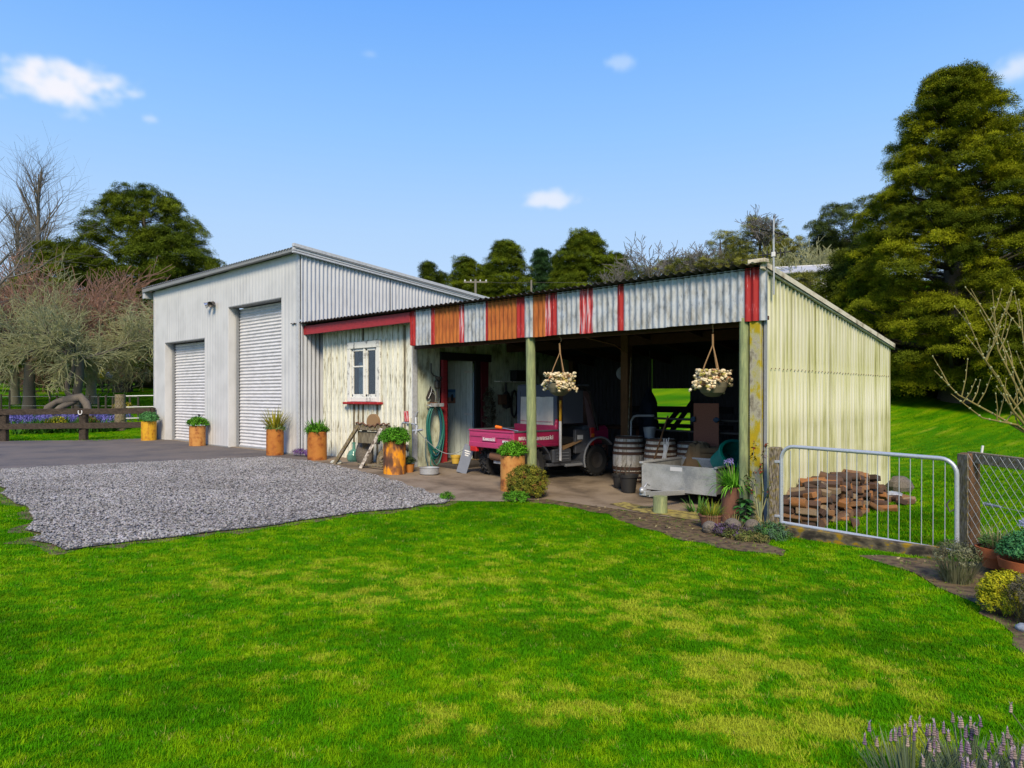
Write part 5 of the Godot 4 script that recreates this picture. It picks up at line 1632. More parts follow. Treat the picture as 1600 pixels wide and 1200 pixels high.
	b.lathe([Vector2(0, -0.28), Vector2(0.1, -0.25), Vector2(0.13, -0.12), Vector2(0.08, 0.06), Vector2(0.02, 0.12), Vector2(0.015, 0.3)], 12, Vector3.ZERO, Basis.from_scale(Vector3(0.7, 1, 1)))
	part("bag", b, M.black, t)
	t = thing("wreath", "dry twig garland hanging on the red door jamb", "garland", P(-10.7, 1.45, 10.8))
	ball(t, "twigs", Vector3(0, -0.1, 0), Vector3(0.1, 0.45, 0.13), 170, L(0.11, 0.09, 0.05), L(0.2, 0.2, 0.14), 1.4, -1.0, M.tint)


# ---------------------------------------------------------------- under the lean-to roof
func barrel(label: String, at: Vector3, turn: float, hi: float, tilt := 0.0) -> Node3D:
	var t := thing("barrel", label, "barrel", at, turn, "old wooden barrels in the lean-to")
	var R := func(f): return 0.235 + 0.055 * (1.0 - pow(2.0 * f - 1.0, 2))
	var n := 22
	for k in n:
		var b := MB.new()
		var a0 := TAU * (k + 0.03) / n
		var a1 := TAU * (k + 0.97) / n
		for j in 8:
			var f0 := j / 8.0
			var f1 := (j + 1) / 8.0
			var r0: float = R.call(f0)
			var r1: float = R.call(f1)
			var n0 := Vector3(cos(a0), 0.0, sin(a0))
			var n1 := Vector3(cos(a1), 0.0, sin(a1))
			var A := Vector3(cos(a0) * r0, f0 * hi, sin(a0) * r0)
			var B := Vector3(cos(a1) * r0, f0 * hi, sin(a1) * r0)
			var C := Vector3(cos(a1) * r1, f1 * hi, sin(a1) * r1)
			var D := Vector3(cos(a0) * r1, f1 * hi, sin(a0) * r1)
			b.tri(A, B, C, n0, n1, n1)
			b.tri(A, C, D, n0, n1, n0)
		part("stave", b, M["stave_%d" % (rng.randi() % 3)], t)
	for q in [[0.845, 0.9], [0.735, 0.79], [0.62, 0.68], [0.29, 0.36], [0.215, 0.26], [0.11, 0.145], [0.03, 0.07], [0.96, 1.0]]:
		var b := MB.new()
		b.lathe([Vector2(R.call(q[0]), q[0] * hi), Vector2(R.call(q[0]) + 0.01, q[0] * hi), Vector2(R.call(q[1]) + 0.01, q[1] * hi), Vector2(R.call(q[1]), q[1] * hi)], 44)
		part("hoop", b, M.hoop, t)
	var b := MB.new()
	b.lathe([Vector2(0.237, hi - 0.004), Vector2(0.225, hi - 0.004), Vector2(0.225, hi - 0.035), Vector2(0, hi - 0.035)], 22)
	part("head", b, M.barrel_top, t)
	return t

func wheel(parent: Node, at: Vector3, r: float, w: float) -> void:
	var o := Node3D.new()
	o.name = numbered(parent, "wheel")
	parent.add_child(o, true)
	o.position = at
	var ax := Basis(Vector3.FORWARD, PI / 2)
	var b := MB.new()
	b.lathe([Vector2(r * 0.5, -w * 0.42), Vector2(r * 0.8, -w * 0.5), Vector2(r * 0.93, -w * 0.42), Vector2(r * 0.95, 0), Vector2(r * 0.93, w * 0.42), Vector2(r * 0.8, w * 0.5), Vector2(r * 0.5, w * 0.42)], 26, Vector3.ZERO, ax)
	part("tyre", b, M.rubber, o)
	var lg := MB.new()
	for i in 20:
		for s: float in [-1.0, 1.0]:
			var a := TAU * (i + (0.25 if s > 0 else -0.25)) / 20.0
			var rad := Vector3(0, cos(a), sin(a))
			var tan_ := Vector3(s * 0.85, -sin(a) * 0.6, cos(a) * 0.6).normalized()
			tan_ = (tan_ - rad * tan_.dot(rad)).normalized()
			lg.box(Vector3(s * w * 0.24, 0, 0) + rad * r * 0.965, Vector3(0.03, r * 0.1, w * 0.46), Basis(rad.cross(tan_), rad, tan_), 0.004)
	part("tread", lg, M.rubber, o)
	b = MB.new()
	b.lathe([Vector2(0, -w * 0.3), Vector2(r * 0.3, -w * 0.3), Vector2(r * 0.52, -w * 0.42), Vector2(r * 0.52, w * 0.42), Vector2(r * 0.3, w * 0.3), Vector2(0, w * 0.3)], 20, Vector3.ZERO, ax)
	part("rim", b, M.iron, o)

func shed_things() -> void:
	# the pink farm buggy: local -z is forward, +x the side that faces the yard
	var u := thing("farm_buggy", "pink farm utility buggy with a tipping tray parked in the lean-to", "utility vehicle", G(-8.78, 8.92, 0.0), deg_to_rad(-8.7))
	u.position.y = 0.13
	for q in [Vector3(-0.5, 0.3, -0.46), Vector3(0.5, 0.3, -0.46), Vector3(-0.5, 0.3, -2.02), Vector3(0.52, 0.3, -2.02)]:
		wheel(u, q, 0.3, 0.24)
	bx(u, "tray_floor", Vector3(0, 0.62, -0.5), Vector3(1.24, 0.05, 1.0), M.plastic_dark)
	bx(u, "tailgate", Vector3(0, 0.77, 0.0), Vector3(1.3, 0.2, 0.035), M.pink, 0.012)
	bx(u, "tailgate_rim", Vector3(0, 0.88, 0.0), Vector3(1.31, 0.03, 0.06), M.pink, 0.012)
	bx(u, "tailgate_rib", Vector3(0, 0.80, 0.022), Vector3(1.2, 0.06, 0.02), M.pink, 0.009)
	bx(u, "tailgate_skirt", Vector3(0, 0.625, 0.005), Vector3(1.28, 0.1, 0.06), M.pink, 0.02)
	bx(u, "name_plate", Vector3(-0.02, 0.735, 0.03), Vector3(0.42, 0.075, 0.012), M.pink, 0.004)
	text(u, "lettering", "Kawasaki", 0.06, Vector3(-0.02, 0.735, 0.038), Basis(), M.white_paint)
	bx(u, "sticker", Vector3(0.44, 0.71, 0.025), Vector3(0.16, 0.04, 0.012), M.paper, 0.002)
	for s: float in [-1.0, 1.0]:
		bx(u, "tray_side", Vector3(s * 0.635, 0.765, -0.53), Vector3(0.035, 0.22, 1.04), M.crimson, 0.01)
		bx(u, "tray_rim", Vector3(s * 0.635, 0.885, -0.53), Vector3(0.06, 0.03, 1.06), M.plastic_dark, 0.01)
		bx(u, "tray_skirt", Vector3(s * 0.63, 0.635, -0.53), Vector3(0.06, 0.06, 1.0), M.crimson, 0.015)
	text(u, "lettering", "Kawasaki", 0.075, Vector3(0.657, 0.765, -0.66), Basis(Vector3.UP, PI / 2), M.white_paint)
	text(u, "lettering", "MULE", 0.06, Vector3(0.657, 0.77, -0.2), Basis(Vector3.UP, PI / 2), M.white_paint)
	bx(u, "headboard", Vector3(0, 0.82, -1.04), Vector3(1.26, 0.3, 0.03), M.crimson)
	bx(u, "tail_lamp", Vector3(-0.5, 0.54, 0.0), Vector3(0.2, 0.1, 0.08), M.lamp_red, 0.015)
	bx(u, "tail_lamp", Vector3(0.5, 0.54, 0.0), Vector3(0.14, 0.1, 0.08), M.lamp_red, 0.015)
	var b := MB.new()
	b.tube([Vector3(-0.1, 0.43, -0.1), Vector3(0.42, 0.4, -0.12)], [0.075], 14)
	part("muffler", b, M.iron_rust, u)
	b = MB.new()
	b.tube([Vector3(-0.5, 0.3, -0.46), Vector3(0.5, 0.3, -0.46)], [0.05], 10)
	b.box(Vector3(0, 0.3, -0.46), Vector3(0.22, 0.2, 0.24), Basis(), 0.05)
	b.box(Vector3(0, 0.42, -1.2), Vector3(0.5, 0.08, 2.2))
	b.tube([Vector3(0.0, 0.3, -0.2), Vector3(0.28, 0.32, -0.22)], [0.035], 8)
	part("chassis", b, M.iron, u)
	bx(u, "number_plate", Vector3(0.1, 0.34, -0.1), Vector3(0.3, 0.08, 0.02), M.galv)
	# cab
	for s: float in [-1.0, 1.0]:
		var arch := MB.new()
		for k in 8:   # front mudguard over the wheel
			var a0 := lerpf(-0.35, PI * 0.78, k / 8.0)
			var a1 := lerpf(-0.35, PI * 0.78, (k + 1) / 8.0)
			var c0 := Vector3(s * 0.54, 0.33 + sin(a0) * 0.39, -2.02 + cos(a0) * 0.4)
			var c1 := Vector3(s * 0.54, 0.33 + sin(a1) * 0.39, -2.02 + cos(a1) * 0.4)
			arch.bar(c0, c1, 0.3, 0.035, 0.01)
		part("mudguard", arch, M.plastic_dark, u)
		arch = MB.new()
		var edge := []
		for k in 11:
			var a := lerpf(-0.35, PI * 0.78, k / 10.0)
			edge.append(Vector3(s * 0.695, 0.33 + sin(a) * 0.4, -2.02 + cos(a) * 0.41))
		arch.tube(edge, [0.02], 6)
		part("mudguard_edge", arch, M.plastic_edge, u)
		arch = MB.new()
		for k in 6:
			var a0 := lerpf(0.35, PI * 0.72, k / 6.0) + 0.7
			var a1 := lerpf(0.35, PI * 0.72, (k + 1) / 6.0) + 0.7
			arch.bar(Vector3(s * 0.52, 0.3 + sin(a0) * 0.37, -0.46 + cos(a0) * 0.38), Vector3(s * 0.52, 0.3 + sin(a1) * 0.37, -0.46 + cos(a1) * 0.38), 0.28, 0.03, 0.01)
		part("mudguard", arch, M.plastic_dark, u)
	bx(u, "sill", Vector3(0, 0.27, -1.24), Vector3(1.24, 0.06, 0.9), M.plastic_dark, 0.02)
	for s: float in [-1.0, 1.0]:
		bx(u, "side_box", Vector3(s * 0.52, 0.42, -1.12), Vector3(0.26, 0.26, 0.46), M.plastic_dark, 0.03)
		for k in 3:
			bx(u, "slat", Vector3(s * 0.655, 0.37 + k * 0.055, -1.12), Vector3(0.012, 0.014, 0.3), M.plastic_edge, 0.003)
		bx(u, "sill_tube", Vector3(s * 0.62, 0.245, -1.45), Vector3(0.06, 0.05, 0.5), M.plastic_edge, 0.015)
	bx(u, "seat", Vector3(0, 0.68, -1.28), Vector3(1.1, 0.14, 0.44), M.black, 0.05)
	bx(u, "seat_back", Vector3(0, 0.92, -1.12), Vector3(1.1, 0.4, 0.1), M.black, 0.04, Basis(Vector3.RIGHT, -0.15))
	bx(u, "dashboard", Vector3(0, 0.78, -1.82), Vector3(1.16, 0.34, 0.18), M.plastic_dark, 0.04, Basis(Vector3.RIGHT, 0.2))
	bx(u, "door_panel", Vector3(0.56, 0.66, -1.66), Vector3(0.08, 0.44, 0.36), M.plastic_dark, 0.04)
	bx(u, "label", Vector3(0.604, 0.74, -1.6), Vector3(0.008, 0.08, 0.14), M.paper, 0.002)
	b = MB.new()
	b.box(Vector3(0, 0.74, -2.15), Vector3(1.1, 0.34, 0.62), Basis(Vector3.RIGHT, 0.12), 0.07)
	part("bonnet", b, M.crimson, u)
	bx(u, "side_lamp", Vector3(0.57, 0.74, -1.93), Vector3(0.05, 0.34, 0.1), M.lamp_red, 0.02)
	bx(u, "indicator", Vector3(0.6, 0.76, -1.93), Vector3(0.03, 0.07, 0.07), M.lamp_orange, 0.012)
	# hood
	for s: float in [-1.0, 1.0]:
		tb(u, "cab_frame", [Vector3(s * 0.56, 0.7, -1.06), Vector3(s * 0.55, 1.58, -1.1), Vector3(s * 0.54, 1.68, -1.2), Vector3(s * 0.54, 1.68, -1.75), Vector3(s * 0.55, 1.55, -1.9), Vector3(s * 0.57, 0.85, -2.1)], [0.022], M.black)
	b = MB.new()
	b.box(Vector3(0, 1.7, -1.48), Vector3(1.16, 0.03, 0.76), Basis(), 0.012)
	part("hood", b, M.canvas, u)
	bx(u, "hood_back", Vector3(0, 1.59, -1.075), Vector3(1.14, 0.22, 0.03), M.canvas, 0.01)
	for s: float in [-1.0, 1.0]:
		bx(u, "hood_edge", Vector3(s * 0.52, 1.2, -1.06), Vector3(0.1, 0.78, 0.02), M.canvas, 0.006)
	b = MB.new()
	b.sheet(0.94, func(t): return Vector3(-0.47 + t, 0.86, -1.05), func(t): return Vector3(-0.47 + t, 1.485, -1.06), Vector3.BACK, 0.36, 0.009, 10)
	part("rear_window", b, M.vinyl, u)
	for q in [[Vector3(-0.45, 1.03, -1.035), Vector3(0.45, 1.03, -1.035)], [Vector3(-0.42, 0.95, -1.03), Vector3(-0.3, 0.87, -1.03)], [Vector3(0.32, 0.88, -1.03), Vector3(0.44, 0.98, -1.03)]]:
		tb(u, "seam", [q[0], q[1]], [0.004], M.pink, 4)
	b = MB.new()
	b.box(Vector3(0.57, 1.3, -1.45), Vector3(0.012, 0.6, 0.5), Basis(), 0.003)
	part("side_curtain", b, M.canvas, u)
	b = MB.new()
	b.sheet(0.2, func(t): return Vector3(0.575, 0.9, -1.84 - t), func(t): return Vector3(0.57, 1.52 - t * 0.8, -1.72 - t * 0.6), Vector3.RIGHT, 0.4, 0.012, 8)
	part("side_window", b, M.mauve, u)
	b = MB.new()
	b.box(Vector3(0, 1.25, -1.98), Vector3(1.08, 0.7, 0.01), Basis(Vector3.RIGHT, 0.2), 0.0)
	part("windscreen", b, M.mauve, u)
	for q in [[Vector3(0.6, 1.0, -1.02), 0.05], [Vector3(0.61, 0.93, -1.0), 0.04]]:
		b = MB.new()
		b.lump(q[0], Vector3(0.04, 0.09, 0.05), rng, 0.15)
		part("webbing", b, M.crimson, u)
	bx(u, "cardboard", Vector3(0.5, 0.62, -1.36), Vector3(0.3, 0.015, 0.5), M.card, 0.003, Basis(Vector3.RIGHT, 0.3) * Basis(Vector3.FORWARD, 0.12))
	# things lying on and leaning at the buggy
	var t := thing("driver_tool", "orange handled steel tool lying across the buggy tray rim", "tool", u.transform * Vector3(0.25, 0.93, -0.05), 0.3)
	tb(t, "handle", [Vector3(-0.12, 0.03, 0), Vector3(0.0, 0.015, 0)], [0.032, 0.026], M.lamp_orange, 10)
	tb(t, "shaft", [Vector3(0, 0.012, 0), Vector3(0.34, -0.03, 0.06), Vector3(0.36, -0.3, 0.1)], [0.009], M.chrome, 6)
	t = thing("pole", "pale pole with a yellow top standing against the buggy cab", "pole", u.transform * Vector3(0.72, 0.3, -1.0), 0.0)
	tb(t, "shaft", [Vector3(0, 0.05, 0), Vector3(0.0, 0.75, 0.0)], [0.025], M.white_paint, 8)
	tb(t, "tip", [Vector3(0, 0.75, 0), Vector3(0.0, 1.12, 0.0)], [0.024], M.pot_yellow, 8)
	t = thing("slate_board", "slanting grey board with white writing leaning by the buggy's left rear wheel", "board", P(-9.62, 0.2, 8.98), 0.55)
	b = MB.new()
	var sb := Basis(Vector3.FORWARD, 0.28) * Basis(Vector3.RIGHT, -0.16)
	b.box(sb * Vector3(0, 0.27, 0), Vector3(0.2, 0.54, 0.012), sb, 0.003)
	part("board", b, mat("slate", L(0.15, 0.17, 0.22), 0.5, T.soft, Vector3(2, 2, 2)), t)
	for k in 3:
		bx(t, "writing", sb * Vector3(0.0, 0.42 - k * 0.04, 0.0075), Vector3(0.13 - 0.03 * k, 0.02, 0.002), M.white_paint, 0.0, sb)
	# barrels
	barrel("nearest upright barrel, beside the buggy's front wheel", P(-7.15, 0.07, 10.82), 0.3, 0.83)
	barrel("middle barrel, behind the trailer's left corner", P(-6.42, 0.06, 10.7), 1.3, 0.83)
	barrel("barrel half hidden under the brown sack", P(-5.98, 0.04, 10.98), 2.1, 0.8)
	# black buckets with dead plants
	for q in [[-6.78, 9.98, 0.9, "black plastic pot tight against the nearest barrel"], [-6.43, 9.72, 1.1, "larger black plastic pot right of the other black pot"]]:
		t = thing("plant_pot", q[3], "pot", G(q[0], q[1], 0.02), 0.0, "black plastic pots by the barrels")
		b = MB.new()
		var s: float = q[2]
		b.lathe([Vector2(0, 0), Vector2(0.1 * s, 0), Vector2(0.13 * s, 0.22 * s), Vector2(0.145 * s, 0.22 * s), Vector2(0.148 * s, 0.26 * s), Vector2(0.13 * s, 0.26 * s), Vector2(0.12 * s, 0.2 * s)], 20)
		part("pot", b, M.black, t)
		b = MB.new()
		b.lathe([Vector2(0.125 * s, 0.22 * s), Vector2(0, 0.225 * s)], 16)
		part("soil", b, M.soil, t)
		for k in 2:
			tb(t, "stalk", [Vector3(-0.03 + 0.03 * k, 0.2 * s, 0), Vector3(-0.07 + 0.09 * k, 0.34 * s, 0.01), Vector3(-0.05 + 0.1 * k, 0.42 * s, 0.0)], [0.014, 0.01, 0.006], M.bark_dark, 5)
	# the zinc trailer
	t = thing("trailer", "small galvanised box trailer resting its drawbar on a stump", "trailer", P(-5.34, 0.0, 9.38))
	bx(t, "front_panel", Vector3(0, 0.40, 0), Vector3(1.24, 0.40, 0.02), M.trailer_zinc, 0.004)
	bx(t, "side_panel", Vector3(-0.61, 0.41, -0.6), Vector3(0.02, 0.38, 1.18), M.trailer_zinc, 0.004)
	bx(t, "side_panel", Vector3(0.61, 0.41, -0.6), Vector3(0.02, 0.38, 1.18), M.trailer_zinc, 0.004)
	bx(t, "tail_panel", Vector3(0, 0.41, -1.19), Vector3(1.24, 0.38, 0.02), M.trailer_zinc, 0.004)
	bx(t, "floor", Vector3(0, 0.25, -0.6), Vector3(1.2, 0.02, 1.16), M.galv, 0.002)
	for q in [[Vector3(-0.62, 0.605, -0.6), Vector3(0.07, 0.035, 1.26)], [Vector3(0.62, 0.605, -0.6), Vector3(0.05, 0.03, 1.26)], [Vector3(0, 0.605, -1.2), Vector3(1.28, 0.03, 0.05)]]:
		bx(t, "rim", q[0], q[1], M.steel, 0.008)
	bx(t, "label", Vector3(-0.02, 0.545, 0.012), Vector3(0.2, 0.06, 0.003), M.paper, 0.0)
	b = MB.new()
	b.bar(Vector3(0.05, 0.27, 0.9), Vector3(0.1, 0.19, -0.3), 0.06, 0.07)
	part("drawbar", b, M.steel, t)
	b = MB.new()
	b.lump(Vector3(0.02, 0.33, 0.98), Vector3(0.045, 0.05, 0.07), rng, 0.1, 6, 10)
	b.box(Vector3(0.03, 0.29, 0.94), Vector3(0.1, 0.06, 0.14))
	b.tube([Vector3(0.02, 0.36, 0.95), Vector3(0.03, 0.42, 0.9), Vector3(0.04, 0.39, 0.84)], [0.015], 6)
	part("coupling", b, M.steel, t)
	for s: float in [-1.0, 1.0]:
		var o := Node3D.new()
		o.name = numbered(t, "wheel")
		t.add_child(o, true)
		o.position = Vector3(0.42 * s, 0.2, -0.75)
		b = MB.new()
		b.lathe([Vector2(0.1, -0.06), Vector2(0.17, -0.065), Vector2(0.2, -0.03), Vector2(0.2, 0.03), Vector2(0.17, 0.065), Vector2(0.1, 0.06)], 20, Vector3.ZERO, Basis(Vector3.FORWARD, PI / 2))
		part("tyre", b, M.rubber, o)
		b = MB.new()
		b.lathe([Vector2(0, -0.05), Vector2(0.1, -0.05), Vector2(0.1, 0.05), Vector2(0, 0.05)], 16, Vector3.ZERO, Basis(Vector3.FORWARD, PI / 2))
		part("rim", b, M.galv, o)
	bx(t, "axle", Vector3(0, 0.2, -0.75), Vector3(0.8, 0.05, 0.05), M.iron)
	t = thing("stump", "short sawn timber block holding up the trailer drawbar", "stump", G(-5.12, 8.52, 0.0))
	tb(t, "block", [Vector3(0, -0.02, 0), Vector3(0, 0.24, 0)], [0.1, 0.098], M.post_green, 14)
	t = thing("plant", "green weeds growing under the trailer box", "plant", G(-4.78, 8.95))
	tuft(t, "leaves", Vector3.ZERO, 40, 0.26, 0.03, 0.12, 0.9, L(0.05, 0.13, 0.03), L(0.1, 0.22, 0.05))
	t = thing("plant", "grey green weed beside the low grassy pot", "plant", G(-4.42, 8.6))
	tuft(t, "leaves", Vector3.ZERO, 26, 0.22, 0.03, 0.1, 0.9, L(0.06, 0.15, 0.06), L(0.1, 0.2, 0.07))
	t = thing("plant", "pale green seedling sprouting in the trailer tray", "plant", P(-5.3, 0.27, 10.2))
	tuft(t, "leaves", Vector3.ZERO, 7, 0.42, 0.03, 0.03, 0.4, L(0.16, 0.26, 0.05), L(0.22, 0.32, 0.06))
	# crate, sack, tub
	t = thing("crate", "wooden slatted crate under the brown sack behind the trailer", "crate", P(-5.52, 0.42, 10.85), 0.5)
	for k in 4:
		for q in [[Vector3(0, 0.05 + 0.09 * k, 0.17), Vector3(0.4, 0.08, 0.015)], [Vector3(0, 0.05 + 0.09 * k, -0.17), Vector3(0.4, 0.08, 0.015)], [Vector3(-0.2, 0.05 + 0.09 * k, 0), Vector3(0.015, 0.08, 0.34)], [Vector3(0.2, 0.05 + 0.09 * k, 0), Vector3(0.015, 0.08, 0.34)]]:
			bx(t, "slat", q[0], q[1], M.crate_wood, 0.003)
	t = thing("bench", "low bench carrying the crate and tub behind the trailer", "bench", P(-5.2, 0.0, 10.85))
	bx(t, "top", Vector3(0, 0.39, 0), Vector3(1.3, 0.05, 0.5), M.bark_dark)
	for q in [-0.55, 0.55]:
		bx(t, "leg", Vector3(q, 0.18, 0), Vector3(0.08, 0.37, 0.4), M.bark_dark)
	t = thing("sack", "brown hessian sack draped over the crate and barrel", "sack", P(-5.72, 0.74, 10.76), 0.5)
	var g := []
	for i in 13:
		var row := PackedVector3Array()
		for j in 9:
			var fx := i / 12.0 - 0.5
			var fz := j / 8.0 - 0.5
			var y := 0.1 * cos(fx * 4.0) - 1.1 * maxf(absf(fx) - 0.26, 0.0) - 0.9 * maxf(fz - 0.14, 0.0) + 0.025 * sin(fx * 21.0 + fz * 7.0) + 0.02 * sin(fz * 17.0 + 2.0)
			if fz > 0.2: y -= 0.12 * maxf(0.0, 0.4 - absf(fx + 0.1) * 2.0)
			row.append(Vector3(fx * 0.64, y, fz * 0.5))
		g.append(row)
	b = MB.new()
	for i in 12:
		for j in 8:
			b.flat(g[i][j], g[i + 1][j], g[i + 1][j + 1])
			b.flat(g[i][j], g[i + 1][j + 1], g[i][j + 1])
	part("cloth", b, M.sack, t)
	t = thing("tub", "teal plastic tub tipped on its side by the right post", "tub", P(-4.82, 0.70, 10.02), 0.4)
	b = MB.new()
	var tbs := Basis(Vector3.UP, 0.5) * Basis(Vector3.RIGHT, 1.1) * Basis(Vector3.FORWARD, 0.2)
	b.lathe([Vector2(0, 0), Vector2(0.2, 0), Vector2(0.25, 0.36), Vector2(0.285, 0.36), Vector2(0.285, 0.39), Vector2(0.24, 0.385), Vector2(0.19, 0.03), Vector2(0, 0.025)], 26, tbs * Vector3(0, -0.2, 0), tbs * Basis.from_scale(Vector3(1.1, 1, 0.8)))
	part("tub", b, M.teal, t)
	t = thing("box", "dark box under the teal tub", "box", P(-4.6, 0.0, 10.3))
	bx(t, "body", Vector3(0, 0.22, 0), Vector3(0.7, 0.42, 0.5), M.bark_dark)
	# bundle of white rods and a long handle
	t = thing("rods", "bundle of white electric fence rods standing between the barrels", "rods", P(-6.22, 0.25, 10.42))
	for k in 9:
		tb(t, "rod", [Vector3(rng.randf_range(-0.06, 0.06), 0, rng.randf_range(-0.05, 0.05)), Vector3(0.03 + rng.randf_range(-0.07, 0.07), 0.62 + rng.randf_range(-0.08, 0.1), -0.05)], [0.009], M.white_paint, 5)
	t = thing("handle", "long brown tool handle leaning left of the white rods", "tool", P(-6.36, 0.35, 10.35))
	tb(t, "shaft", [Vector3(-0.05, 0, 0), Vector3(0.2, 0.95, -0.15)], [0.014], M.post_brown, 6)
	# behind: table, bucket, frame, coat, rails, rusty sheet, wire
	t = thing("table", "low orange brown timber table behind the barrels", "table", P(-8.25, 0.1, 12.0))
	bx(t, "top", Vector3(0, 0.9, 0), Vector3(1.0, 0.06, 0.6), M.beam_brown)
	for q in [-0.42, 0.42]:
		for s in [-0.22, 0.22]:
			bx(t, "leg", Vector3(q, 0.44, s), Vector3(0.11, 0.87, 0.09), M.rust_sheet)
	t = thing("bed_frame", "bent pale tube frame standing behind the barrels", "frame", P(-7.42, 0.05, 11.3))
	tb(t, "tube", [Vector3(0, 0, 0), Vector3(0, 1.1, 0), Vector3(0.06, 1.19, 0.0), Vector3(0.14, 1.21, 0.02), Vector3(0.55, 1.22, 0.1)], [0.022], M.steel)
	t = thing("bucket", "small grey metal bucket behind the barrels", "bucket", P(-6.95, 0.86, 11.2))
	bx(t, "stand", Vector3(0, -0.42, 0), Vector3(0.4, 0.84, 0.3), M.bark_dark)
	b = MB.new()
	b.lathe([Vector2(0, 0), Vector2(0.09, 0), Vector2(0.12, 0.2), Vector2(0.125, 0.2), Vector2(0.11, 0.19), Vector2(0.085, 0.02)], 18)
	part("bucket", b, M.steel, t)
	t = thing("coat", "dark blue coat hanging before the back wall opening", "coat", P(-7.5, 0.72, 12.05), 0.75)
	b = MB.new()
	for q in [[-0.0, 0.5, 0.17], [0.0, 0.0, 0.2]]:
		pass
	var prof := []
	for i in 11:
		var f := i / 10.0
		prof.append(Vector2((0.26 - 0.1 * f) if f < 0.72 else lerpf(0.2, 0.02, (f - 0.72) / 0.28), f * 1.08))
	b.lathe(prof, 22, Vector3.ZERO, Basis.from_scale(Vector3(0.85, 1, 0.5)), 0.09)
	part("cloth", b, M.coat, t)
	tb(t, "hook", [Vector3(0, 1.06, 0), Vector3(0, 1.25, 0), Vector3(0.0, 1.8, 0.1)], [0.008], M.iron, 5)
	for q in [[1.19, "upper dark pipe rail crossing behind the trailer"], [0.97, "lower dark pipe rail crossing behind the trailer"]]:
		b = MB.new()
		b.tube([P(-7.1, q[0] + 0.02, 11.6), P(-3.8, q[0] - 0.02, 11.75)], [0.022], 8)
		one("rail", b, M.iron, q[1], "rail", "pipe rails in the lean-to")
	t = thing("rusty_sheet", "square rusty red sheet tied upright to the rails", "sheet", P(-6.02, 1.08, 11.57), -0.05)
	bx(t, "sheet", Vector3.ZERO, Vector3(0.5, 0.84, 0.012), M.rust_sheet, 0.002)
	for q in [-0.24, 0.22]:
		b = MB.new()
		b.lump(Vector3(q, 0.13, 0.03), Vector3(0.06, 0.05, 0.03), rng, 0.25)
		part("tie", b, mat("tie_blue", L(0.05, 0.09, 0.15), 0.8), t)
	t = thing("wire_coil", "tangle of loose grey wire hung at the right of the rails", "wire", P(-4.9, 1.15, 11.6))
	for k in 9:
		var ring := []
		for i in 13:
			var a := lerpf(-0.3, PI + 0.4 * rng.randf(), i / 12.0)
			ring.append(Vector3(cos(a) * rng.randf_range(0.38, 0.46) + rng.randf_range(-0.06, 0.06), sin(a) * (0.12 + 0.05 * k) - 0.1, 0.06 * rng.randf()))
		tb(t, "loop", ring, [0.005], M.wire, 4)
	t = thing("wall_clock", "round pale dial hanging on the brown inner post", "clock", P(-8.0, 2.08, 11.9), 0.6)
	b = MB.new()
	b.lathe([Vector2(0, 0.0), Vector2(0.13, 0.0), Vector2(0.14, 0.02), Vector2(0.13, 0.04), Vector2(0, 0.035)], 24, Vector3.ZERO, Basis(Vector3.RIGHT, PI / 2))
	part("dial", b, M.galv, t)
	tb(t, "cord", [Vector3(0, 0.1, 0), Vector3(0, 0.42, 0)], [0.004], M.wire, 4)
	t = thing("pole", "slim pale pole leaning on the brown inner post", "pole", P(-7.5, 0.05, 11.26))
	tb(t, "shaft", [Vector3(0, 0, 0), Vector3(0.13, 2.3, 0.03)], [0.014], M.old_wood, 6)
	t = thing("rope", "pale rope slung under the roof from front beam to inner post", "rope", P(0, 0, 0))
	tb(t, "rope", [P(-6.7, 2.56, 8.8), P(-6.9, 2.5, 10.0), P(-7.5, 2.42, 11.3)], [0.008], M.card, 5)
	# hanging baskets
	for q in [[-6.98, 8.62, 2.56, 0.0, "left hanging basket of dried flowers beside the front post"], [-4.38, 8.6, 2.55, 1.9, "right hanging basket of dried flowers near the mossy post"]]:
		t = thing("hanging_basket", q[4], "hanging basket", P(q[0], q[2], q[1]), q[3], "hanging baskets under the fascia")
		var hk := []
		for i in 9:
			var a := lerpf(-2.2, 2.2, i / 8.0)
			hk.append(Vector3(sin(a) * 0.035, -0.05 + cos(a) * 0.045, 0))
		tb(t, "hook", [Vector3(0, 0.08, 0)] + hk.slice(4), [0.009], M.card, 6)
		tb(t, "rope", [Vector3(0.0, -0.1, 0), Vector3(0.01, -0.26, 0)], [0.014], M.card, 6)
		for k in 3:
			var a := TAU * k / 3.0 + 0.3
			tb(t, "rope", [Vector3(0.01, -0.24, 0), Vector3(cos(a) * 0.1, -0.5, sin(a) * 0.1), Vector3(cos(a) * 0.18, -0.74, sin(a) * 0.18)], [0.009], M.card, 5)
		b = MB.new()
		b.lathe([Vector2(0, -0.93), Vector2(0.08, -0.92), Vector2(0.15, -0.87), Vector2(0.18, -0.8), Vector2(0.19, -0.74), Vector2(0.175, -0.73), Vector2(0.15, -0.78)], 22)
		part("bowl", b, M.coir, t)
		var fm := MB.new()
		fm.tinted = true
		for i in 330:
			var a := rng.randf() * TAU
			var r := rng.randf_range(0.05, 0.25)
			var y := -0.67 + rng.randf_range(-0.05, 0.1)
			if i % 3 == 0:
				a = (0.4 if i % 2 else 3.6) + rng.randf_range(-0.7, 0.7)
				r = rng.randf_range(0.19, 0.31)
				y = -0.7 - (r - 0.17) * 1.3 * rng.randf()
			var ctr := Vector3(cos(a) * r, y, sin(a) * r)
			var c := L(0.74, 0.58, 0.36).lerp(L(0.85, 0.77, 0.56), rng.randf())
			if rng.randf() < 0.14: c = L(0.45, 0.40, 0.12)
			if rng.randf() < 0.1: c = L(0.40, 0.22, 0.12)
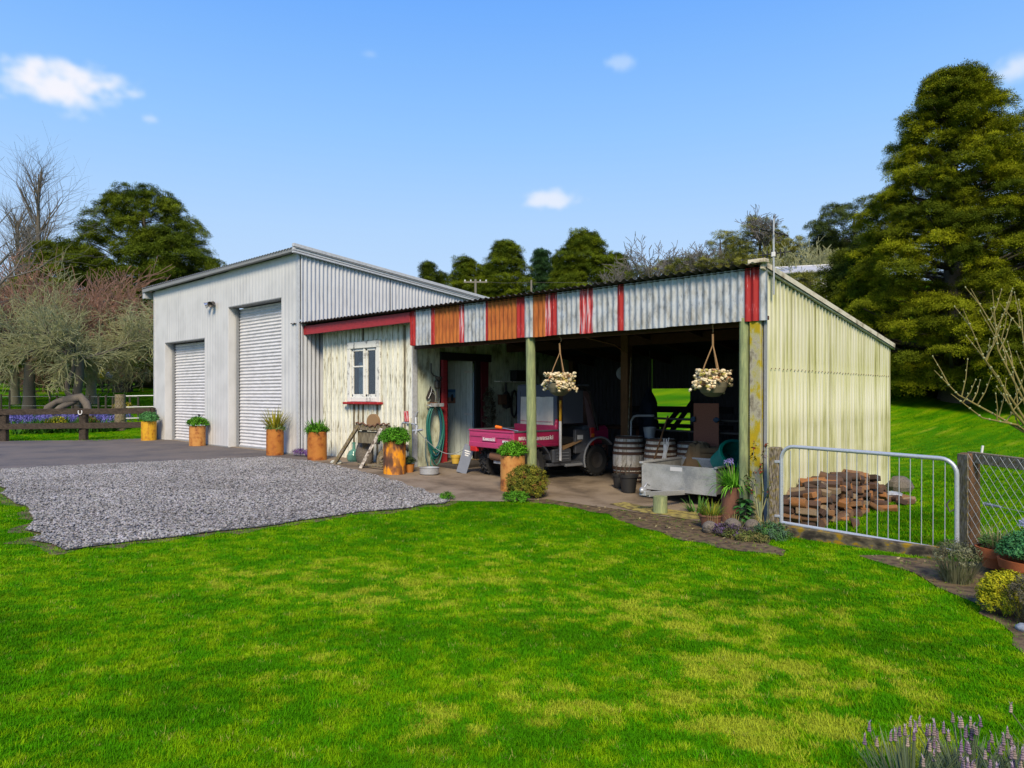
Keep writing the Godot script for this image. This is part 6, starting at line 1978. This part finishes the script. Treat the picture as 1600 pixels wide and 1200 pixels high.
			fm.col = c * rng.randf_range(0.8, 1.1)
			var fs := rng.randf_range(0.016, 0.032)
			fm.lump(ctr, Vector3(fs, fs * 0.75, fs), rng, 0.35, 3, 6, false, Basis.from_euler(Vector3(rng.randf_range(-0.8, 0.8), rng.randf() * 6.0, 0)))
			for p in 2:
				var a2 := rng.randf() * TAU
				fm.blade(ctr, Vector3(cos(a2), rng.randf_range(0.1, 0.9), sin(a2)).normalized(), rng.randf_range(0.035, 0.06), 0.035, 0.6, 2)
		part("dried_flowers", fm, M.leaf, t)


# ---------------------------------------------------------------- right corner: bed, gate, fence, woodpile
func right_side() -> void:
	var t := thing("planter", "tall brown pipe planter with strap leaves and blue flowers by the right post", "planter", G(-4.1, 8.63))
	var b := MB.new()
	b.lathe([Vector2(0, 0), Vector2(0.155, 0), Vector2(0.16, 0.47), Vector2(0.145, 0.47), Vector2(0.145, 0.4)], 26)
	part("pot", b, M.pot_brown, t)
	tuft(t, "leaves", Vector3(0, 0.42, 0), 230, 0.38, 0.024, 0.11, 1.7, L(0.08, 0.26, 0.02), L(0.17, 0.42, 0.04))
	for q in [Vector3(-0.06, 0.78, 0.05), Vector3(-0.02, 0.8, 0.03), Vector3(-0.1, 0.76, 0.0)]:
		tb(t, "stem", [Vector3(0, 0.42, 0), q], [0.004], M.twig_lichen, 4)
		ball(t, "blooms", q, Vector3(0.02, 0.02, 0.02), 5, L(0.28, 0.24, 0.6), L(0.42, 0.38, 0.75), 0.6, -1.0)
	t = thing("plant_pot", "low brown bowl pot of golden tipped grass at the bed corner", "pot", G(-4.13, 8.05))
	b = MB.new()
	b.lathe([Vector2(0, 0), Vector2(0.1, 0), Vector2(0.14, 0.16), Vector2(0.15, 0.16), Vector2(0.15, 0.18), Vector2(0.135, 0.18), Vector2(0.13, 0.14)], 24)
	part("pot", b, M.pot_brown, t)
	tuft(t, "grass", Vector3(0, 0.12, 0), 150, 0.26, 0.011, 0.1, 1.0, L(0.07, 0.20, 0.02), L(0.24, 0.22, 0.03))
	for k in 5:
		tb(t, "dead_blade", [Vector3(0.02 * k, 0.14, 0.08), Vector3(0.04 + 0.03 * k, 0.2, 0.14), Vector3(0.06 + 0.03 * k, 0.02, 0.18)], [0.005, 0.003], M.twig_yellow, 4)
	for q in [[-4.0, 7.78, 0.085, "grey brown stone ball below the low grassy pot"], [-3.82, 8.0, 0.1, "purple grey stone ball in the middle of three"], [-3.66, 8.2, 0.09, "stone ball half hidden in the pale grass by the mossy post"]]:
		t = thing("stone_ball", q[3], "stone", G(q[0], q[1], q[2] * 0.75))
		b = MB.new()
		b.lump(Vector3.ZERO, Vector3(q[2] * 1.08, q[2], q[2]), rng, 0.025, 9, 14)
		part("stone", b, M.rock, t)
	for q in [[-3.5, 8.22, "pale straw grass tuft at the foot of the mossy post", L(0.36, 0.32, 0.12), L(0.45, 0.38, 0.16), 90, 0.26], [-3.85, 8.15, "small straw tuft between the stone balls", L(0.30, 0.28, 0.10), L(0.4, 0.33, 0.14), 36, 0.22]]:
		t = thing("grass_tuft", q[2], "grass", G(q[0], q[1]))
		tuft(t, "blades", Vector3.ZERO, q[5], q[6], 0.008, 0.07, 1.2, q[3], q[4])
	for q in [[-3.75, 7.78, "low purple flowering groundcover before the stone balls", L(0.12, 0.07, 0.17), L(0.10, 0.11, 0.04), 170, Vector3(0.32, 0.08, 0.16)], [-3.35, 8.0, "blue green leafy groundcover beside the gate post", L(0.08, 0.14, 0.09), L(0.06, 0.16, 0.03), 190, Vector3(0.22, 0.13, 0.16)], [-3.55, 7.7, "mixed weedy groundcover at the lawn edge", L(0.16, 0.13, 0.05), L(0.09, 0.14, 0.03), 150, Vector3(0.3, 0.06, 0.14)]]:
		t = thing("ground_cover", q[2], "plants", G(q[0], q[1]))
		ball(t, "leaves", Vector3(0, 0.02, 0), q[6], q[5], q[3], q[4], 0.9)
	t = thing("plant", "glossy dark green leafy plant between brown planter and mossy post", "plant", G(-3.86, 8.42))
	tb(t, "stem", [Vector3.ZERO, Vector3(0.02, 0.3, 0)], [0.008], M.bark, 5)
	b = MB.new()
	b.tinted = true
	for k in 70:
		var a := rng.randf() * TAU
		var g := rng.randf_range(0.6, 1.2)
		b.col = L(0.045, 0.14, 0.035) * g
		b.blade(Vector3(cos(a) * 0.05, rng.randf_range(0.08, 0.36), sin(a) * 0.05), Vector3(cos(a), rng.randf_range(0.1, 0.6), sin(a)).normalized(), rng.randf_range(0.08, 0.13), 0.065, 1.0, 3)
	part("leaves", b, M.leaf, t)
	t = thing("rose", "straggly climbing rose with red brown leaves on the mossy post", "rose", G(-3.6, 8.3))
	tb(t, "stake", [Vector3.ZERO, Vector3(-0.01, 0.35, 0.01)], [0.014], M.post_green, 6)
	b = MB.new()
	b.tinted = true
	for st in [[Vector3(0, 0, 0), Vector3(-0.06, 0.45, 0.02), Vector3(-0.1, 0.8, 0.0), Vector3(-0.07, 1.1, 0.03)], [Vector3(0, 0.1, 0), Vector3(0.04, 0.5, 0.03), Vector3(0.02, 0.85, 0.04), Vector3(0.09, 1.08, 0.02)], [Vector3(0, 0.2, 0), Vector3(0.1, 0.5, 0.0), Vector3(0.17, 0.62, 0.02)], [Vector3(-0.04, 0.3, 0), Vector3(-0.12, 0.55, 0.04), Vector3(-0.15, 0.7, 0.05)]]:
		tb(t, "cane", st, [0.009, 0.007, 0.005, 0.003], M.twig_lichen, 5)
		for k in 26:
			var f: float = rng.randf_range(0.3, 1.0) * (st.size() - 1)
			var i := mini(int(f), st.size() - 2)
			var p: Vector3 = (st[i] as Vector3).lerp(st[i + 1], f - i)
			var a := rng.randf() * TAU
			b.col = (L(0.07, 0.11, 0.03) if rng.randf() < 0.6 else L(0.17, 0.045, 0.025)) * rng.randf_range(0.7, 1.3)
			b.blade(p, Vector3(cos(a), rng.randf_range(-0.2, 0.6), sin(a)).normalized(), rng.randf_range(0.05, 0.09), 0.04, 0.9, 2)
	part("leaves", b, M.leaf, t)
	# gate
	t = thing("gate_post", "square weathered post carrying the pipe gate", "post", G(-3.42, 8.3))
	bx(t, "post", Vector3(0, 0.5, 0), Vector3(0.13, 1.06, 0.13), M.old_wood, 0.015)
	t = thing("sleeper", "lichen spotted timber sleeper lying under the gate", "sleeper", P(0, 0, 0))
	b = MB.new()
	b.bar(P(-3.34, 0.06, 8.27), P(-1.62, 0.045, 8.14), 0.13, 0.14, 0.015)
	part("beam", b, M.sleeper, t)
	t = thing("gate", "galvanised pipe gate with rounded corners and upright wires", "gate", P(-3.33, 0.0, 8.25))
	var ux := Vector3(0.997, -0.012, 0.05)
	var W := 1.8
	var lo := 0.15
	var hi := 1.05
	var fr := []
	var rr := 0.15
	var pt := func(x: float, y: float): return ux * x + Vector3.UP * y
	fr.append(pt.call(0, lo))
	for i in 7:
		var a := PI - (PI / 2) * i / 6.0
		fr.append(pt.call(rr + cos(a) * rr, hi - rr + sin(a) * rr))
	for i in 7:
		var a := PI / 2 - (PI / 2) * i / 6.0
		fr.append(pt.call(W - rr + cos(a) * rr, hi - rr + sin(a) * rr - 0.02))
	fr.append(pt.call(W, lo - 0.05))
	tb(t, "frame", fr, [0.022], M.gate_pipe, 12)
	tb(t, "bottom_rail", [pt.call(0, lo), pt.call(W, lo - 0.04)], [0.021], M.gate_pipe, 12)
	for i in 16:
		var x := W * (i + 1) / 17.0
		tb(t, "bar", [pt.call(x, lo - 0.04 * x / W), pt.call(x + 0.003, hi - (0.0 if x > rr and x < W - rr else 0.05))], [0.0045], M.gate_pipe, 6)
	for y in [0.22, 0.86]:
		bx(t, "hinge", pt.call(-0.035, y), Vector3(0.09, 0.035, 0.045), M.steel, 0.008)
	tb(t, "latch", [pt.call(W - 0.06, 0.62), pt.call(W - 0.09, 0.57), pt.call(W - 0.06, 0.5), pt.call(W - 0.02, 0.53)], [0.008], M.iron, 6)
	# mesh fence panel
	t = thing("mesh_fence", "mossy timber framed fence panel covered with wire netting", "fence")
	var a0 := P(-1.47, 0.0, 8.42)
	var fd := Vector3(0.735, 0, 0.678)
	bx(t, "post", a0 + Vector3(0, 0.5, 0), Vector3(0.15, 1.12, 0.12), M.post_brown, 0.01, Basis(Vector3.UP, -0.75))
	bx(t, "post_face", a0 + Vector3(0, 0.5, 0) + Vector3(-0.05, 0, 0.055), Vector3(0.15, 1.1, 0.02), M.old_wood, 0.005, Basis(Vector3.UP, -0.75))
	b = MB.new()
	b.bar(a0 + Vector3(0, 1.02, 0), a0 + fd * 2.4 + Vector3(0, 1.0, 0), 0.06, 0.11)
	part("rail", b, M.old_wood, t)
	b = MB.new()
	b.bar(a0 + Vector3(0, 0.1, 0), a0 + fd * 2.4 + Vector3(0, 0.1, 0), 0.05, 0.12)
	part("rail", b, M.bark, t)
	b = MB.new()
	var off := Vector3(-0.05, 0, 0.055)
	var pitch := 0.105
	for k in range(-14, 32):   # zigzag wires of the netting, both ways
		for s in [0, 1]:
			var x0 := k * pitch
			var p0 := Vector2(x0, 0.08)
			var p1 := Vector2(x0 + 0.98, 1.06) if s == 0 else Vector2(x0 - 0.98 + pitch, 1.06)
			var f0 := 0.0
			var f1 := 1.0
			var dx := p1.x - p0.x
			for lim in [0.0, 2.3]:
				var f: float = (lim - p0.x) / dx
				if (dx > 0) == (lim == 0.0): f0 = maxf(f0, f)
				else: f1 = minf(f1, f)
			if f1 - f0 < 0.03: continue
			var q0 := p0.lerp(p1, f0)
			var q1 := p0.lerp(p1, f1)
			var w := Vector3(0, 0, 0.004 * s)
			b.tube([a0 + off + fd * q0.x + Vector3(0, q0.y, 0) + w, a0 + off + fd * q1.x + Vector3(0, q1.y, 0) + w], [0.0025], 4, false)
	part("netting", b, M.wire, t)
	tb(t, "strainer", [a0 + fd * 0.2 + Vector3(0, 0.58, 0.03), a0 + fd * 0.42 + Vector3(0, 0.58, 0.03)], [0.018, 0.01], M.steel, 8)
	tb(t, "strained_wire", [a0 + fd * 0.42 + Vector3(0, 0.58, 0.03), a0 + fd * 2.3 + Vector3(0, 0.57, 0.03)], [0.003], M.wire, 5)
	tb(t, "tie", [a0 + Vector3(0.1, 1.06, 0), a0 + Vector3(0.11, 1.14, 0.0)], [0.012], M.white_paint, 6)
	# woodpile against the yellow wall
	var meshes := []
	for k in 4:
		var mbk := MB.new()
		var s := Vector3([0.22, 0.26, 0.18, 0.24][k], [0.085, 0.07, 0.095, 0.075][k], [0.11, 0.085, 0.095, 0.12][k])
		if k % 2:
			mbk.box(Vector3.ZERO, s, Basis(), 0.006)
		else:   # a split wedge
			mbk.tube([Vector3(-s.x * 0.5, 0, 0), Vector3(s.x * 0.5, 0.004, 0.006)], [0.066, 0.06], 3 + k, true)
			for i in mbk.v.size():
				var q := mbk.v[i]
				if absf(absf(q.x) - s.x * 0.5) > 0.02: continue
				mbk.n[i] = Vector3(0, q.y, q.z).normalized() if absf(mbk.n[i].x) < 0.7 else mbk.n[i]
		for i in mbk.v.size():
			mbk.v[i] += Vector3(0, 0.012 * sin(mbk.v[i].x * 13.0 + k), 0.01 * sin(mbk.v[i].y * 40.0 + mbk.v[i].x * 9.0))
		meshes.append(mbk.done())
	var wm := []
	for c in [L(0.13, 0.068, 0.034), L(0.08, 0.044, 0.028), L(0.21, 0.11, 0.05), L(0.06, 0.036, 0.026), L(0.30, 0.13, 0.04), L(0.24, 0.17, 0.10), L(0.10, 0.052, 0.03)]:
		wm.append(mat("firewood_%d" % wm.size(), c, 0.9, T.streak, Vector3(1, 5, 5)))
	var d := 8.78
	var first := true
	var proto: MeshInstance3D = null
	while d < 12.2:
		var f := (d - 8.78) / 3.4
		var top := 0.36 + 0.2 * sin(PI * clampf(f * 1.15, 0, 1)) - 0.25 * sstep(0.75, 1.0, f)
		var y := 0.05
		while y < top:
			for depth in 2:
				var o := MeshInstance3D.new()
				o.name = numbered(self, "firewood_log")
				o.mesh = meshes[rng.randi() % 4]
				o.material_override = wm[rng.randi() % 7]
				add_child(o, true)
				o.position = P(-3.46 + 0.24 * depth * (1.0 - y * 0.7) + rng.randf_range(-0.07, 0.07), y + rng.randf_range(-0.02, 0.02), d + rng.randf_range(-0.03, 0.03))
				o.rotation = Vector3(rng.randf_range(-0.8, 0.8), rng.randf_range(-0.6, 0.6), rng.randf_range(-0.28, 0.28))
				tag(o, "split firewood block stacked against the yellow wall", "firewood", "split firewood stacked behind the gate")
			y += 0.086
		d += 0.125
	for k in 14:
		var o := MeshInstance3D.new()
		o.name = numbered(self, "firewood_log")
		o.mesh = meshes[k % 4]
		o.material_override = wm[rng.randi() % 7]
		add_child(o, true)
		o.position = P(-3.05 + rng.randf_range(-0.12, 0.25), 0.05, rng.randf_range(8.9, 12.1))
		o.rotation = Vector3(rng.randf_range(-0.5, 0.5), rng.randf() * 3.0, rng.randf_range(-0.2, 0.2))
		tag(o, "split firewood block fallen on the grass before the pile", "firewood", "loose firewood before the pile")
	t = thing("rock", "dark lichen spotted rock at the far corner of the yellow wall", "rock", G(-3.33, 13.25, 0.1))
	b = MB.new()
	b.lump(Vector3.ZERO, Vector3(0.2, 0.17, 0.2), rng, 0.16, 6, 10, false)
	part("rock", b, M.rock, t)
	t = thing("stone", "small grey stone between woodpile and rock", "stone", G(-3.2, 12.3, 0.05))
	b = MB.new()
	b.lump(Vector3.ZERO, Vector3(0.2, 0.08, 0.15), rng, 0.1, 5, 8)
	part("stone", b, M.galv, t)
	# pots and shrubs of the right bed
	t = thing("plant_pot", "terracotta bowl with clipped lavender by the wire fence", "pot", G(-1.17, 7.92, 0.04))
	b = MB.new()
	b.lathe([Vector2(0, 0), Vector2(0.11, 0), Vector2(0.14, 0.1), Vector2(0.16, 0.1), Vector2(0.175, 0.19), Vector2(0.16, 0.19), Vector2(0.15, 0.14)], 26)
	part("pot", b, M.terracotta, t)
	ball(t, "leaves", Vector3(0, 0.19, 0), Vector3(0.14, 0.08, 0.14), 150, L(0.05, 0.12, 0.03), L(0.1, 0.2, 0.05), 0.8)
	tuft(t, "stalks", Vector3(0, 0.19, 0), 160, 0.2, 0.005, 0.12, 0.15, L(0.22, 0.20, 0.10), L(0.32, 0.29, 0.16))
	t = thing("plant_pot", "wide terracotta bowl with a round blue green plant at the right edge", "pot", G(-0.86, 7.62, 0.0))
	b = MB.new()
	b.lathe([Vector2(0, 0), Vector2(0.17, 0), Vector2(0.22, 0.13), Vector2(0.25, 0.13), Vector2(0.265, 0.21), Vector2(0.25, 0.21), Vector2(0.24, 0.16)], 28)
	part("pot", b, M.terracotta, t)
	ball(t, "leaves", Vector3(0, 0.24, 0), Vector3(0.25, 0.19, 0.25), 520, L(0.035, 0.15, 0.05), L(0.09, 0.26, 0.09), 0.9)
	tb(t, "stem", [Vector3(0.0, 0.3, 0), Vector3(-0.06, 0.5, 0)], [0.004], M.twig_lichen, 4)
	ball(t, "bloom", Vector3(-0.06, 0.52, 0), Vector3(0.025, 0.03, 0.025), 12, L(0.4, 0.38, 0.7), L(0.6, 0.58, 0.85), 0.6, -1.0)
	for q in [[-1.36, 7.22, "grey green lavender bush at the end of the sleeper", 330, 0.30, 0.006, 0.12, L(0.10, 0.12, 0.05), L(0.20, 0.20, 0.12)], [-0.66, 6.25, "brown grey wiry bush at the right edge of the photo", 330, 0.36, 0.006, 0.14, L(0.10, 0.085, 0.05), L(0.17, 0.15, 0.09)]]:
		t = thing("shrub", q[2], "shrub", G(q[0], q[1]))
		tuft(t, "stems", Vector3.ZERO, q[3], q[4], q[5], q[6], 0.35, q[7], q[8])
		ball(t, "leaves", Vector3(0, 0.2, 0), Vector3(0.18, 0.15, 0.18), 120, q[7], q[8], 0.8)
	t = thing("shrub", "bright yellow leaved bush in front of the terracotta pots", "shrub", G(-0.89, 6.45))
	ball(t, "leaves", Vector3(0, 0.13, 0), Vector3(0.18, 0.16, 0.18), 520, L(0.22, 0.25, 0.012), L(0.55, 0.50, 0.02), 0.75, -0.4)
	ball(t, "leaves", Vector3(0.0, 0.08, 0.06), Vector3(0.17, 0.1, 0.15), 240, L(0.14, 0.2, 0.012), L(0.5, 0.46, 0.02), 0.7, -0.4)
	t = thing("stone", "small pale stone at the right edge of the bed", "stone", G(-0.7, 6.05, 0.02))
	b = MB.new()
	b.lump(Vector3.ZERO, Vector3(0.09, 0.04, 0.07), rng, 0.1)
	part("stone", b, M.galv, t)
	# lavender in the near corner
	var lav := MB.new()
	lav.tinted = true
	for q in [[-0.62, 3.48], [-0.44, 3.6], [-0.36, 3.35], [-0.78, 3.25], [-0.3, 3.85], [-0.55, 3.2]]:
		t = thing("lavender", ["lavender plant in the near corner with dry purple heads", "lavender plant nearest the right edge, tallest of the clump", "lavender plant low in the bottom right corner", "lavender plant at the left end of the near clump", "lavender plant at the back of the near clump", "lavender plant at the middle of the bottom edge clump"][used.get(str(get_instance_id()) + "lavender", 0)], "lavender", G(q[0], q[1]), 0.0, "lavender plants in the near corner")
		var hgt := rng.randf_range(0.2, 0.27)
		tuft(t, "leaves", Vector3.ZERO, 190, hgt * 0.8, 0.007, 0.13, 0.3, L(0.09, 0.13, 0.075), L(0.17, 0.22, 0.13))
		b = MB.new()
		b.tinted = true
		for k in 20:
			var a := rng.randf() * TAU
			var r := rng.randf_range(0.02, 0.22)
			var p := Vector3(cos(a) * r, hgt * rng.randf_range(0.75, 1.0), sin(a) * r)
			b.col = L(0.10, 0.13, 0.07)
			b.tube([Vector3(cos(a) * r * 0.4, 0.05, sin(a) * r * 0.4), p], [0.0025], 4, false)
			b.col = L(0.17, 0.12, 0.19).lerp(L(0.32, 0.25, 0.2), rng.randf()) * rng.randf_range(0.8, 1.2)
			for j in 4:
				b.lump(p + Vector3(0, 0.009 * j, 0), Vector3(0.0085, 0.007, 0.0085) * (1.0 - 0.12 * j), rng, 0.25, 4, 6, false)
			for j in 3:
				b.col = L(0.30, 0.24, 0.3)
				var a2 := rng.randf() * TAU
				b.blade(p + Vector3(0, 0.03, 0), Vector3(cos(a2) * 0.5, 1, sin(a2) * 0.5).normalized(), 0.018, 0.007, 0.2, 2)
		part("flower_heads", b, M.leaf, t)
	# bare sapling at the right edge
	t = thing("sapling", "bare yellow green budding sapling reaching in from the right edge", "tree", G(-0.9, 8.75))
	tb(t, "trunk", [Vector3.ZERO, Vector3(-0.02, 0.7, 0), Vector3(-0.05, 1.25, 0.0)], [0.05, 0.042, 0.036], M.bark, 8)
	b = MB.new()
	var bd := MB.new()
	var right := Vector3(0.7331, 0, -0.6801)
	for st in [[[-0.3, 1.55], [-0.62, 2.0], [-0.85, 2.5]], [[-0.12, 1.65], [-0.3, 2.2], [-0.55, 2.75]], [[0.02, 1.8], [-0.02, 2.4], [-0.2, 2.95]], [[0.1, 1.8], [0.2, 2.5], [0.14, 3.0]], [[-0.4, 1.42], [-0.8, 1.65], [-1.02, 1.9]], [[0.3, 1.6], [0.5, 2.2], [0.7, 2.7]], [[-0.25, 1.35], [-0.6, 1.42], [-0.9, 1.66]], [[-0.05, 1.7], [0.02, 2.0], [0.06, 2.6]], [[-0.2, 1.6], [-0.45, 2.1], [-0.5, 2.7]], [[-0.35, 1.5], [-0.5, 1.8], [-0.75, 2.1]], [[-0.1, 1.7], [-0.15, 2.3], [-0.38, 2.6]]]:
		var pts := [Vector3(-0.05, 1.2, 0)]
		var z := rng.randf_range(-0.3, 0.3)
		for q in st:
			pts.append(right * q[0] + Vector3(0, q[1], 0) + Vector3(0.68, 0, 0.73) * z * (q[1] - 1.1))
		b.tube(pts, [0.016, 0.011, 0.007, 0.0035], 6, false)
		for k in 5:
			var f := rng.randf_range(0.8, 2.9)
			var i := mini(int(f), 2)
			var p: Vector3 = (pts[i] as Vector3).lerp(pts[i + 1], f - i)
			var e := p + (right * rng.randf_range(-0.18, 0.18) + Vector3(0, rng.randf_range(0.15, 0.4), 0) + Vector3(0.68, 0, 0.73) * rng.randf_range(-0.1, 0.1))
			b.tube([p, p.lerp(e, 0.5) + Vector3(0.01, -0.01, 0), e], [0.007, 0.005, 0.003], 5, false)
			for j in 3:
				bd.lump(p.lerp(e, 0.4 + 0.3 * j), Vector3(0.007, 0.012, 0.007), rng, 0.1, 4, 5)
		for k in 8:
			var f := 0.6 + k * 0.3
			var i := mini(int(f), 2)
			bd.lump((pts[i] as Vector3).lerp(pts[i + 1], f - i), Vector3(0.014, 0.012, 0.014), rng, 0.1, 4, 5)
	part("branches", b, M.twig_yellow, t)
	part("buds", bd, M.twig_lichen, t)
